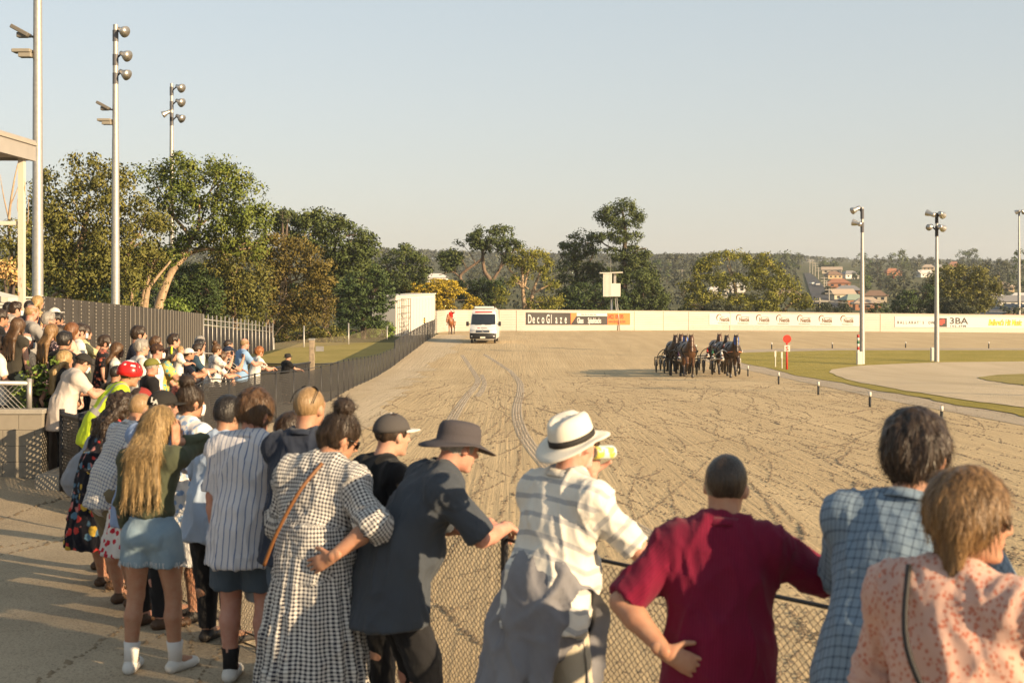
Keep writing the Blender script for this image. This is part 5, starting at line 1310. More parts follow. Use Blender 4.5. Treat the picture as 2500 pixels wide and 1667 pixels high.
def hand_mesh(w_, f, n, side, curl, k, res):
    f = nv(f); n = np.asarray(n, float); n = nv(n - f * (n @ f)); s_ = np.cross(f, n)
    # the thumb leaves from the side of the palm: for a right hand with the palm facing n it lies along +s or -s
    th = -s_ * side
    S = SDF(w_ - .2 * k, w_ + .2 * k, res)
    S.cone(w_ - f * .03 * k, w_ + f * .02 * k, .026 * k, .03 * k, .01, (n, 1.5))
    S.cone(w_ + f * .015 * k, w_ + f * .078 * k, .033 * k, .041 * k, .01, (n, 2.5))
    for i, (o, L) in enumerate(((.031, .070), (.0105, .080), (-.0105, .074), (-.031, .058))):
        b = w_ + (f * (.083 - abs(i - 1.2) * .004) + th * o) * k; d = nv(f + th * o * 2.0); a = curl * (.85 + .12 * i); r = .0088
        for seg, q in enumerate((.45, .31, .24)):
            an = a * (.55 if seg == 0 else .9)
            ax = np.cross(d, n); ax = nv(ax); c, s = math.cos(an), math.sin(an)
            d = d * c + np.cross(ax, d) * s
            e = b + d * L * q * k; S.cone(b, e, r * k, (r - .0008) * k, .004); b = e; r -= .0008
            n2 = n
    b = w_ + (f * .022 + th * .026) * k; d = nv(f * .62 + th * .72 + n * (.15 + .3 * curl))
    e = b + d * .042 * k; S.cone(b, e, .0135 * k, .0105 * k, .008); d = nv(d + f * .35 + n * .35 * curl - th * .25); S.cone(e, e + d * .032 * k, .0102 * k, .0085 * k, .004)
    return S.mesh()

class Person: pass
def skeleton(sp, h):
    J = Person(); L, S = sp.get('lean', 0.05), sp.get('side', 0.0)
    Rb = rot('Y', S) @ rot('X', -L); Rw = rot('Y', S * .5) @ rot('X', -L * .55); J.Rb = Rb; bw = sp.get('build', 1.0); J.bw = bw
    sh = sp.get('sh', 1.0) * (bw ** .45)
    P = np.array([0, -.20 * math.sin(L), .53 - .05 * abs(math.sin(L))]) ; 
    if 'pelvis' in sp: P = np.array(sp['pelvis'], float)
    J.P = P; J.waist = P + Rw @ np.array([0, .004, .095]); J.chest = J.waist + Rb @ np.array([0, .002, .105]); J.nb = J.waist + Rb @ np.array([0, -.006, .198])
    J.shl = [J.waist + Rb @ np.array([sg * .0965 * sh, -.004, .168 + (sp.get('shrug', (0, 0))[0 if sg < 0 else 1])]) for sg in (-1, 1)]
    yaw, pitch, roll = [math.radians(q) for q in sp.get('head', (0, 0, 0))]
    J.Rh = rot('Z', yaw) @ rot('X', pitch) @ rot('Y', roll)
    Rn = rot('Y', S * .6) @ rot('X', -(L * .75 + .12 - pitch * .2))
    J.nt = J.nb + Rn @ np.array([0, .004, .046]); J.hc = J.nt + J.Rh @ np.array([0, .016, .052]); J.top = J.hc + J.Rh @ np.array([0, -.004, .0665])
    J.arms = []
    for i, sg in enumerate((-1, 1)):
        a = sp.get('arms', ('down', 'down'))[i]; a = ARMS[a] if isinstance(a, str) else a
        m = np.array([sg, 1, 1]); u, f = nv(np.array(a[0]) * m), nv(np.array(a[1]) * m); hd = nv(np.array(a[2]) * m); pn = np.array(a[3]) * m
        e = J.shl[i] + u * .165; w_ = e + f * .140
        if i in sp.get('reach', {}):
            fr, of, hd, pn, cu, pole = sp['reach'][i]; O, R_ = (J.hc, J.Rh) if fr == 'head' else (np.zeros(3), np.eye(3)) if fr == 'abs' else (P, Rb)
            w_ = O + R_ @ np.array(of) / h; hd, pn = nv(R_ @ np.array(hd, float)), R_ @ np.array(pn, float); v = w_ - J.shl[i]; D = min(np.linalg.norm(v), .303); v = nv(v); w_ = J.shl[i] + v * D
            c_ = (.165 ** 2 + D * D - .14 ** 2) / (2 * D); q = np.array(pole, float); q = nv(q - v * (q @ v)); e = J.shl[i] + v * c_ + q * math.sqrt(max(.165 ** 2 - c_ * c_, 0)); a = (0, 0, 0, 0, cu)
        J.arms.append((J.shl[i], e, w_, hd, pn, a[4], sg))
    st = sp.get('stance', 1.0); J.legs = []
    lg = sp.get('legs')
    for i, sg in enumerate((-1, 1)):
        hip = P + np.array([sg * .05, 0, -.012])
        if lg: kn, an, toe = [np.array(q, float) for q in lg[i]]
        else:
            an = np.array([sg * .062 * st + sp.get('step', (0, 0))[i] * .0, sp.get('step', (0, 0))[i], .042]); kn = (hip + an) / 2 + np.array([sg * .006, .022, .005]); toe = an + np.array([sg * .025, .105, -.026])
        J.legs.append((hip, kn, an, toe))
    for k in ('P', 'waist', 'chest', 'nb', 'nt', 'hc', 'top'): setattr(J, k, getattr(J, k) * h)
    J.shl = [q * h for q in J.shl]; J.arms = [(a * h, b * h, c * h, d, e, f, g) for a, b, c, d, e, f, g in J.arms]; J.legs = [tuple(q * h for q in l) for l in J.legs]
    return J

def torso(S, J, h, inf, k=.03, grp='T', hem=None, low=True, belly=0.0, bust=0.0):
    b = J.bw; fy = J.Rb @ np.array([0, 1, 0.]); i = inf; Z = J.Rb @ np.array([0, 0, 1.]); X = J.Rb @ np.array([1, 0, 0.])
    ww = .078 if bust > 0 else .083
    if low: S.cone(J.P + Z * .0 * h, J.waist, .096 * b * h + i, ww * b * h + i, k, (fy, 1.3), grp=grp)
    S.cone(J.waist, J.chest, ww * b * h + i, .094 * b ** .8 * h + i, k, (fy, 1.42), grp=grp)
    S.cone(J.chest, J.nb - Z * .022 * h, .094 * b ** .8 * h + i, .058 * h + i, k, (fy, 1.5), grp=grp)
    S.cone(J.shl[0], J.shl[1], .033 * b ** .6 * h + i, .033 * b ** .6 * h + i, k, None, grp=grp)
    for s_ in J.shl: S.cone(s_ * .45 + J.nb * .55 + Z * .004 * h, s_, .026 * h + i, .030 * h + i, k, grp=grp)
    if belly: S.ell(J.waist + fy * .035 * h - Z * .01 * h, np.array([.085, .06 + belly, .085]) * h * b + i, np.stack([X, fy, Z], 1), .05, grp=grp)
    if bust:
        for sg in (-1, 1): S.ell(J.chest + fy * .052 * h + X * sg * .042 * h - Z * .005 * h, np.array([.038, .038, .04]) * h * bust + i, None, .03, grp=grp)

def headshape(S, J, h, full=True):
    k = h / 1.75 * HEADK; R = J.Rh; C = J.hc; kk = .012
    def p(x, y, z): return C + R @ np.array([x, y, z]) * k
    S.ell(p(0, -.012, .022), np.array([.0735, .094, .094]) * k, R, kk); S.ell(p(0, .03, -.035), np.array([.057, .06, .08]) * k, R, .02)
    S.cone(p(-.035, .012, -.07), p(0, .070, -.094), .022 * k, .019 * k, .015); S.cone(p(.035, .012, -.07), p(0, .070, -.094), .022 * k, .019 * k, .015)
    S.cone(p(-.032, .070, .027), p(.032, .070, .027), .018 * k, .018 * k, .012)
    S.cone(p(0, .086, .012), p(0, .106, -.022), .008 * k, .0125 * k, .010); S.cone(p(-.012, .094, -.028), p(.012, .094, -.028), .009 * k, .009 * k, .006)
    S.cone(p(-.018, .082, -.057), p(.018, .082, -.057), .009 * k, .009 * k, .007)
    for sg in (-1, 1):
        S.ell(p(sg * .031, .090, .006), np.array([.014, .012, .010]) * k, R, .008, sub=True)
        S.ell(p(sg * .030, .080, .005), np.array([.012, .0115, .0115]) * k, R, .002)
        S.ell(p(sg * .077, -.004, -.012), np.array([.010, .02, .031]) * k, R @ rot('Z', sg * -.35), .008)

def head_tint(V, J, h, browc, lip=True, beard=None):
    k = h / 1.75 * HEADK; q = ((V - J.hc) / k) @ J.Rh; T = np.zeros((len(V), 4))
    def spot(c, r, col, a):
        d = np.sqrt((((q - c) / r) ** 2).sum(1)); m = np.clip((1.15 - d) / .3, 0, 1) * a
        up = m > T[:, 3]; T[up, :3] = col; T[up, 3] = m[up]
    if beard is not None: spot((0, .055, -.085), (.062, .065, .052), beard, .8); spot((0, .10, -.045), (.03, .02, .008), beard, .7)
    for sg in (-1, 1):
        spot((sg * .031, .088, .027), (.021, .02, .0055), browc, .85); spot((sg * .031, .094, .006), (.014, .016, .0055), (.06, .04, .03), .8)
    if lip: spot((0, .092, -.057), (.022, .015, .0075), (.40, .13, .11), .7)
    return T

def displace(V, Q, amp, sx, sz, seed):
    N = vnormals(V, Q); n1 = vnoise(np.stack([V[:, 0] * sx + seed, V[:, 1] * sx, V[:, 2] * sz], 1)); n2 = vnoise(np.stack([V[:, 0] * sx * 2.3, V[:, 1] * sx * 2.3 + seed, V[:, 2] * sz * 2.1 + V[:, 0] * 6], 1))
    return V + N * (amp * (n1 + .5 * n2))[:, None]

def folds(V, Q, UV, amp, seed):
    N = vnormals(V, Q); u, v = UV[:, 0], UV[:, 1]; z = np.full(len(V), seed)
    r = 0
    for a, b, c, d, w_ in ((9, 3.2, -4, 3.0, 1.0), (5, -4.0, 6, 4.0, .8), (17, 5, 3, 9, .45)):
        n = vnoise(np.stack([u * a + v * b, v * d + u * c, z + a], 1)); r = r + w_ * ((1 - np.abs(n)) ** 5 - .25)
    return V + N * (amp * r)[:, None]
def cloth_uv(V, S, J, h):
    B = S.bones; best = np.full(len(V), 1e9); UV = np.zeros((len(V), 2)); fz = J.Rb[:, 2]
    for a, b, ra, rb, g in B:
        ba = b - a; L = float(ba @ ba) + 1e-12; t = np.clip(((V - a) @ ba) / L, 0, 1); q = V - a - t[:, None] * ba; d = np.sqrt((q ** 2).sum(1)) - (ra + t * (rb - ra)); m = d < best
        if g == 'T':
            l = (V - J.P) @ J.Rb; u = l[:, 0] * (1 + .3 * (l[:, 0] / .2) ** 2); v = l[:, 2] - np.abs(l[:, 1]) * .25
        elif g == 'K':
            l = V - J.P; u = np.arctan2(l[:, 0], -l[:, 1] * 1.15) * .2; v = l[:, 2]
        else:
            ax = ba / math.sqrt(L); ref = np.array([0, 1, 0.]) if abs(ax[1]) < .8 else np.array([1, 0, 0.]); e1 = nv(ref - ax * (ref @ ax)); e2 = np.cross(ax, e1)
            u = np.arctan2(q @ e2, q @ e1) * max(ra, .05); v = (V - a) @ ax
        best = np.where(m, d, best); UV[m, 0] = u[m]; UV[m, 1] = v[m]
    return UV

def bbox(pts, pad): P = np.array(pts); return P.min(0) - pad, P.max(0) + pad

def hair_build(J, h, style, mt, root, res, near, seed, hat=False):
    k = h / 1.75 * HEADK; R = J.Rh; C = J.hc
    def p(x, y, z): return C + R @ np.array([x, y, z]) * k
    pad = .2 * k; lo, hi = C - pad, C + pad
    dn = np.array([0, 0, -1.]) * .75 + (-J.Rb[:, 2]) * .25; dn = dn / np.linalg.norm(dn); back = -J.Rb[:, 1]
    if style in ('long', 'curly', 'pony', 'longer'): lo = lo - np.array([.1, .12, .5]) * k
    S = SDF(lo, hi, res); th = {'buzz': .004, 'fade': .010, 'bald': .004, 'short': .018, 'shag': .026, 'mop': .034, 'bob': .026, 'bun': .016, 'pony': .014, 'long': .022, 'longer': .022, 'curly': .034, 'toddler': .012}[style]
    if hat: th = min(th, .006); near = False
    S.ell(p(0, -.014, .026), np.array([.0745 + th, .095 + th, .094 + th * 1.1]) * k, R, 0)
    if style in ('short', 'shag', 'mop') and not hat: S.cone(p(-.03, .06, .098), p(.035, .055, .1), .024 * k, .022 * k, .02); S.cone(p(0, -.07, -.03), p(0, -.075, -.06), .05 * k, .04 * k, .03, (R[:, 1], 1.6))
    lowcut = {'buzz': -.058, 'fade': -.045, 'bald': -.058, 'short': -.068, 'shag': -.088, 'mop': -.07, 'toddler': -.05}.get(style)
    if style == 'bob':
        for sg in (-1, -.35, .35, 1): S.cone(p(sg * .05, -.045, 0), p(sg * .062, -.062 + .012 * abs(sg), -.135), .046 * k, .03 * k, .03, (R[:, 1], 1.2))
    if style in ('long', 'longer', 'curly'):
        Ln = {'long': .30, 'longer': .31, 'curly': .34}[style] * k; n0 = p(0, -.085, -.06)
        bk = J.nb + back * .085 * k
        for sg in (-1.15, -.55, 0, .55, 1.15):
            a = p(sg * .06, -.055, -.02); m = bk + J.Rb[:, 0] * sg * .07 * k + back * .02 * k; e = m + (dn + back * .1) * Ln + J.Rb[:, 0] * sg * .03 * k
            S.cone(a, m, .042 * k, .034 * k, .03); S.cone(m, e, .036 * k, .014 * k, .03)
        for sg in (-1, 1): S.cone(p(sg * .068, .01, .01), p(sg * .078, .012, -.13), .024 * k, .018 * k, .02)
    if style == 'bun':
        S.ell(p(.015, -.055, .155), np.array([.058, .056, .052]) * k, R, .012); S.cone(p(0, -.08, -.02), p(0, -.07, -.06), .045 * k, .03 * k, .02)
    if style == 'pony':
        a = p(0, -.105, .05); S.cone(a, p(0, -.15, -.01), .026 * k, .03 * k, .01); S.cone(p(0, -.15, -.01), p(0, -.135, -.2), .03 * k, .014 * k, .01)
    fw = .074 if style not in ( 'long', 'longer', 'curly') else .062
    S.ell(p(0, .115, -.045), np.array([fw, .092, .118] if style != 'bob' else [.088, .112, .12]) * k, R, .006, sub=True)
    if style not in ('long', 'longer', 'curly', 'bob'):
        for sg in (-1, 1): S.ell(p(sg * .085, .012, -.035), np.array([.03, .036, .05]) * k, R, .004, sub=True)
    if style in ('bald',): S.ell(p(0, .01, .12), np.array([.085, .1, .075]) * k, R, .006, sub=True)
    if style == 'fade': S.ell(p(0, .0, .075), np.array([.08, .098, .075]) * k, R, .012)
    if style == 'fade': S.ell(p(0, .125, -.03), np.array([.08, .09, .105]) * k, R, .004, sub=True)
    if lowcut is not None:
        nz_ = R @ np.array([0, -.25, -1.]); S.plane(p(0, -.03, lowcut), nz_ / np.linalg.norm(nz_))
    V, Q = S.mesh()
    if not len(V): return
    rough = {'buzz': .001, 'fade': .003, 'bald': .001, 'curly': .014, 'shag': .009, 'mop': .010, 'short': .006}.get(style, .005) * k
    V = displace(V, Q, rough, 34, 12 if style != 'curly' else 34, seed)
    if near and style not in ('buzz', 'bald'):
        # loose strands lying along the surface
        rs = np.random.default_rng(int(seed * 10) + 1); N = vnormals(V, Q); n = {'long': 4500, 'longer': 5200, 'bob': 2200, 'curly': 2200}.get(style, 1500)
        ii = rs.integers(len(V), size=n); P0 = V[ii]; n0 = N[ii]; crown = p(0, -.03, .12)
        g = np.tile(dn, (n, 1)) + .35 * (P0 - crown) / np.linalg.norm(P0 - crown, axis=1)[:, None] + rs.normal(0, .22 if style != 'curly' else .5, (n, 3))
        if style == 'bun': g = crown + R @ np.array([0, -.02, .02]) - P0 + rs.normal(0, .02, (n, 3))
        g = g - n0 * (g * n0).sum(1)[:, None]; g /= np.maximum(np.linalg.norm(g, axis=1), 1e-6)[:, None]
        Ln = rs.uniform(.5, 1.2, n)[:, None] * k * {'fade': .013, 'short': .022, 'mop': .042, 'shag': .05, 'bob': .06, 'bun': .06, 'pony': .05, 'curly': .05}.get(style, .095); lift = rs.uniform(.001, .007, n)[:, None] * k * (1.7 if style in ('shag', 'mop', 'curly') else 1)
        sd = np.cross(g, n0); wd = rs.uniform(.0007, .0019, n)[:, None] * k
        rows = []
        for f, a in ((0, -.0005), (.5, .7), (1, 1.0)):
            c = P0 + g * Ln * f + n0 * lift * a; wdt = wd * (1 - .6 * f); rows += [c - sd * wdt, c + sd * wdt]
        SV = np.stack(rows, 1).reshape(-1, 3); b = len(V) + np.arange(n)[:, None] * 6
        SQ = np.concatenate([b + np.array([[0, 1, 3, 2]]), b + np.array([[2, 3, 5, 4]])])
        V = np.concatenate([V, SV]); Q = np.concatenate([Q, SQ])
    return mesh_obj("hair", V, Q, mt, root, smooth=True)

def dome(J, h, R_, rx, ry, rz, c, n=20, m=10, zmin=0.0):
    """part of an ellipsoid shell in head space"""
    V, F = [], []
    for i in range(m + 1):
        a = math.pi / 2 * i / m
        for j in range(n):
            b = 2 * math.pi * j / n; V.append((c[0] + rx * math.cos(a) * math.cos(b), c[1] + ry * math.cos(a) * math.sin(b), c[2] + zmin + rz * math.sin(a)))
    for i in range(m):
        for j in range(n): F.append((i * n + j, i * n + (j + 1) % n, (i + 1) * n + (j + 1) % n, (i + 1) * n + j))
    return V, F
def to_head(J, h, V, tilt=(0, 0, 0)):
    k = h / 1.75 * HEADK; T = J.Rh @ rot('X', math.radians(tilt[0])) @ rot('Y', math.radians(tilt[1])) @ rot('Z', math.radians(tilt[2])); return [tuple(J.hc + T @ np.array(v) * k) for v in V]
def solid(o, th): m = o.modifiers.new("thick", 'SOLIDIFY'); m.thickness = th; m.offset = 0; return o
def hat_cap(J, h, root, m, m2=None, turn=0.0, mark=None, tilt=8):
    V, F = dome(J, h, None, .090, .112, .098, (0, -.012, .028), 24, 8)
    o = solid(mesh_obj("cap", to_head(J, h, V, (tilt, 0, turn)), F, m, root, True), .004)
    B, G = [], []; n = 12
    for r in range(5):
        for j in range(n + 1):
            a = math.pi * (.16 + .68 * j / n); f = r / 4; x = math.cos(a) * (.09 + .005 * f); y = -.012 + math.sin(a) * .112 + f * .075 * math.sin(math.pi * j / n) ** .6
            B.append((x, y, .03 - f * .012 - .16 * (x * x) * 12 * .12))
    for r in range(4):
        for j in range(n): G.append((r * (n + 1) + j, r * (n + 1) + j + 1, (r + 1) * (n + 1) + j + 1, (r + 1) * (n + 1) + j))
    solid(mesh_obj("peak", to_head(J, h, B, (tilt, 0, turn)), G, m2 or m, o, True), .004)
    mb = MB(); mb.lathe([(.008, -.002), (.007, .003), (0, .004)], to_head(J, h, [(0, -.012, .128)], (tilt, 0, turn))[0], 8); mb.build("button", m2 or m, o, True)
    if mark:
        s_, ang, sz, mm = mark; k = h / 1.75; a = math.radians(ang); T = J.Rh @ rot('X', math.radians(tilt))
        cx, cy, cz = .094 * math.cos(a), -.012 + .117 * math.sin(a), .062
        nrm = nv(np.array([math.cos(a), math.sin(a) * .9, .42])); tx = nv(np.cross([0, 0, 1.], nrm)); ty = np.cross(nrm, tx)
        Rm = Matrix((T @ np.stack([tx, ty, nrm], 1)).tolist()); loc = Vector(J.hc + T @ np.array([cx, cy, cz]) * k)
        for i, ch in enumerate(s_):
            q = loc + Rm @ Vector(((i * .42 - .42) * sz * k, (-.2 - .34 * i) * sz * k, .002)); text("emblem_letter", ch, sz * k, q, 0, mm, o, R=Rm, bold=.002, extrude=.0015)
    return o
def hat_brim(J, h, root, m, band, prof, crown, tilt, droop, crease=0.0):
    """brimmed hat from a lathe profile: crown and brim one body, band a part"""
    k = h / 1.75; V, F = [], []; n = 40
    for r, z in prof:
        for j in range(n):
            a = 2 * math.pi * j / n; x, y = r * .86 * math.cos(a), r * 1.06 * math.sin(a)
            zz = z
            if r > crown: zz += droop * (r - crown) * (-abs(math.sin(a)) * 1.0 + .6 * math.cos(a) ** 2)
            if crease and z > .085: zz -= crease * math.exp(-(x / .022) ** 2) * min(1, (z - .085) / .03)
            V.append((x, y - .012, zz + .022))
    for i in range(len(prof) - 1):
        for j in range(n): F.append((i * n + j, i * n + (j + 1) % n, (i + 1) * n + (j + 1) % n, (i + 1) * n + j))
    F.append(tuple(len(V) - n + j for j in range(n)))
    o = solid(mesh_obj("hat", to_head(J, h, V, tilt), F, m, root, True), .004)
    if band:
        mb = MB(); V2, F2 = [], []
        for r, z in ((crown + .0045, .006), (crown + .0025, .034)):
            for j in range(n): a = 2 * math.pi * j / n; V2.append((r * .86 * math.cos(a), r * 1.06 * math.sin(a) - .012, z + .022))
        for j in range(n): F2.append((j, (j + 1) % n, n + (j + 1) % n, n + j))
        solid(mesh_obj("hat_band", to_head(J, h, V2, tilt), F2, band, o, True), .003)
    return o
LENS = M("dark_lens", (.012, .012, .014), .12, 0, .8); FRAME = M("glasses_frame", (.02, .018, .018), .35)
def specs(J, h, root, lens=LENS, up=0.0, name="sunglasses"):
    k = h / 1.75; c = (0, .098, .006) if not up else (0, .062, .118); t = (up, 0, 0); mb = MB(); L = MB()
    for sg in (-1, 1):
        P = [(sg * .033 + .026 * math.cos(a), 0.098 - .012 * abs(math.cos(a) * .5 + sg * .0), .004 + .02 * math.sin(a)) for a in np.linspace(0, 2 * math.pi, 13)]
        P = [(x, y - .22 * x * x * 20 * .12, z) for x, y, z in P]; tr = lambda V: to_head(J, h, [(x, y - (0.0 if not up else .034), z + (0 if not up else .085)) for x, y, z in V], (up * .5, 0, 0))
        mb.tube(tr(P), .0025 * k, 5, cap=False); L.add(tr(P[:-1]), [tuple(range(12))])
        mb.tube(tr([(sg * .062, .09, .012), (sg * .079, .05, .012), (sg * .08, -.01, .006 if not up else -.01)]), .003 * k, 5)
    mb.tube(tr([(-.008, .102, .01), (.008, .102, .01)]), .002 * k, 5)
    o = mb.build(name, FRAME, root, True); L.build("lens", lens, o); return o
def mask_part(J, h, root, m):
    V, F = [], []; n, r_ = 12, 5
    for i in range(r_ + 1):
        for j in range(n + 1):
            a = math.pi * (.14 + .72 * j / n); z = -.018 - .082 * i / r_; w_ = .066 - .022 * (i / r_) ** 2; V.append((w_ * math.cos(a), .028 + (.088 - .016 * abs(i / r_ - .35)) * math.sin(a), z))
    for i in range(r_):
        for j in range(n): F.append((i * (n + 1) + j, i * (n + 1) + j + 1, (i + 1) * (n + 1) + j + 1, (i + 1) * (n + 1) + j))
    solid(mesh_obj("face_mask", to_head(J, h, V), F, m, root, True), .004)

PEOPLE = {}
CHAIN = "people leaning on the near track fence"
WIDE_R = ((.80, .42, -.48), (-.15, .95, -.10), (-.2, .9, -.2), (0, -.2, -1), .5)
def person(key, label, d=None, px=None, xyz=None, h=1.75, face=0.0, group=None, **sp):
    """px=(column, row) of the top of the head at distance d, or xyz = feet; face in degrees, 0 looks away from the camera, -90 to the right"""
    near = sp.get('near', False); res = sp.get('res', .0115 if near else .021); rz = math.radians(face); seed = (hash_(key) % 997) / 10.0
    c, s_ = math.cos(rz), math.sin(rz)
    if px is not None:
        T = at(px[0], px[1], d)
        for _ in range(3):
            J = skeleton(sp, h); X = T.x - (J.top[0] * c - J.top[1] * s_); Y = T.y - (J.top[0] * s_ + J.top[1] * c)
            z0 = float(gz(X, Y)) + .01
            if sp.get('fit', True): h = float(np.clip((T.z - z0) / (J.top[2] / h), .8, 2.05))
        if not sp.get('fit', True): z0 = T.z - J.top[2]
    else: X, Y, z0 = xyz
    J = skeleton(sp, h); k = h / 1.75
    if group == CHAIN:                     # rest the forearms on the rail of the fence
        rc = dict(sp.get('reach', {}))
        for i, sg in enumerate((-1, 1)):
            a = sp.get('arms', ('down', 'down'))[i]
            if i in rc or not (a in ('rail', 'railf') or a is WIDE_R): continue
            lat = .22 * sg if a is WIDE_R else -.10 * sg; x, y = J.shl[i][0] + lat, J.shl[i][1] + .40
            q = Vector((X + x * c - y * s_, Y + x * s_ + y * c, 0)); best = None
            for p0, p1 in zip(FC, FC[1:]):
                if p0.y > 20: break
                e = p1 - p0; t = max(0, min(1, (q - p0).dot(e) / e.length_squared)); r = p0 + e * t
                if best is None or (r - q).length < (best - q).length: best = r
            dx, dy = best.x - X, best.y - Y; lx, ly = dx * c + dy * s_, -dx * s_ + dy * c; zt = float(gz(best.x, best.y)) + 1.15 - z0
            t_ = np.array([lx, ly + .03, zt])
            if np.linalg.norm(t_ - J.shl[i]) < .325 * h: rc[i] = ('abs', t_, (-.5 * sg, .75, -.45), (0, -.25, -1), .55, (sg * .7, -.25, -.6))
        if rc: sp['reach'] = rc; J = skeleton(sp, h)
    root = empty("person", (X, Y, z0), rz); tag(root, label, "person", group); PEOPLE[key] = (root, J, h)
    wom = sp.get('bust', 0)
    # ---- skin
    pts = [J.top, J.P, J.nb] + [q for a in J.arms for q in a[:3]] + [q for l in J.legs for q in l] + J.shl
    lo, hi = bbox(pts, .13 * k); lo[2] = min(lo[2], -.02)
    S = SDF(lo, hi, res); torso(S, J, h, -.012, .03, None)
    headshape(S, J, h)
    S.cone(J.nb - J.Rb[:, 2] * .03 * h, J.nt + J.Rh @ np.array([0, 0, .03]) * k, .036 * h * J.bw ** .3 * (.88 if wom else 1), .031 * h * J.bw ** .3 * (.86 if wom else 1), .025)
    b = J.bw ** .7
    for sh_, e, w_, hd, pn, cu, sg in J.arms:
        S.cone(sh_, e, .029 * h * b, .0245 * h * b, .02); m = e * .68 + w_ * .32; S.cone(e, m, .0245 * h * b, .0255 * h * b, .012); S.cone(m, w_, .0255 * h * b, .0155 * h, .015)
    for hip, kn, an, toe in J.legs:
        S.cone(hip, kn, .056 * h * b, .034 * h * b, .03); m = kn * .68 + an * .32 + nv(np.array([0, -1, 0])) * .010 * h; S.cone(kn, m, .033 * h * b, .0345 * h * b, .02); S.cone(m, an, .0345 * h * b, .020 * h, .02)
        S.cone(an, toe, .021 * h, .016 * h, .02)
    V, Q = S.mesh(); T = head_tint(V, J, h, sp.get('brow', (.06, .035, .02)), beard=sp.get('beard'))
    if sp.get('tattoo'): pass
    hr = .0055 if near else .010
    for sh_, e, w_, hd, pn, cu, sg in J.arms:
        if sp.get('hands', True):
            hv, hq = hand_mesh(w_, hd, pn, sg, cu, k, hr); Q = np.concatenate([Q, hq + len(V)]); V = np.concatenate([V, hv]); T = np.concatenate([T, np.zeros((len(hv), 4))])
    mesh_obj("body", V, Q, SK[sp.get('skin', 'fair')], root, smooth=True, tint=T)
    # ---- upper garment
    mt = sp['top']; sl = sp.get('sleeve', .7); loose = sp.get('loose', .014); hem = sp.get('hem', .07); dress = sp.get('dress'); fy = J.Rb[:, 1]
    lo, hi = bbox([J.nb, J.P, J.waist] + [q for a in J.arms for q in a[:3]] + J.shl, .24 * k)
    if dress: lo[2] = min(lo[2], J.P[2] - (dress[0] + .05) * h); lo[:2] -= .12; hi[:2] += .12
    else: lo[2] = J.P[2] - (max(hem, 0) + .07) * h
    S = SDF(lo, hi, res); torso(S, J, h, loose, .055, 'T', belly=sp.get('belly', 0), bust=wom)
    if not sp.get('strappy'): S.cone(J.nb - J.Rb[:, 2] * .02 * h, J.nb + J.Rb[:, 2] * .012 * h + fy * .004 * h, .043 * h * J.bw ** .3, .040 * h * J.bw ** .3, .02, cut=[(J.nb + J.Rb[:, 2] * (.020 if sp.get('collar') else .006) * h, nv(J.Rb[:, 2] - fy * .35))], grp='T')
    if hem > -.02 and not dress:
        hc_ = J.P + np.array([0, -.004, -hem]) * h; S.cone(J.P * .5 + J.waist * .5, hc_, .094 * J.bw * h + loose, (.104 * J.bw * h + loose * 1.5) * sp.get('flare', 1.0), .03, (np.array([0, 1., 0]), 1.22), cut=[(hc_, np.array([0, 0, -1.]))], grp='T')
    else:
        S.plane(J.P - J.Rb[:, 2] * hem * h if not dress else J.P - np.array([0, 0, dress[0] * h]), -J.Rb[:, 2] if not dress else np.array([0, 0, -1.]))
    if dress:
        L_, r_ = dress; e_ = J.P - np.array([0, 0, L_ * h]); S.cone(J.waist - np.array([0, 0, .0]), e_, .088 * J.bw * h + loose, r_ * h, .02, (np.array([0, 1., 0]), 1.12), cut=[(e_, np.array([0, 0, -1.]))], grp='K',
            mod=lambda x, y, z, t: 1 + .055 * np.clip(t * 3, 0, 1) * np.sin(17 * np.arctan2(y, x) + 3 * np.sin(3 * np.arctan2(y, x))))
    if sl > 0:
        for sh_, e, w_, hd, pn, cu, sg in J.arms:
            u, f = nv(e - sh_), nv(w_ - e); r0, r1 = .032 * h * b + loose * .6, .030 * h * b + loose * .8
            if sl <= 1:
                q = sh_ + (e - sh_) * sl; S.cone(sh_, q, r0, r1 * sp.get('puff', 1.0), .05, cut=[(q, u)], grp='A')
            else:
                q = e + (w_ - e) * min(sl - 1, .97); S.cone(sh_, e, r0, r1, .05, grp='A'); pf = sp.get('puff', 1.0); S.cone(e, q, r1 * pf, (r1 * pf * .9 if sl < 1.6 else .021 * h + loose * .5), .015, cut=[(q, f)], grp='A')
    V, Q = S.mesh(); V = relax(V, Q, 2 if near else 1); UV = cloth_uv(V, S, J, h); V = displace(V, Q, sp.get('fold', .006 if near else .004) * k, 8, 4.5, seed)
    V = folds(V, Q, UV, (.0125 if near else .007) * k * sp.get('wr', 1.0), seed)
    if near: V = displace(V, Q, .0022 * k, 19, 9, seed + 5)
    top = mesh_obj("dress" if dress else sp.get('topname', "shirt"), V, Q, mt, root, smooth=True, uv=UV)
    if sp.get('collar') and near:
        mb = MB(); zz = J.Rb[:, 2]; rr = .0415 * h * J.bw ** .3; c0 = J.nb + zz * .004 * h; P = []
        for t_ in np.linspace(-2.5, 2.5, 22): P.append((math.sin(t_), -math.cos(t_)))
        V2 = [c0 + J.Rb[:, 0] * x * rr * m_ + fy * (y * rr * m_ + .004) + zz * dz * h for m_, dz in ((1.02, .022), (1.10, .025), (1.30, .008)) for x, y in P]; n = len(P)
        solid(mesh_obj("collar", V2, [(r * n + j, r * n + j + 1, (r + 1) * n + j + 1, (r + 1) * n + j) for r in (0, 1) for j in range(n - 1)], mt, root, True, uv=[(x * .1, y * .1) for x, y in P] * 3), .004)
    # ---- lower garment
    bt = sp.get('bottom')
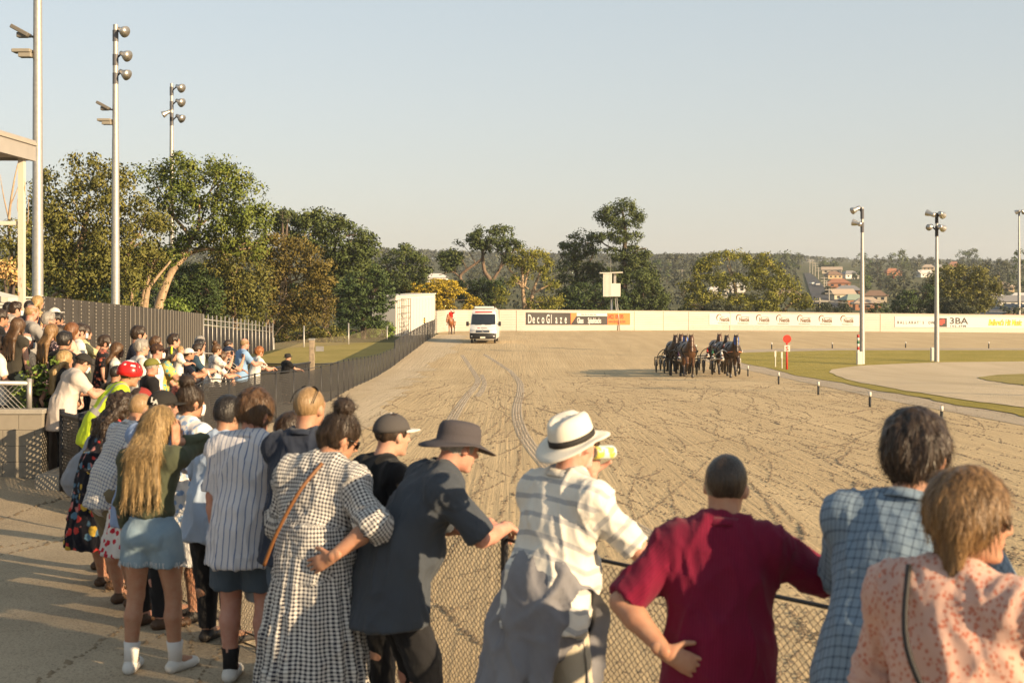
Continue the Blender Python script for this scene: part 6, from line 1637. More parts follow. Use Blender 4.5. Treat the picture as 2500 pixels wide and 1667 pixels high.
    if bt and not (dress and dress[0] > .4):
        ml, ln, lo_ = bt       # material, leg length 0..1 (hip..ankle), looseness
        lo, hi = bbox([J.P, J.waist] + [q for l in J.legs for q in l[:3]], .13 * k); S = SDF(lo, hi, res if near else .024)
        tk = 1 if hem > .0 else 0; S.cone(J.P, J.P * .45 + J.waist * .55, .096 * J.bw * h + .006 - tk * .012, .088 * J.bw * h + .006 - tk * .016, .03, (fy, 1.3 + .12 * tk), grp='T', cut=[(J.P * (.4 + .35 * tk) + J.waist * (.6 - .35 * tk), J.Rb[:, 2])])
        for sg in (-1, 1): S.ell(J.P + np.array([sg * .04, -.03 + .02 * tk, -.02 - .01 * tk]) * h, np.array([.052, .052, .058]) * h * J.bw + .006 - .012 * tk, None, .03, grp='T')
        for hip, kn, an, toe in J.legs:
            r0, r1, r2 = .060 * h * b + lo_ - tk * .014, .040 * h * b + lo_, .026 * h + lo_
            if ln <= .5:
                q = hip + (kn - hip) * ln * 2; S.cone(hip, q, r0, r1 + .012 * h + lo_ * .5, .012, cut=[(q, nv(kn - hip))], grp='L')
            else:
                q = kn + (an - kn) * (ln - .5) * 2; S.cone(hip, kn, r0, r1, .03, grp='L'); S.cone(kn, q, r1, r1 + (r2 - r1) * (ln - .5) * 2, .03, cut=[(q, nv(an - kn))], grp='L')
        V, Q = S.mesh(); UV = cloth_uv(V, S, J, h); V = displace(V, Q, .005 * k, 9, 5, seed + 9)
        V = folds(V, Q, UV, .006 * k, seed + 3); mesh_obj("shorts" if ln <= .62 else "trousers", V, Q, ml, root, smooth=True, uv=UV)
    # ---- shoes
    sm = sp.get('shoes', M("dark_shoe", (.03, .026, .024), .5))
    if sm is not None and not sp.get('noshoes'):
        for hip, kn, an, toe in J.legs:
            lo, hi = bbox([an, toe], .09 * k); S = SDF(lo, hi, .008 if near else .016); f = nv((toe - an) * np.array([1, 1, 0]) + 1e-6)
            zb = toe[2] - .016 * h; a = np.array([an[0], an[1], zb]) - f * .02 * h
            S.cone(a + np.array([0, 0, .020 * h]), a + f * .125 * h + np.array([0, 0, .014 * h]), .026 * h, .024 * h, .01, (np.array([0, 0, 1.]), 1.15)); S.cone(an, an - np.array([0, 0, .012 * h]), .024 * h, .027 * h, .015, cut=[(an + np.array([0, 0, .012 * h]), np.array([0, 0, 1.]))])
            S.plane(np.array([0, 0, zb - .004 * h]), np.array([0, 0, -1.])); V, Q = S.mesh(); mesh_obj("shoe", V, Q, sm, root, smooth=True)
            if sp.get('socks'):
                mc, hh = sp['socks']; mb = MB(); mb.tube([an - np.array([0, 0, .01 * h]), an + (kn - an) * hh * .5, an + (kn - an) * hh], [.025 * h, .0265 * h, .031 * h], 14); mb.build("sock", mc, root, True)
    # ---- hair and headgear
    hs = sp.get('hair')
    if hs: hair_build(J, h, hs[0], HR[hs[1]], root, (.007 if near else .013), near, seed, bool(sp.get('hat')))
    for fn in sp.get('wear', ()): fn(J, h, root)
    return root
def hash_(s): return sum((i + 3) * ord(ch) * 131 for i, ch in enumerate(s))
def held(nm, label, cat, key, build, group=None):
    """something in a person's hand: its own top-level object, built in that person's space"""
    root, J, h = PEOPLE[key]; o = empty(nm, root.location, root.rotation_euler[2]); tag(o, label, cat, group); build(o, J, h); return o
# ================================================================== people: wardrobe
NAVY = (.018, .024, .045)
C = {
 'gingham': cloth("gingham", (.72, .70, .66), 'gingham', (.016, .017, .035), .020), 'maroon': cloth("maroon", (.19, .009, .036), 'vstripe', (.13, .006, .026), .012, .25),
 'check': cloth("blue_check", (.20, .275, .36), 'check', (.05, .075, .12), .034, .2), 'polo': cloth("white_polo", (.78, .74, .66), 'hstripe', (.46, .46, .46), .085, .27),
 'slate': cloth("slate_polo", (.062, .072, .088)), 'black': cloth("black_cotton", (.012, .012, .013)), 'denimshirt': cloth("dark_denim", (.022, .03, .052), 'denim', (.05, .06, .085)),
 'navy': cloth("navy_knit", (.010, .012, .024)), 'stripe': cloth("blue_stripe", (.66, .65, .68), 'vstripe', (.13, .18, .33), .040, .16), 'ltblue': cloth("light_blue", (.42, .52, .68)),
 'green': cloth("olive_green_top", (.075, .085, .052)), 'bluefloral': cloth("blue_floral", (.76, .75, .73), 'floral', (.28, .42, .66), .055, .22), 'blueshirt': cloth("blue_shirt", (.26, .36, .58)),
 'whitecheck': cloth("white_check", (.70, .68, .64), 'check', (.10, .14, .26), .026, .3), 'blackfloral': cloth("black_floral", (.012, .012, .018), 'floral', (.55, .05, .04), .075, .26, [(.10, .20, .30), (.55, .22, .2), (.6, .4, .06)]),
 'greymarl': cloth("grey_marl", (.33, .35, .40), 'denim', (.28, .30, .34)), 'redfloral': cloth("red_floral", (.74, .70, .66), 'floral', (.55, .03, .05), .05, .26), 'pink': cloth("pink_print", (.62, .40, .33), 'blotch', (.50, .19, .13), .017, .22),
 'white': cloth("white_cotton", (.76, .73, .67)), 'linen': cloth("pinkish_linen", (.62, .55, .49), 'check', (.55, .47, .42), .02, .3), 'grey': cloth("grey_cotton", (.30, .29, .28)), 'char': cloth("charcoal_stripe", (.075, .075, .08), 'vstripe', (.12, .12, .125), .03, .3),
 'pinkshirt': cloth("pale_pink", (.62, .48, .48)), 'olive': cloth("dark_olive", (.05, .045, .035)), 'leopard': cloth("leopard", (.46, .33, .17), 'leopard', (.10, .06, .03), .03, .2), 'darkfloral': cloth("dark_floral", (.03, .022, .032), 'floral', (.5, .36, .38), .035, .2),
 'whitefloral': cloth("white_floral", (.70, .66, .62), 'floral', (.25, .25, .32), .045, .2), 'peachfloral': cloth("peach_floral", (.66, .46, .36), 'floral', (.55, .22, .15), .05, .2), 'yellow': cloth("pale_yellow", (.62, .56, .30)), 'blackred': cloth("black_red_print", (.014, .014, .018), 'floral', (.5, .14, .09), .06, .22),
 'suit': cloth("navy_suit", (.016, .022, .045)), 'tealpolo': cloth("teal_navy", (.03, .062, .095)), 'bwstripe': cloth("black_white_stripe", (.015, .015, .017), 'vstripe', (.62, .60, .56), .07, .12), 'skyblue': cloth("sky_blue", (.25, .40, .62)),
 'orange': cloth("black_orange_shirt", (.014, .013, .014), 'blotch', (.75, .17, .03), .28, .2), 'tropical': cloth("tropical_yellow", (.62, .48, .12), 'floral', (.10, .35, .38), .06, .24), 'dot': cloth("white_spot", (.74, .71, .66), 'floral', (.2, .2, .2), .03, .08),
 'jean': cloth("blue_jean", (.075, .11, .16), 'denim', (.11, .15, .21)), 'paledenim': cloth("pale_denim", (.36, .41, .46), 'denim', (.45, .49, .53)), 'shortblue': cloth("blue_grey_shorts", (.075, .10, .13)), 'khaki': cloth("khaki", (.20, .165, .10)), 'sage': cloth("sage_skirt", (.30, .30, .20)),
 'denimshort': cloth("washed_denim", (.21, .31, .40), 'denim', (.30, .40, .48)), 'cream': cloth("cream_trousers", (.55, .49, .38)), 'dk': cloth("dark_trousers", (.02, .02, .022)), 'hoodie': cloth("grey_hoodie", (.23, .23, .25), 'denim', (.19, .19, .21)),
}
def hivis():
    m = bpy.data.materials.new("hi_vis_yellow"); m.use_nodes = True; t = NT(m); u = t.xyz(t.coord("UV")); t.b.inputs["Roughness"].default_value = .7
    a = t.math('MULTIPLY', t.math('GREATER_THAN', u[1], .12), t.math('LESS_THAN', u[1], .18)); au = t.math('ABSOLUTE', u[0]); b = t.math('MULTIPLY', t.math('GREATER_THAN', au, .10), t.math('LESS_THAN', au, .155)); b = t.math('MULTIPLY', b, t.math('GREATER_THAN', u[1], .12))
    t.color(t.mix(t.math('MAXIMUM', a, b), (.62, .80, .02), (.38, .36, .33))); t.bump(t.noise(t.coord(), 14, 3), .4, .01); return m
CAPB, CAPW, CAPR, CAPG, CAPN, CAPO = M("cap_black", (.022, .02, .018), .85), M("cap_white", (.70, .66, .60), .85), M("cap_red", (.26, .03, .025), .85), M("cap_grey", (.075, .068, .066), .85), M("cap_navy", (.015, .022, .05), .85), M("cap_olive", (.16, .155, .03), .85)
MASKM = M("mask_blue", (.55, .64, .68), .9); MASKW = M("mask_white", (.74, .72, .70), .9)
SNK = M("white_sneaker", (.70, .68, .64), .6); TAN = M("tan_leather", (.20, .085, .03), .5); BRN = M("brown_shoe", (.10, .055, .03), .5)
def strap(pts, r=.011, m=TAN, nm="bag_strap"):
    def fn(J, h, root):
        k = h / 1.75; mb = MB(); P = [J.P + J.Rb @ (np.array(p) * h) for p in pts]; mb.tube(catmull(P, 6), r * k, 6); mb.build(nm, m, root, True)
    return fn
def cap(m, m2=None, turn=0, mark=None, tilt=8): return lambda J, h, root: hat_cap(J, h, root, m, m2, turn, mark, tilt)
def shades(up=0.0, nm="sunglasses", lens=LENS): return lambda J, h, root: specs(J, h, root, lens, up, nm)
def mask(m=MASKM): return lambda J, h, root: mask_part(J, h, root, m)
def hoodie_waist(J, h, root):
    lo, hi = bbox([J.P, J.waist], .2); lo[2] -= .38 * h; lo[1] -= .16; S = SDF(lo, hi, .013); Y = np.array([0, 1., 0])
    S.cone(J.P + np.array([0, 0, .035]) * h, J.P - np.array([0, 0, .02]) * h, .108 * h * J.bw, .122 * h * J.bw, .03, (Y, 1.22), grp='K')
    for sg, L_, q in ((-1.1, .26, .06), (-.4, .30, .10), (.4, .25, .11), (1.1, .24, .05)):
        S.cone(J.P + np.array([sg * .055, -.055, -.02]) * h, J.P + np.array([sg * .10 - .03, -.055 - q, -L_]) * h, .062 * h, .034 * h, .03, (Y, 2.2), grp='K')
    S.cone(J.P + np.array([.10, .02, .01]) * h, J.P + np.array([.135, .06, -.03]) * h, .05 * h, .04 * h, .03, grp='K'); S.cone(J.P + np.array([.12, .06, -.02]) * h, J.P + np.array([.16, .05, -.27]) * h, .04 * h, .028 * h, .02, grp='K')
    V, Q = S.mesh(); UV = cloth_uv(V, S, J, h); V = displace(folds(V, Q, UV, .02, 3.3), Q, .008, 10, 4, 4.2); mesh_obj("tied_hoodie", V, Q, C['hoodie'], root, smooth=True, uv=UV)
def flower(J, h, root):
    k = h / 1.75; m = M("coral_petals", (.72, .22, .16), .7); c = J.hc + J.Rh @ np.array([-.055, -.075, .07]) * k; rs = np.random.default_rng(4); mb = MB()
    for ring, (n, r, tl) in enumerate(((8, .055, .25), (7, .04, .6), (5, .024, 1.0))):
        for i in range(n):
            a = 2 * math.pi * i / n + ring * .4; d = J.Rh @ np.array([math.cos(a), -.5 - .2 * ring, math.sin(a)]); e = c + d * r * k; sd = np.cross(d, J.Rh[:, 1]); sd /= np.linalg.norm(sd)
            up = J.Rh @ np.array([0, -1, 0.]); P = [c, c + d * r * .6 * k + sd * r * .5 * k + up * .012 * k, e + up * tl * .02 * k, c + d * r * .6 * k - sd * r * .5 * k + up * .012 * k]; mb.add(P, [(0, 1, 2, 3)])
    solid(mb.build("hair_flower", m, root, True), .003)
def frayed(J, h, root):
    rs = np.random.default_rng(8); mb = MB()
    for hip, kn, an, toe in J.legs:
        q = hip + (kn - hip) * .44; u = nv(kn - hip)
        for i in range(90):
            a = rs.uniform(0, 6.28); r = .0655 * h; p = q + np.array([math.cos(a) * r, math.sin(a) * r, 0]); e = p + u * rs.uniform(.012, .03) + rs.normal(0, .004, 3); mb.tube([p - u * .01, e], .0016, 3, cap=False)
    mb.build("frayed_hem", M("frayed_thread", (.62, .64, .66), .9), root)
def headphones(J, h, root):
    k = h / 1.75; mb = MB(); mb.tube([J.hc + J.Rh @ np.array([.1 * math.cos(a), -.01, .03 + .105 * math.sin(a)]) * k for a in np.linspace(0, math.pi, 12)], .011 * k, 8)
    for sg in (-1, 1): mb.tube([J.hc + J.Rh @ np.array([sg * .075, -.008, -.005]) * k, J.hc + J.Rh @ np.array([sg * .105, -.008, -.005]) * k], .042 * k, 12)
    mb.build("headphones", BLACKM, root, True)
def helmet(J, h, root, m=None, m2=None):
    V, F = dome(J, h, None, .112, .132, .125, (0, -.012, .028), 28, 9); n = 28
    V += [(.112 * math.cos(2 * math.pi * j / n) * .97, -.012 + .132 * math.sin(2 * math.pi * j / n) * .97, .028 - .045 + .03 * max(0, math.sin(2 * math.pi * j / n))) for j in range(n)]
    b = len(V) - n; F += [(b + j, b + (j + 1) % n, (j + 1) % n, j) for j in range(n)]
    o = solid(mesh_obj("helmet", to_head(J, h, V), F, [m or M("helmet_red", (.60, .02, .02), .25), m2 or M("helmet_white", (.72, .70, .68), .25)], root, True, mi=[1 if (i // n in (6, 7, 8) or (i // n in (3,) and i % 3 == 0)) else 0 for i in range(len(F))]), .006)
    mb = MB()
    for a0 in (.35, .8, 1.25, 1.9, 2.35, 2.8): mb.tube(to_head(J, h, [(.1145 * math.cos(a0) * math.cos(t), -.012 + .1345 * math.sin(a0) * math.cos(t), .028 + .127 * math.sin(t)) for t in np.linspace(.1, 1.2, 6)]), .006, 5)
    mb.build("helmet_stripe", m2 or BLACKM, o, True); return o
# ================================================================== people: the near row (left to right they lean on the track fence)
P_ = person
R40 = dict(near=True, group=CHAIN)
HIPB = ((.66, -.40, -.66), (-.66, -.50, -.58), (-.90, .02, -.44), (.15, 1, .05), .12)
P_('woman_pink', "brown-bobbed woman in sunglasses and a pink printed blouse at the right edge", 4.05, (2372, 1163), face=-38, lean=.10, head=(-58, -4, 0), arms=(((.3, .35, -.9), (.4, .9, .1), (.3, .9, 0), (0, 0, -1), .5), ((.55, .55, -.55), (-.3, .9, .2), (-.3, .9, 0), (0, 0, -1), .5)), build=.98, bust=1.1, skin='tan', hair=('bob', 'mousy'), top=C['pink'], sleeve=1.5, puff=1.3, loose=.022, flare=1.1, hem=.10, fold=.010, bottom=(C['dk'], .95, .01), wear=[shades(), strap([(-.055, -.055, .315), (-.03, -.112, .2), (.04, -.118, .08), (.10, -.10, -.02)], .009, M("black_strap", (.02, .018, .018), .5))], **R40)
P_('man_check', "dark shaggy-haired man in a blue checked long-sleeved shirt, second from the right", 4.92, (2238, 1018), face=-32, lean=.42, side=.08, head=(-12, 0, 0), arms=('rail', 'rail'), build=1.03, skin='tan', hair=('shag', 'dark'), top=C['check'], sleeve=1.85, hem=.08, collar=True, loose=.022, wr=.5, fold=.006, bottom=(C['jean'], .97, .01), **R40)
P_('man_maroon', "balding man in a maroon short-sleeved shirt with one hand on his hip", 5.35, (1778, 1112), face=-8, lean=.27, side=.03, head=(-14, -6, 3), arms=(HIPB, WIDE_R), build=1.03, skin='tan', hair=('buzz', 'dark'), top=C['maroon'], sleeve=.98, loose=.026, collar=True, hem=.16, fold=.009, belly=.02, bottom=(C['dk'], .97, .012), **R40)
P_('man_panama', "man in a white panama hat and striped polo drinking from a can", 6.35, (1400, 1018), reach={0: ('head', (-.052, .150, -.165), (.16, .12, 1), (1, .05, -.1), 1.15, (-.6, .2, -.8))}, face=-50, lean=.28, head=(2, 2, 0), arms=(((.10, .95, -.42), (-.34, .12, .9), (-.5, .5, .5), (-.7, -.2, -.2), 1.0), ((.50, .50, -.72), (-.30, .72, -.45), (-.4, .8, -.3), (0, 0, -1), .5)), build=1.05, belly=.03, skin='pink', hat=True, hair=('short', 'white'), beard=(.55, .5, .45), top=C['polo'], sleeve=.95, loose=.022, collar=True, hem=.05, bottom=(C['cream'], .97, .014),
   wear=[shades(0, "glasses", M("clear_lens", (.35, .33, .3), .1)), hoodie_waist, lambda J, h, root: hat_brim(J, h, root, M("panama_straw", (.76, .71, .61), .8, bump=.25, bscale=220, bdist=.003), M("hat_ribbon", (.025, .022, .02), .7), [(.172, -.006), (.15, -.003), (.125, .001), (.104, .004), (.102, .03), (.098, .065), (.092, .094), (.080, .110), (.055, .116), (.02, .117)], .102, (16, 0, 0), .34, .03)], **R40)
P_('man_bucket', "man in a dark bucket hat and slate polo leaning far over the fence", 7.3, (1135, 1034), face=-70, lean=.62, head=(10, -18, 0), arms=('rail', 'rail'), build=1.03, belly=.02, skin='pink', hat=True, hair=('short', 'grey'), top=C['slate'], sleeve=.98, loose=.03, collar=True, hem=.14, flare=1.12, fold=.010, bottom=(C['dk'], .97, .014),
   wear=[lambda J, h, root: hat_brim(J, h, root, M("bucket_cloth", (.07, .062, .068), .9, bump=.2, bscale=90), None, [(.19, -.018), (.16, -.010), (.13, -.002), (.108, .004), (.106, .04), (.101, .075), (.088, .095), (.05, .104), (.02, .106)], .106, (8, 0, 0), .30)], **R40)
P_('man_cap', "man in a charcoal cap with white panels and a black T-shirt", 7.95, (962, 1012), face=-55, lean=.42, head=(0, -6, 0), arms=('rail', 'rail'), skin='fair', hat=True, hair=('short', 'dark'), top=C['black'], sleeve=.9, hem=.10, bottom=(C['dk'], .97, .012), wear=[cap(CAPG, CAPW)], build=1.05, **R40)
P_('woman_gingham', "woman with a dark top-knot in a black and white gingham dress, hand on hip", 7.3, (850, 1018), face=-24, lean=.20, side=.05, head=(-40, -26, 0), fit=True, arms=(((.35, .25, -.9), (.0, .7, -.6), (0, .8, -.3), (0, 0, -1), .5), HIPB), build=1.06, bust=1.1, skin='tan', hair=('bun', 'dark'), top=C['gingham'], sleeve=1.22, puff=1.32, loose=.028, dress=(.36, .170), fold=.009, shoes=BRN, wear=[shades(0, "glasses"), strap([(.02, -.06, .305), (-.01, -.108, .22), (-.06, -.112, .10), (-.105, -.085, .0)], .010)], **R40)
P_('man_blond', "crew-cut blond man with sunglasses on his head in a dark denim shirt", 8.2, (757, 946), face=-22, lean=.20, head=(-8, -2, 0), arms=('rail', 'rail'), skin='tan', hair=('buzz', 'sandy'), top=C['denimshirt'], sleeve=.95, collar=True, hem=.09, bottom=(C['jean'], .95, .012), wear=[shades(72)], build=1.08, **R40)
P_('man_jumper', "dark-haired person in a navy jumper and pale denim shorts behind the crew-cut man", 8.7, (716, 1012), face=-38, lean=.36, head=(-10, -8, 0), arms=('railf', 'rail'), skin='fair', hair=('short', 'dark'), top=C['navy'], sleeve=1.9, hem=.04, bottom=(C['paledenim'], .46, .02), shoes=BLACKM, socks=(M("black_sock", (.015, .015, .016), .9), .35), **R40)
P_('man_stripe', "brown-haired young man in a white shirt with blue pinstripes and grey-blue shorts", 8.55, (627, 960), face=-14, lean=.16, side=.02, head=(-22, -6, 0), arms=(((.22, .0, -1), (.05, .22, -1), (0, .2, -1), (-1, 0, 0), .4), 'rail'), skin='pink', hair=('mop', 'brown'), top=C['stripe'], sleeve=.92, loose=.026, collar=True, hem=.115, flare=1.06, fold=.008, bottom=(C['shortblue'], .40, .02), shoes=SNK, socks=(M("black_sock"), .30), **R40)
P_('man_fade', "young man with a dark skin-fade haircut in a light blue T-shirt", 9.6, (556, 974), face=-30, lean=.28, head=(-4, -2, 0), arms=('rail', 'rail'), skin='olive', hair=('fade', 'black'), top=C['ltblue'], sleeve=.9, hem=.10, bottom=(C['dk'], .97, .012), **R40)
P_('woman_green', "long-haired blond woman in a green crop top and cut-off denim shorts", 8.75, (398, 998), reach={1: ('head', (.135, .035, -.06), (-.28, .0, 1), (-1, .1, -.2), .35, (.25, .25, -1))}, face=-12, lean=.05, side=-.03, head=(-18, -8, 14), arms=('down', ((.62, .20, -.62), (-.35, .25, .92), (-.55, .05, .7), (-.7, .1, -.5), .7)), stance=1.25, step=(-.02, .03), skin='tan', hair=('longer', 'blond'), build=.90, bust=.95, top=C['green'], sleeve=1.72, loose=.008, hem=-.055, fold=.005, bottom=(C['denimshort'], .24, .016), shoes=SNK, socks=(M("white_sock", (.72, .69, .66), .9), .30), wear=[frayed], **R40)
P_('woman_flower', "woman with a coral flower in her dark hair and a blue and white floral dress", 10.3, (466, 943), face=-38, lean=.12, head=(-10, -2, 0), arms=('rail', 'rail'), skin='tan', hair=('bun', 'dark'), build=1.02, bust=1.05, top=C['bluefloral'], sleeve=.75, loose=.016, dress=(.27, .165), wear=[flower, mask(MASKW)], **R40)
P_('man_lacap', "blue-shirted man in a black cap with a white monogram beside the long-haired blonde", 10.1, (402, 955), face=-38, lean=.34, head=(-12, -6, 0), arms=('rail', 'rail'), skin='pink', hat=True, hair=('short', 'dark'), top=C['blueshirt'], sleeve=.9, collar=True, hem=.09, bottom=(C['dk'], .97, .014), shoes=BRN, wear=[cap(CAPB, turn=0, mark=("LA", -52, .05, WHITEP))], **R40)
P_('man_whitecheck', "balding man in a white checked shirt and khaki shorts leaning on the fence", 10.9, (350, 962), face=-46, lean=.48, head=(-4, -10, 0), arms=('rail', 'rail'), skin='tan', hair=('buzz', 'sandy'), top=C['whitecheck'], sleeve=1.9, collar=True, hem=.06, bottom=(C['khaki'], .62, .022), shoes=BRN, **R40)
P_('woman_redfloral', "woman in a red and white floral dress half hidden behind the blonde", 10.6, (372, 1010), face=-42, lean=.30, head=(0, -6, 0), arms=('rail', 'rail'), skin='tan', hair=('pony', 'brown'), build=.95, bust=1.0, top=C['redfloral'], sleeve=.6, dress=(.22, .16), shoes=TAN, **R40)
P_('woman_curly', "woman with long dark curly hair in a black dress with bright flowers", 11.6, (300, 965), face=-48, lean=.42, head=(-4, -10, 0), arms=('rail', 'rail'), skin='tan', hair=('curly', 'dark'), build=.98, bust=1.0, top=C['blackfloral'], sleeve=.6, dress=(.30, .15), wear=[], shoes=BRN, **R40)
P_('woman_grey', "stooping woman in a grey top and cropped jeans at the left end of the row", 12.4, (292, 985), face=-52, lean=.66, head=(0, -10, 0), arms=('rail', 'rail'), skin='fair', hair=('pony', 'mousy'), build=.95, bust=.95, top=C['greymarl'], sleeve=1.9, loose=.008, hem=.02, bottom=(C['jean'], .66, .008), shoes=BRN, **R40)
P_('person_white', "woman in a white top bending beside the cropped-jeans woman", 11.9, (312, 1000), face=-50, lean=.55, head=(0, -14, 0), arms=('rail', 'rail'), skin='tan', hair=('short', 'dark'), top=C['white'], sleeve=1.4, hem=.04, bottom=(C['dk'], .95, .012), **R40)
# unseen spectators added beyond the right edge so their shadows fall on people in view
P_('out_a', "broad man in a navy polo added out of view on the right to cast shade", xyz=(2.35, 4.15, .0), h=1.84, face=-40, lean=.12, arms=('down', 'rail'), build=1.25, hair=('short', 'dark'), top=C['tealpolo'], sleeve=.9, bottom=(C['dk'], .97, .014), group="spectators beyond the right edge", res=.02)
P_('out_b', "woman in a white shirt added out of view on the right to cast shade", xyz=(2.35, 3.25, .0), h=1.60, face=-45, lean=.10, arms=('down', 'rail'), build=1.1, hair=('bob', 'dark'), top=C['white'], sleeve=.9, bottom=(C['jean'], .97, .012), group="spectators beyond the right edge", res=.02)
P_('out_c', "tall man in a grey shirt added out of view on the right to cast shade", xyz=(3.3, 3.1, .0), h=1.85, face=-40, lean=.10, arms=('down', 'rail'), build=1.2, hair=('short', 'grey'), top=C['grey'], sleeve=.9, bottom=(C['dk'], .97, .014), group="spectators beyond the right edge", res=.02)
def can_build(o, J, h, at_hand=None):
    k = 1.0
    if at_hand is None: a = J.hc + J.Rh @ np.array([.004, .105, -.048]) * (h / 1.75); d = nv(J.Rh @ np.array([.0, 1, -.10]))
    else: sh_, e, w_, hd, pn, cu, sg = J.arms[at_hand]; a = w_ + nv(hd) * .075 + nv(pn) * .03 - np.array([0, 0, .06]); d = np.array([0, 0, 1.])
    R = Vector(d).to_track_quat('Z', 'Y').to_matrix()
    def cm():
        m = bpy.data.materials.new("can_print"); m.use_nodes = True; t = NT(m); t.b.inputs["Roughness"].default_value = .35; o_ = t.coord()
        t.color(t.mix(t.step(t.noise(o_, 30, 2), .5, .56), (.62, .72, .70), (.62, .60, .10))); return m
    mb = MB(); mb.lathe([(.027, 0), (.033, .010), (.033, .118), (.028, .128), (.026, .126)], a, 20, R=R); mb.build("can_body", cm() if at_hand is None else M("can_pale", (.5, .52, .46), .35, vary=.3, vscale=40), o, True)
    mb = MB(); mb.lathe([(.0255, .1275), (.004, .1275), (0, .129)] if at_hand is not None else [(0, -.0015), (.022, -.001), (.027, .0005)], a, 16, R=R); mb.build("can_lid", GALV, o, True)
held("drink_can", "pale yellow and blue drink can raised by the man in the panama hat", "can", 'man_panama', can_build)
held("drink_can", "pale green stubby-holder can held at the waist of the blonde in the green top", "can", 'woman_green', lambda o, J, h: can_build(o, J, h, 0))

# ================================================================== people: the crowd on the left
def B(key, label, **sp):
    X, Y, z, h = CROWD_H[key]; sp.setdefault('face', -62); a = sp.pop('arms', ('down', 'down')); J = skeleton(dict(sp, arms=a), h)
    hh = h * h / float(J.top[2]) if J.top[2] > .6 else h
    px_ = [r for r in [(Y * 0)]]; f = math.radians(sp['face']); J = skeleton(dict(sp, arms=a), hh)
    x = X - (J.top[0] * math.cos(f) - J.top[1] * math.sin(f)); y = Y - (J.top[0] * math.sin(f) + J.top[1] * math.cos(f))
    sp.setdefault('bottom', (C['dk'], .95, .012)); P_(key, label, xyz=(x, y, z), h=hh, arms=a, group="crowd in the left enclosure", **sp)
W = dict(bust=1.0, build=.92)
RL = dict(arms=('rail', 'rail'), lean=.38)
B('b1', "dark-haired man with glasses cut by the left edge", hair=('short', 'dark'), top=C['black'], wear=[shades()], skin='tan')
B('b2', "dark-haired person in khaki at the back near the shed roof", hair=('short', 'black'), top=C['khaki'], face=-40)
B('b3', "man in a grey shirt and mask with sunglasses pushed up", hair=('short', 'dark'), top=C['grey'], wear=[mask(), shades(72)], arms=('down', 'phone'))
B('b4', "grey-haired man in a pale pink shirt at the far left", hair=('short', 'grey'), top=C['pinkshirt'], skin='pink', head=(-15, 0, 0))
B('b5', "woman with long brown hair in a dark olive top and pale skirt", hair=('long', 'brown'), top=C['olive'], sleeve=0, bottom=(C['sage'], .9, .02), face=-30, **W)
B('b6', "big bald man in a grey short-sleeved shirt and jeans", hair=('bald', 'sandy'), top=C['grey'], build=1.2, skin='pink', face=-50, bottom=(C['jean'], .95, .014), arms=('down', ((.5, .5, -.7), (-.2, .6, .6), (0, .5, .8), (0, 0, -1), .5)))
B('b7', "shaven-headed man behind the big bald man", hair=('buzz', 'black'), top=C['navy'], skin='tan', face=-20)
B('b8', "blond woman in a leopard-print top at the top of the bank", hair=('long', 'blond'), top=C['leopard'], face=-50, **W)
B('b9', "grey-haired man in a white shirt before the dark fence", hair=('short', 'grey'), top=C['white'], skin='pink')
B('b10', "black-haired man in a dark shirt before the dark fence", hair=('short', 'black'), top=C['black'], skin='olive')
B('b11', "bald white-haired man in a white cap at the back of the bank", hat=True, hair=('bald', 'white'), top=C['grey'], skin='pink', wear=[cap(CAPW)])
B('b12', "woman with a fair half ponytail in a dark floral top", hair=('long', 'mousy'), top=C['darkfloral'], face=-35, **W)
B('b13', "man with a neat fade in a white patterned shirt", hair=('fade', 'dark'), top=C['whitefloral'], face=-40)
B('b14', "thin-haired dark man in a black T-shirt among the leaves", hair=('short', 'black'), top=C['black'], skin='olive', face=-35)
B('b15', "auburn-haired woman in a peach floral dress", hair=('long', 'auburn'), top=C['peachfloral'], sleeve=.6, dress=(.25, .14), **W)
B('b16', "short-haired man in a white T-shirt with a mask", hair=('short', 'dark'), top=C['white'], wear=[mask()])
B('b17', "woman in pale yellow holding up a phone", hair=('long', 'dark'), top=C['yellow'], sleeve=1.3, arms=('phone', 'phone'), **W)
B('b18', "curly-haired boy in a black and red patterned shirt and mask", hair=('mop', 'dark'), top=C['blackred'], face=-75, wear=[mask()])
B('b19', "woman with long straight brown hair in a white top", hair=('long', 'brown'), top=C['white'], face=-70, **W)
B('b20', "tall dark-haired man in a navy suit jacket", hair=('short', 'dark'), top=C['suit'], sleeve=1.9, collar=True, face=-72, hem=.10, build=1.06)
B('b21', "silver-haired man in a white shirt in front of the navy suit", hair=('short', 'grey'), top=C['white'], sleeve=1.9, collar=True, face=-55)
B('b22', "man with a quiff in front of the dark corrugated fence", hair=('short', 'brown'), top=C['white'], face=-75)
B('b23', "masked man in a brown cap and dark sunglasses", hat=True, hair=('short', 'dark'), top=C['white'], skin='pink', face=-72, wear=[cap(M("cap_brown", (.05, .025, .016), .85), mark=("T", 0, .05, M("sign_gold"))), shades(), mask(MASKW)])
B('b24', "dark-haired girl with a yellow-green headband and tropical top", hair=('long', 'black'), top=C['tropical'], face=-80, skin='olive', wear=[lambda J, h, root: (lambda mb: (mb.tube([J.hc + J.Rh @ np.array([.1 * math.cos(a), .01, .02 + .108 * math.sin(a)]) for a in np.linspace(0, math.pi, 10)], .016, 8), mb.build("headband", M("neon_yellow", (.62, .75, .04), .7), root, True)))(MB())], arms=('rail', 'rail'), lean=.3, **W)
B('b25', "tall dark-haired man behind the girl with the headband", hair=('short', 'dark'), top=C['black'], face=-70)
B('b27', "man in a white cap and navy top leaning over the inner fence", hat=True, hair=('short', 'dark'), top=C['navy'], skin='tan', face=-70, wear=[cap(CAPW)], **RL)
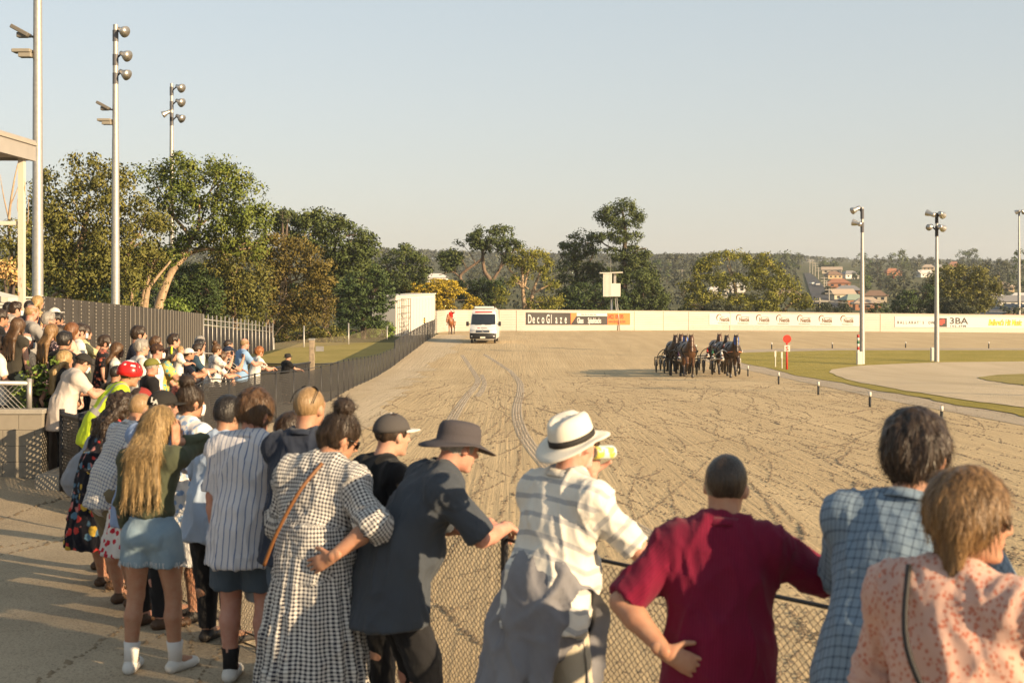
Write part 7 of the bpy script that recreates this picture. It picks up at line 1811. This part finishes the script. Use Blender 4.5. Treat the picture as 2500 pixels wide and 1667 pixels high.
B('b28', "bearded man in a teal polo shirt leaning over the inner fence", hair=('short', 'dark'), top=C['tealpolo'], collar=True, beard=(.06, .035, .02), face=-68, build=1.08, **RL)
B('b29', "grey-haired man at the back near the palisade gate", hair=('short', 'grey'), top=C['grey'], face=-60)
B('b30', "woman with hair in a bun photographing with a dark blue phone", hair=('bun', 'brown'), top=C['whitefloral'], face=-60, arms=('phone', 'phone'), **W)
B('b31', "brown-haired woman in a white T-shirt bending over the inner fence", hair=('bob', 'brown'), top=C['white'], face=-70, arms=('rail', 'rail'), lean=.55, **W)
B('b32', "man in a navy cap and black shirt with thin white stripes", hat=True, hair=('short', 'grey'), top=C['bwstripe'], face=-65, wear=[cap(CAPN)], arms=('rail', 'phone'), lean=.25)
B('b33', "crew-cut man behind the striped shirt", hair=('buzz', 'dark'), top=C['grey'], face=-60)
B('b34', "bald sunburnt man in a sky-blue polo shirt", hair=('bald', 'sandy'), top=C['skyblue'], skin='pink', face=-60, build=1.1, collar=True, wear=[shades()], arms=('down', 'rail'), lean=.15)
B('b35', "ginger-haired person in a loose white T-shirt at the end of the crowd", hair=('mop', 'ginger'), top=C['white'], face=-55, arms=('rail', 'rail'), lean=.25)
B('b36', "child in a black bucket hat with an arm over the fence", hat=True, hair=('short', 'dark'), top=C['black'], face=-50, arms=('down', 'railf'), lean=.2, wear=[lambda J, h, root: hat_brim(J, h, root, CAPB, None, [(.16, -.02), (.13, -.01), (.106, .004), (.104, .05), (.09, .09), (.03, .1)], .106, (6, 0, 0), -.1)])
B('b37', "bald bespectacled man in a charcoal striped shirt beside the leafy bush", hair=('bald', 'white'), top=C['char'], skin='pink', face=-45, build=1.1, wear=[shades(0, "glasses"), mask()], arms=('down', 'cross'))
B('b38', "dark-haired man in a white shirt above the block wall", hair=('short', 'dark'), top=C['white'], skin='tan', face=-70, arms=('cross', 'hold'), wear=[shades(72)])
B('b39', "blond woman in a black vest top with a hand on her hip", hair=('long', 'blond'), top=C['black'], sleeve=0, strappy=True, face=-60, arms=(HIPB, 'rail'), skin='tan', res=.017, bottom=(C['dk'], .97, .03), **W)
B('b40', "man in a black cap and pinkish linen shirt leaning on the pipe fence", hat=True, hair=('short', 'dark'), top=C['linen'], loose=.026, hem=.12, face=-55, arms=('rail', 'rail'), lean=.40, head=(0, -28, 0), build=1.05, res=.017, wear=[cap(CAPB), mask()])
B('b41', "dark-haired man just behind the bearded man in teal", hair=('short', 'black'), top=C['white'], face=-62)
B('b42', "shaven dark-haired man in black seen from behind next to the hi-vis vest", hair=('buzz', 'black'), top=C['black'], face=-30, skin='olive')
B('b43', "dark-haired man wearing black headphones", hair=('short', 'black'), top=C['black'], face=-35, wear=[headphones])
B('b44', "man in an olive cap and an orange and black shirt with a face mask", hat=True, hair=('short', 'grey'), top=C['orange'], skin='pink', face=-60, wear=[cap(CAPO), mask()], build=1.1, res=.018)
B('b45', "woman in a peach patterned top with her arms over the inner fence", hair=('pony', 'brown'), top=C['dot'], face=-72, arms=('rail', 'rail'), lean=.3, **W)
P_('toddler', "blond toddler in a spotted white top held beside the headband girl", 23.0, (441, 845), h=.95, fit=False, face=-75, lean=.1, arms=('rail', 'rail'), hair=('toddler', 'blond'), top=C['dot'], sleeve=.8, bottom=(C['navy'], .8, .01), legs=[((-.05, .12, .40), (-.05, .10, .24), (-.05, .16, .22)), ((.05, .12, .40), (.05, .10, .24), (.05, .16, .22))], group="crowd in the left enclosure")
P_('marshal', "person in a red and white helmet and yellow hi-vis vest climbing over the fence", 15.6, (322, 888), h=1.72, face=-62, lean=.62, head=(0, -12, 0), arms=('rail', 'rail'), hat=True, hair=('short', 'dark'), top=hivis(), sleeve=0, hem=.06, loose=.028, bottom=(C['khaki'], .9, .02), wear=[helmet], skin='tan', res=.016)
P_('redcap', "person in a faded red cap bending between the vest and the black cap", 13.6, (345, 948), face=-55, lean=.5, head=(0, -10, 0), arms=('rail', 'rail'), hat=True, hair=('short', 'dark'), top=C['black'], wear=[cap(CAPR, turn=180)], bottom=(C['dk'], .95, .012), group=CHAIN, res=.016)
def phone(o, J, h):
    sh_, e, w_, hd, pn, cu, sg = J.arms[1]; c = w_ + nv(hd) * .09 + nv(pn) * .025; mb = MB(); mb.box(c, (.15, .012, .075)); bevel(mb.build("case", M("phone_case", (.03, .05, .12), .4), o), .006); mb = MB(); mb.box(Vector(c) - Vector((0, .0075, 0)), (.14, .002, .066)); mb.build("screen", LENS, o)
held("phone", "dark blue phone held up by the woman with the bun", "phone", 'b30', phone); held("phone", "phone held up by the woman in pale yellow", "phone", 'b17', phone); held("phone", "black phone held up by the man in the striped shirt", "phone", 'b32', phone)
for key, lb in (('b28', "folded white race programme in the hands of the bearded man"), ('b27', "white race programme held over the fence by the white-capped man")):
    def prog(o, J, h):
        sh_, e, w_, hd, pn, cu, sg = J.arms[1]; c = w_ + nv(hd) * .1; mb = MB(); mb.box(c, (.15, .008, .21), R=Matrix.Rotation(.7, 3, 'Y') @ Matrix.Rotation(.4, 3, 'X')); mb.build("pages", M("paper", (.74, .72, .70), .8, vary=.15, vscale=14), o)
    held("race_programme", lb, "booklet", key, prog)
# ================================================================== horses, sulkies, ambulance
def coat(name, c, c2):
    m = bpy.data.materials.new("coat_" + name); m.use_nodes = True; t = NT(m); t.b.inputs["Roughness"].default_value = .42
    a = t.n("Attribute"); a.attribute_name = "tint"; c_ = t.mix(t.step(t.noise(t.coord(), 5, 4), .35, .7), c, c2); t.color(t.mix(a.outputs["Alpha"], c_, a.outputs["Color"])); return m
BAY, DBAY, CHEST = coat("bay", (.075, .032, .014), (.11, .05, .022)), coat("dark_bay", (.030, .015, .009), (.055, .028, .014)), coat("chestnut", (.24, .085, .028), (.30, .11, .04))
TACK = M("black_harness", (.015, .013, .012), .5)
def horse(label, loc, rz, m, phase=0, stand=False, hood=None, strapm=None, group=None, headturn=0.0, white_socks=False, blaze=False):
    rt = empty("horse", loc, rz); rt.scale = (1.0, 1.0, 1.0) if stand else (1.14, 1.06, 1.10); tag(rt, label, "horse", group)
    S = SDF((-.45, -1.35, -.02), (.45, 1.45, 2.15), .026); X = np.array([1., 0, 0]); a = np.array
    S.cone((0, -.45, 1.24), (0, .35, 1.20), .30, .285, .05, (X, 1.12)); S.ell((0, -.60, 1.28), a([.265, .30, .27]), None, .08); S.ell((0, .46, 1.17), a([.225, .24, .31]), None, .08)
    S.cone((0, .1, 1.42), (0, .42, 1.47), .12, .13, .1)
    ht = rot('Z', headturn); nb = a([0, .50, 1.30]); nt = nb + ht @ a([0, .32, .36]); S.cone(nb, nt, .25, .145, .10, (ht @ X, 1.35))
    pl = nt + ht @ a([0, .03, .05]); mz = pl + ht @ a([0, .20, -.52]); S.cone(pl, pl * .5 + mz * .5, .145, .112, .04, (ht @ X, 1.25)); S.cone(pl * .5 + mz * .5, mz, .10, .075, .03, (ht @ X, 1.1))
    for sg in (-1, 1): S.cone(pl + ht @ a([sg * .06, -.02, .08]), pl + ht @ a([sg * .085, .01, .25]), .042, .010, .015)
    for i, sg in enumerate((-1, 1)):
        up = (i + phase) % 2
        if stand: F = [(.40, 1.0), (.43, .60), (.43, .16), (.46, .04)]; H = [(-.62, 1.1), (-.48, .86), (-.74, .55), (-.70, .16), (-.66, .04)]
        elif up: F = [(.42, 1.0), (.70, .66), (.46, .42), (.36, .33)]; H = [(-.60, 1.1), (-.32, .88), (-.46, .52), (-.26, .22), (-.16, .10)]
        else: F = [(.40, 1.0), (.40, .58), (.26, .18), (.28, .05)]; H = [(-.62, 1.1), (-.56, .86), (-.92, .58), (-1.04, .26), (-1.10, .14)]
        x = sg * .135; P = [a([x, y, z]) for y, z in F]; S.cone(a([x * .9, .42, 1.12]), P[0], .13, .10, .06); 
        for p, q, r0, r1 in ((P[0], P[1], .095, .055), (P[1], P[2], .055, .040), (P[2], P[3], .045, .06)): S.cone(p, q, r0, r1, .025)
        x = sg * .15; P = [a([x, y, z]) for y, z in H]
        for p, q, r0, r1 in ((P[0], P[1], .19, .125), (P[1], P[2], .115, .062), (P[2], P[3], .058, .042), (P[3], P[4], .046, .06)): S.cone(p, q, r0, r1, .03)
    V, Q = S.mesh(); T = np.zeros((len(V), 4)); lo_ = np.clip((.62 - V[:, 2]) / .2, 0, 1) * (np.abs(V[:, 1]) < 1.3); T[:, :3] = (.012, .010, .009); T[:, 3] = lo_ * .9
    if white_socks: k = (V[:, 2] < .42) & (V[:, 1] > 0) & (V[:, 0] < 0); T[k, :3] = (.6, .57, .52); T[k, 3] = ((V[k, 2] * 14) % 1 > .4)
    if hood is not None:
        l = (V - pl) @ ht; k = (l[:, 2] < .08) & (l[:, 2] > -.24) & (np.abs(l[:, 0]) > .055) & (l[:, 1] > -.02) & (V[:, 2] > 1.4); T[k, :3] = hood; T[k, 3] = 1
    if blaze: l = (V - pl) @ ht; k = (np.abs(l[:, 0]) < .028) & (l[:, 1] > .06) & (V[:, 2] > 1.4); T[k, :3] = (.7, .66, .6); T[k, 3] = 1
    mesh_obj("body", V, Q, m, rt, True, tint=T)
    S = SDF((-.2, -1.5, .5), (.2, -.7, 1.5), .03); S.cone((0, -.86, 1.36), (0, -1.06, 1.1), .06, .09, .03); S.cone((0, -1.06, 1.1), (0, -1.16, .62), .09, .05, .03); V, Q = S.mesh(); mesh_obj("tail", displace(V, Q, .015, 14, 4, 1), Q, TACK, rt, True)
    mb = MB(); P = [nb + ht @ a([0, -.12, .16]), nb * .5 + nt * .5 + ht @ a([0, -.12, .06]), nt + ht @ a([0, -.08, .1]), pl + ht @ a([0, .04, .13])]; mb.tube(catmull(P, 4), [.05] * 13, 6); mb.build("mane", TACK, rt, True)
    mb = MB()
    for f in (.25, .72):
        c = pl * (1 - f) + mz * f; r = .135 - .04 * f; dd = Vector(ht @ a([0, .36, -.93])); R = dd.to_track_quat('Z', 'Y').to_matrix(); mb.tube([Vector(c) + R @ Vector((r * .88 * math.cos(t), r * 1.06 * math.sin(t), 0)) for t in np.linspace(0, 2 * math.pi, 13)], .010, 4, cap=False)
    mb.build("bridle", TACK, rt)
    if not stand:
        mb = MB(); mb.tube([(.30 * math.sin(t), .30 + .40 * math.cos(t), 1.10 + .06 * math.cos(t)) for t in np.linspace(-2.0, 2.0, 14)], .022, 5); mb.build("breast_strap", strapm or TACK, rt, True)
        mb = MB(); mb.tube([(.315 * math.sin(t), .12, 1.20 + .305 * math.cos(t)) for t in np.linspace(0, 2 * math.pi, 18)], .024, 5, cap=False); mb.build("girth_strap", TACK, rt, True)
    return rt
def wheel_part(parent, c, r, m_t, m_r, wd=.05, name="wheel", disc=True, rz=0):
    mb = MB(); R = Matrix.Rotation(math.pi / 2, 3, 'Y'); mb.lathe([(r - wd, -wd * .5), (r - .01, -wd * .5), (r, 0), (r - .01, wd * .5), (r - wd, wd * .5)], c, 28, R=R, closed=True); w_ = mb.build(name, m_t, parent, True)
    mb = MB(); mb.lathe([(0, -.02), (r - wd, -.012), (r - wd, .012), (0, .02)] if disc else [(0, -wd * .3), (r * .3, -wd * .5), (r - wd, -wd * .35), (r - wd, wd * .35), (0, wd * .3)], c, 24, R=R); mb.build("rim", m_r, w_, True); return w_
def sulky(label, loc, rz, fm, dm, group):
    rt = empty("sulky", loc, rz); tag(rt, label, "racing cart", group)
    for sg in (-1, 1): wheel_part(rt, (sg * .66, -1.95, .36), .36, TACK, dm, .035)
    for sg in (-1, 1):
        mb = MB(); mb.tube(catmull([(sg * .56, -2.15, .80), (sg * .58, -1.6, .98), (sg * .50, -.7, 1.22), (sg * .42, .2, 1.30), (sg * .36, .45, 1.22)], 5), .024, 7); mb.build("shaft", fm, rt, True)
        mb = MB(); mb.tube([(sg * .74, -1.95, .36), (sg * .74, -1.95, .78), (sg * .58, -1.95, .80)], .02, 6); mb.tube([(sg * .58, -1.95, .36), (sg * .58, -1.95, .84)], .02, 6); mb.build("fork", fm, rt, True)
    mb = MB(); mb.tube([(-.75, -1.95, .79), (.75, -1.95, .79)], .026, 7); mb.build("axle_bar", fm, rt, True)
    mb = MB(); mb.box((0, -2.05, .63), (.42, .34, .07)); bevel(mb.build("seat", TACK, rt), .025)
    return rt
GH, GS, GD = "pacing horses racing towards the camera", "sulkies drawn by the pacing horses", "drivers seated in the sulkies"
BLUE, REDm = M("silks_blue", (.03, .07, .28), .6), M("silks_red", (.62, .03, .02), .6)
SLK = {'red': cloth("silks_red", (.62, .03, .02)), 'blue': cloth("silks_blue", (.03, .06, .22), 'floral', (.6, .6, .6), .2, .2), 'purple': cloth("silks_purple", (.10, .03, .10), 'floral', (.5, .5, .5), .2, .2), 'white': cloth("silks_white", (.6, .58, .54)), 'black': C['black'], 'yellow': cloth("silks_yellow", (.5, .42, .05)), 'green': cloth("silks_green", (.03, .12, .06))}
ORNG = M("orange_strap", (.62, .25, .12), .6)
for i, (px, d, cm, ph, hood, stp, silk, lb, ld, sock, cart) in enumerate([
    (1681, 66.2, BAY, 0, None, None, 'purple', "large brown bay horse leading the left group", "driver in dark purple silks behind the leading left horse", False, TACK),
    (1667, 69.2, DBAY, 1, (.02, .10, .45), None, 'blue', "dark horse with a blue hood beside the leading bay", "driver in blue silks beside the blue-hooded left horse", False, TACK),
    (1656, 73.0, BAY, 0, None, None, 'yellow', "brown horse second from the left in the pack", "driver in yellow silks at the back of the left group", False, TACK),
    (1644, 70.8, DBAY, 1, None, None, 'black', "dark horse at the far left of the pack", "driver in black silks at the far left of the pack", False, TACK),
    (1789, 66.5, DBAY, 1, (.02, .09, .38), ORNG, 'white', "dark horse with blue eye cups and peach breast strap by the grass", "driver in white silks behind the horse nearest the grass", True, M("pale_shaft", (.62, .58, .50), .4)),
    (1766, 70.0, DBAY, 0, (.012, .011, .010), None, 'green', "black-hooded horse in the middle of the right group", "driver in green silks in the right group", False, TACK),
    (1750, 73.6, BAY, 1, None, REDm, 'red', "brown horse with red silks showing behind it, left of the right group", "driver in bright red silks leaning out behind the right group", False, TACK)]):
    X = (px - 1250) / FPX * d; rz = math.radians(180.5 + (i % 3) * .8); z = float(gz(X, d)) + .012
    horse(lb, (X, d, z), rz, cm, ph, hood=hood, strapm=stp, group=GH, white_socks=sock)
    sulky("cart of the " + lb.split(" showing")[0], (X, d, z), rz, cart, M("wheel_disc_dark", (.03, .03, .032), .4), GS)
    sx = X - math.sin(rz) * -2.0; sy = d + math.cos(rz) * -2.0
    P_("driver%d" % i, ld, xyz=(sx, sy, z), h=1.68, face=math.degrees(rz), lean=-.1, pelvis=(0, -.02, .43), arms=(((.2, .7, -.6), (-.1, 1, .1), (0, 1, 0), (0, 0, -1), .8),) * 2, top=SLK[silk], sleeve=1.9, hem=.0, bottom=(cloth("white_breeches", (.66, .64, .6)), .97, .012),
       legs=[((-.14, .22, .50), (-.20, .44, .46), (-.20, .50, .51)), ((.14, .22, .50), (.20, .44, .46), (.20, .50, .51))], hair=('buzz', 'dark'), wear=[lambda J, h, root, k=i: helmet(J, h, root, (REDm, BLUE, WHITEP, INK)[k % 4], (WHITEP, WHITEP, REDm, WHITEP)[k % 4])], group=GD, res=.028)
# outrider
p = ground_px(1102, 811); p = Vector(((1102 - 1250) / FPX * 130, 130, float(gz(-5.6, 130)) + .012))
horse("chestnut horse standing beside the white wall with a rider in red", p, math.radians(172), CHEST, stand=True, headturn=-.5, blaze=False)
P_('outrider', "rider in a red top and white breeches on the chestnut horse, one hand raised", xyz=(p.x, p.y, p.z), h=1.68, face=172, lean=0, pelvis=(0, .02, .915), arms=(((.5, .5, .1), (-.5, -.1, .9), (-.5, 0, .8), (0, -1, 0), .5), 'hold'), top=SLK['red'], sleeve=.9, hem=.02, bottom=(cloth("white_breeches", (.66, .64, .6)), .7, .01),
   legs=[((-.20, .16, .80), (-.23, .04, .55), (-.24, .11, .53)), ((.20, .16, .80), (.23, .04, .55), (.24, .11, .53))], hair=('short', 'dark'), wear=[lambda J, h, root: helmet(J, h, root, WHITEP, WHITEP)], res=.026, shoes=INK)

# ---- ambulance
def ambulance():
    X, d = (1178.5 - 1250) / FPX * 108, 108.0; z = float(gz(X, d)) + .012; rt = empty("ambulance_van", (X, d, z), math.radians(-2)); tag(rt, "white high-roofed ambulance van driving towards the camera by the dark fence", "van")
    sc = 1.03; PZ = [.34, .50, .72, .86, 1.04, 1.22, 1.36, 1.80, 2.22, 2.42, 2.58, 2.62]; PY = [.06, .0, .0, .03, .08, .30, .72, 1.02, 1.32, 1.55, 1.95, 2.6]
    yf = lambda q: float(np.interp(q, PZ, PY)); hw = lambda q: float(np.interp(q, [0, .5, 1.3, 2.0, 2.45, 2.62], [.97, 1.0, 1.0, .955, .89, .74]))
    def f(u, q, off=0.0): w_ = hw(q); return Vector((u * w_, yf(q) + .26 * abs(u) ** 2.6 * (1 if q < 2.3 else .5) - off, q)) * sc
    N = 14; us = np.linspace(-1, 1, N + 1); V, F = [], []
    zs = sorted(set(list(np.linspace(.34, 2.62, 30)) + PZ))
    for q in zs: V += [f(u, q) for u in us]
    for q in (2.62,): V += [Vector((u * hw(q), 5.8, q)) * sc for u in us]
    m = len(zs) + 1
    for i in range(m - 1):
        for j in range(N): k = i * (N + 1) + j; F.append((k, k + 1, k + N + 2, k + N + 1))
    b = len(V)
    for q in zs[::-1]: V += [Vector((-hw(q), 5.8, q)) * sc, Vector((hw(q), 5.8, q)) * sc]
    n = len(zs)
    for i in range(n - 1):
        r0, r1 = b + 2 * (n - 1 - i), b + 2 * (n - 2 - i); k0, k1 = i * (N + 1), (i + 1) * (N + 1)
        F.append((k0, k1, r1, r0)); F.append((k0 + N, r0 + 1, r1 + 1, k1 + N)); F.append((r0, r1, r1 + 1, r0 + 1))
    smooth_angle(mesh_obj("body", V, F, M("van_white", (.74, .72, .69), .25, 0, .5), rt), 40)
    def patch(nm, u0, u1, z0, z1, m_, off=.012, par=None, n=8, skew=0.0):
        V, F = [], []
        for i in range(n + 1):
            for j in range(n + 1): u = u0 + (u1 - u0) * j / n; q = z0 + (z1 - z0) * i / n + skew * abs(u); V.append(f(u, q, off))
        for i in range(n):
            for j in range(n): k = i * (n + 1) + j; F.append((k, k + 1, k + n + 2, k + n + 1))
        return mesh_obj(nm, V, F, m_, par or rt, True)
    blk = M("van_black_plastic", (.022, .022, .024), .55); glass = M("windscreen_glass", (.012, .014, .018), .06, 0, .9)
    patch("windscreen", -.93, .93, 1.42, 2.20, glass, .015); patch("bumper", -1.0, 1.0, .36, .80, blk, .03)
    g = patch("grille", -.52, .52, .84, 1.03, blk, .02)
    for q in (.89, .94, .99): patch("grille_bar", -.5, .5, q - .008, q + .008, M("chrome", (.6, .6, .6), .2, .9), .03, g)
    mb = MB(); c = f(0, .94, .045); mb.tube([c + Vector((.10 * math.cos(t), 0, .10 * math.sin(t))) for t in np.linspace(0, 2 * math.pi, 17)], .014, 5, cap=False)
    for t in (math.pi / 2, math.pi * 7 / 6, math.pi * 11 / 6): mb.tube([c, c + Vector((.1 * math.cos(t), 0, .1 * math.sin(t)))], .012, 5)
    mb.build("badge", M("chrome"), g, True)
    for sg in (-1, 1):
        l0, l1 = (.60, .97) if sg > 0 else (-.97, -.60)
        patch("headlight", l0, l1, .86, 1.02, M("headlight_glass", (.55, .56, .58), .1, 0, .8), .018, skew=.10); patch("fog_lamp", sg * .78, sg * .9, .52, .60, M("headlight_glass"), .04)
        mb = MB(); c = f(sg, 1.45) + Vector((sg * .24, .12, .02)); mb.box(c, (.22, .12, .36)); mr = bevel(mb.build("mirror", blk, rt), .04); mb = MB(); mb.tube([f(sg, 1.42) + Vector((0, .1, 0)), c], .035, 6); mb.build("mirror_arm", blk, mr)
        patch("wiper", sg * .12, sg * .62, 1.40, 1.435, blk, .03)
        for y in (.95, 4.5): wheel_part(rt, (sg * .90, y * sc, .355), .365, TACK, GALV, .13, disc=False)
    mb = MB(); mb.box(f(0, .47, .05), (.40, .02, .13)); mb.build("number_plate", WHITEP, rt)
    patch("roof_sign", -.72, .72, 2.30, 2.40, M("van_red", (.55, .05, .04), .5), .02); patch("bonnet_emblem", -.42, -.22, 1.14, 1.20, M("van_red"), .012)
    for q, u1 in ((1.19, .30), (1.145, .42)): patch("bonnet_marking", -.16, u1, q - .012, q + .012, M("van_print", (.20, .06, .06), .5), .012)
    mb = MB(); mb.box((0, 2.15, 2.78), (1.55, .42, .16)); bevel(mb.build("light_bar", M("lightbar_shell", (.70, .69, .66), .2), rt), .05); mb = MB(); mb.box((0, 2.2, 2.68), (1.7, .2, .06)); mb.build("light_bar_mount", GALV, rt)
    mb = MB(); mb.tube([f(0, 2.45) + Vector((0, .1, 0)), f(0, 2.45) + Vector((0, .12, .16))], .012, 5); mb.build("aerial", blk, rt)
ambulance()
# ================================================================== the air between: thin even haze
def haze():
    mb = MB(); mb.box((0, 1400, 40), (6000, 3200, 106)); m = bpy.data.materials.new("haze_air"); m.use_nodes = True; t = m.node_tree
    t.nodes.remove(t.nodes["Principled BSDF"]); v = t.nodes.new("ShaderNodeVolumePrincipled"); v.inputs["Color"].default_value = (.86, .90, .95, 1); v.inputs["Density"].default_value = .00016; v.inputs["Anisotropy"].default_value = .1
    t.links.new(v.outputs[0], t.nodes["Material Output"].inputs["Volume"]); tag(mb.build("haze", m), "thin pale evening haze over the track and far slope", "haze", kind="stuff")
haze()
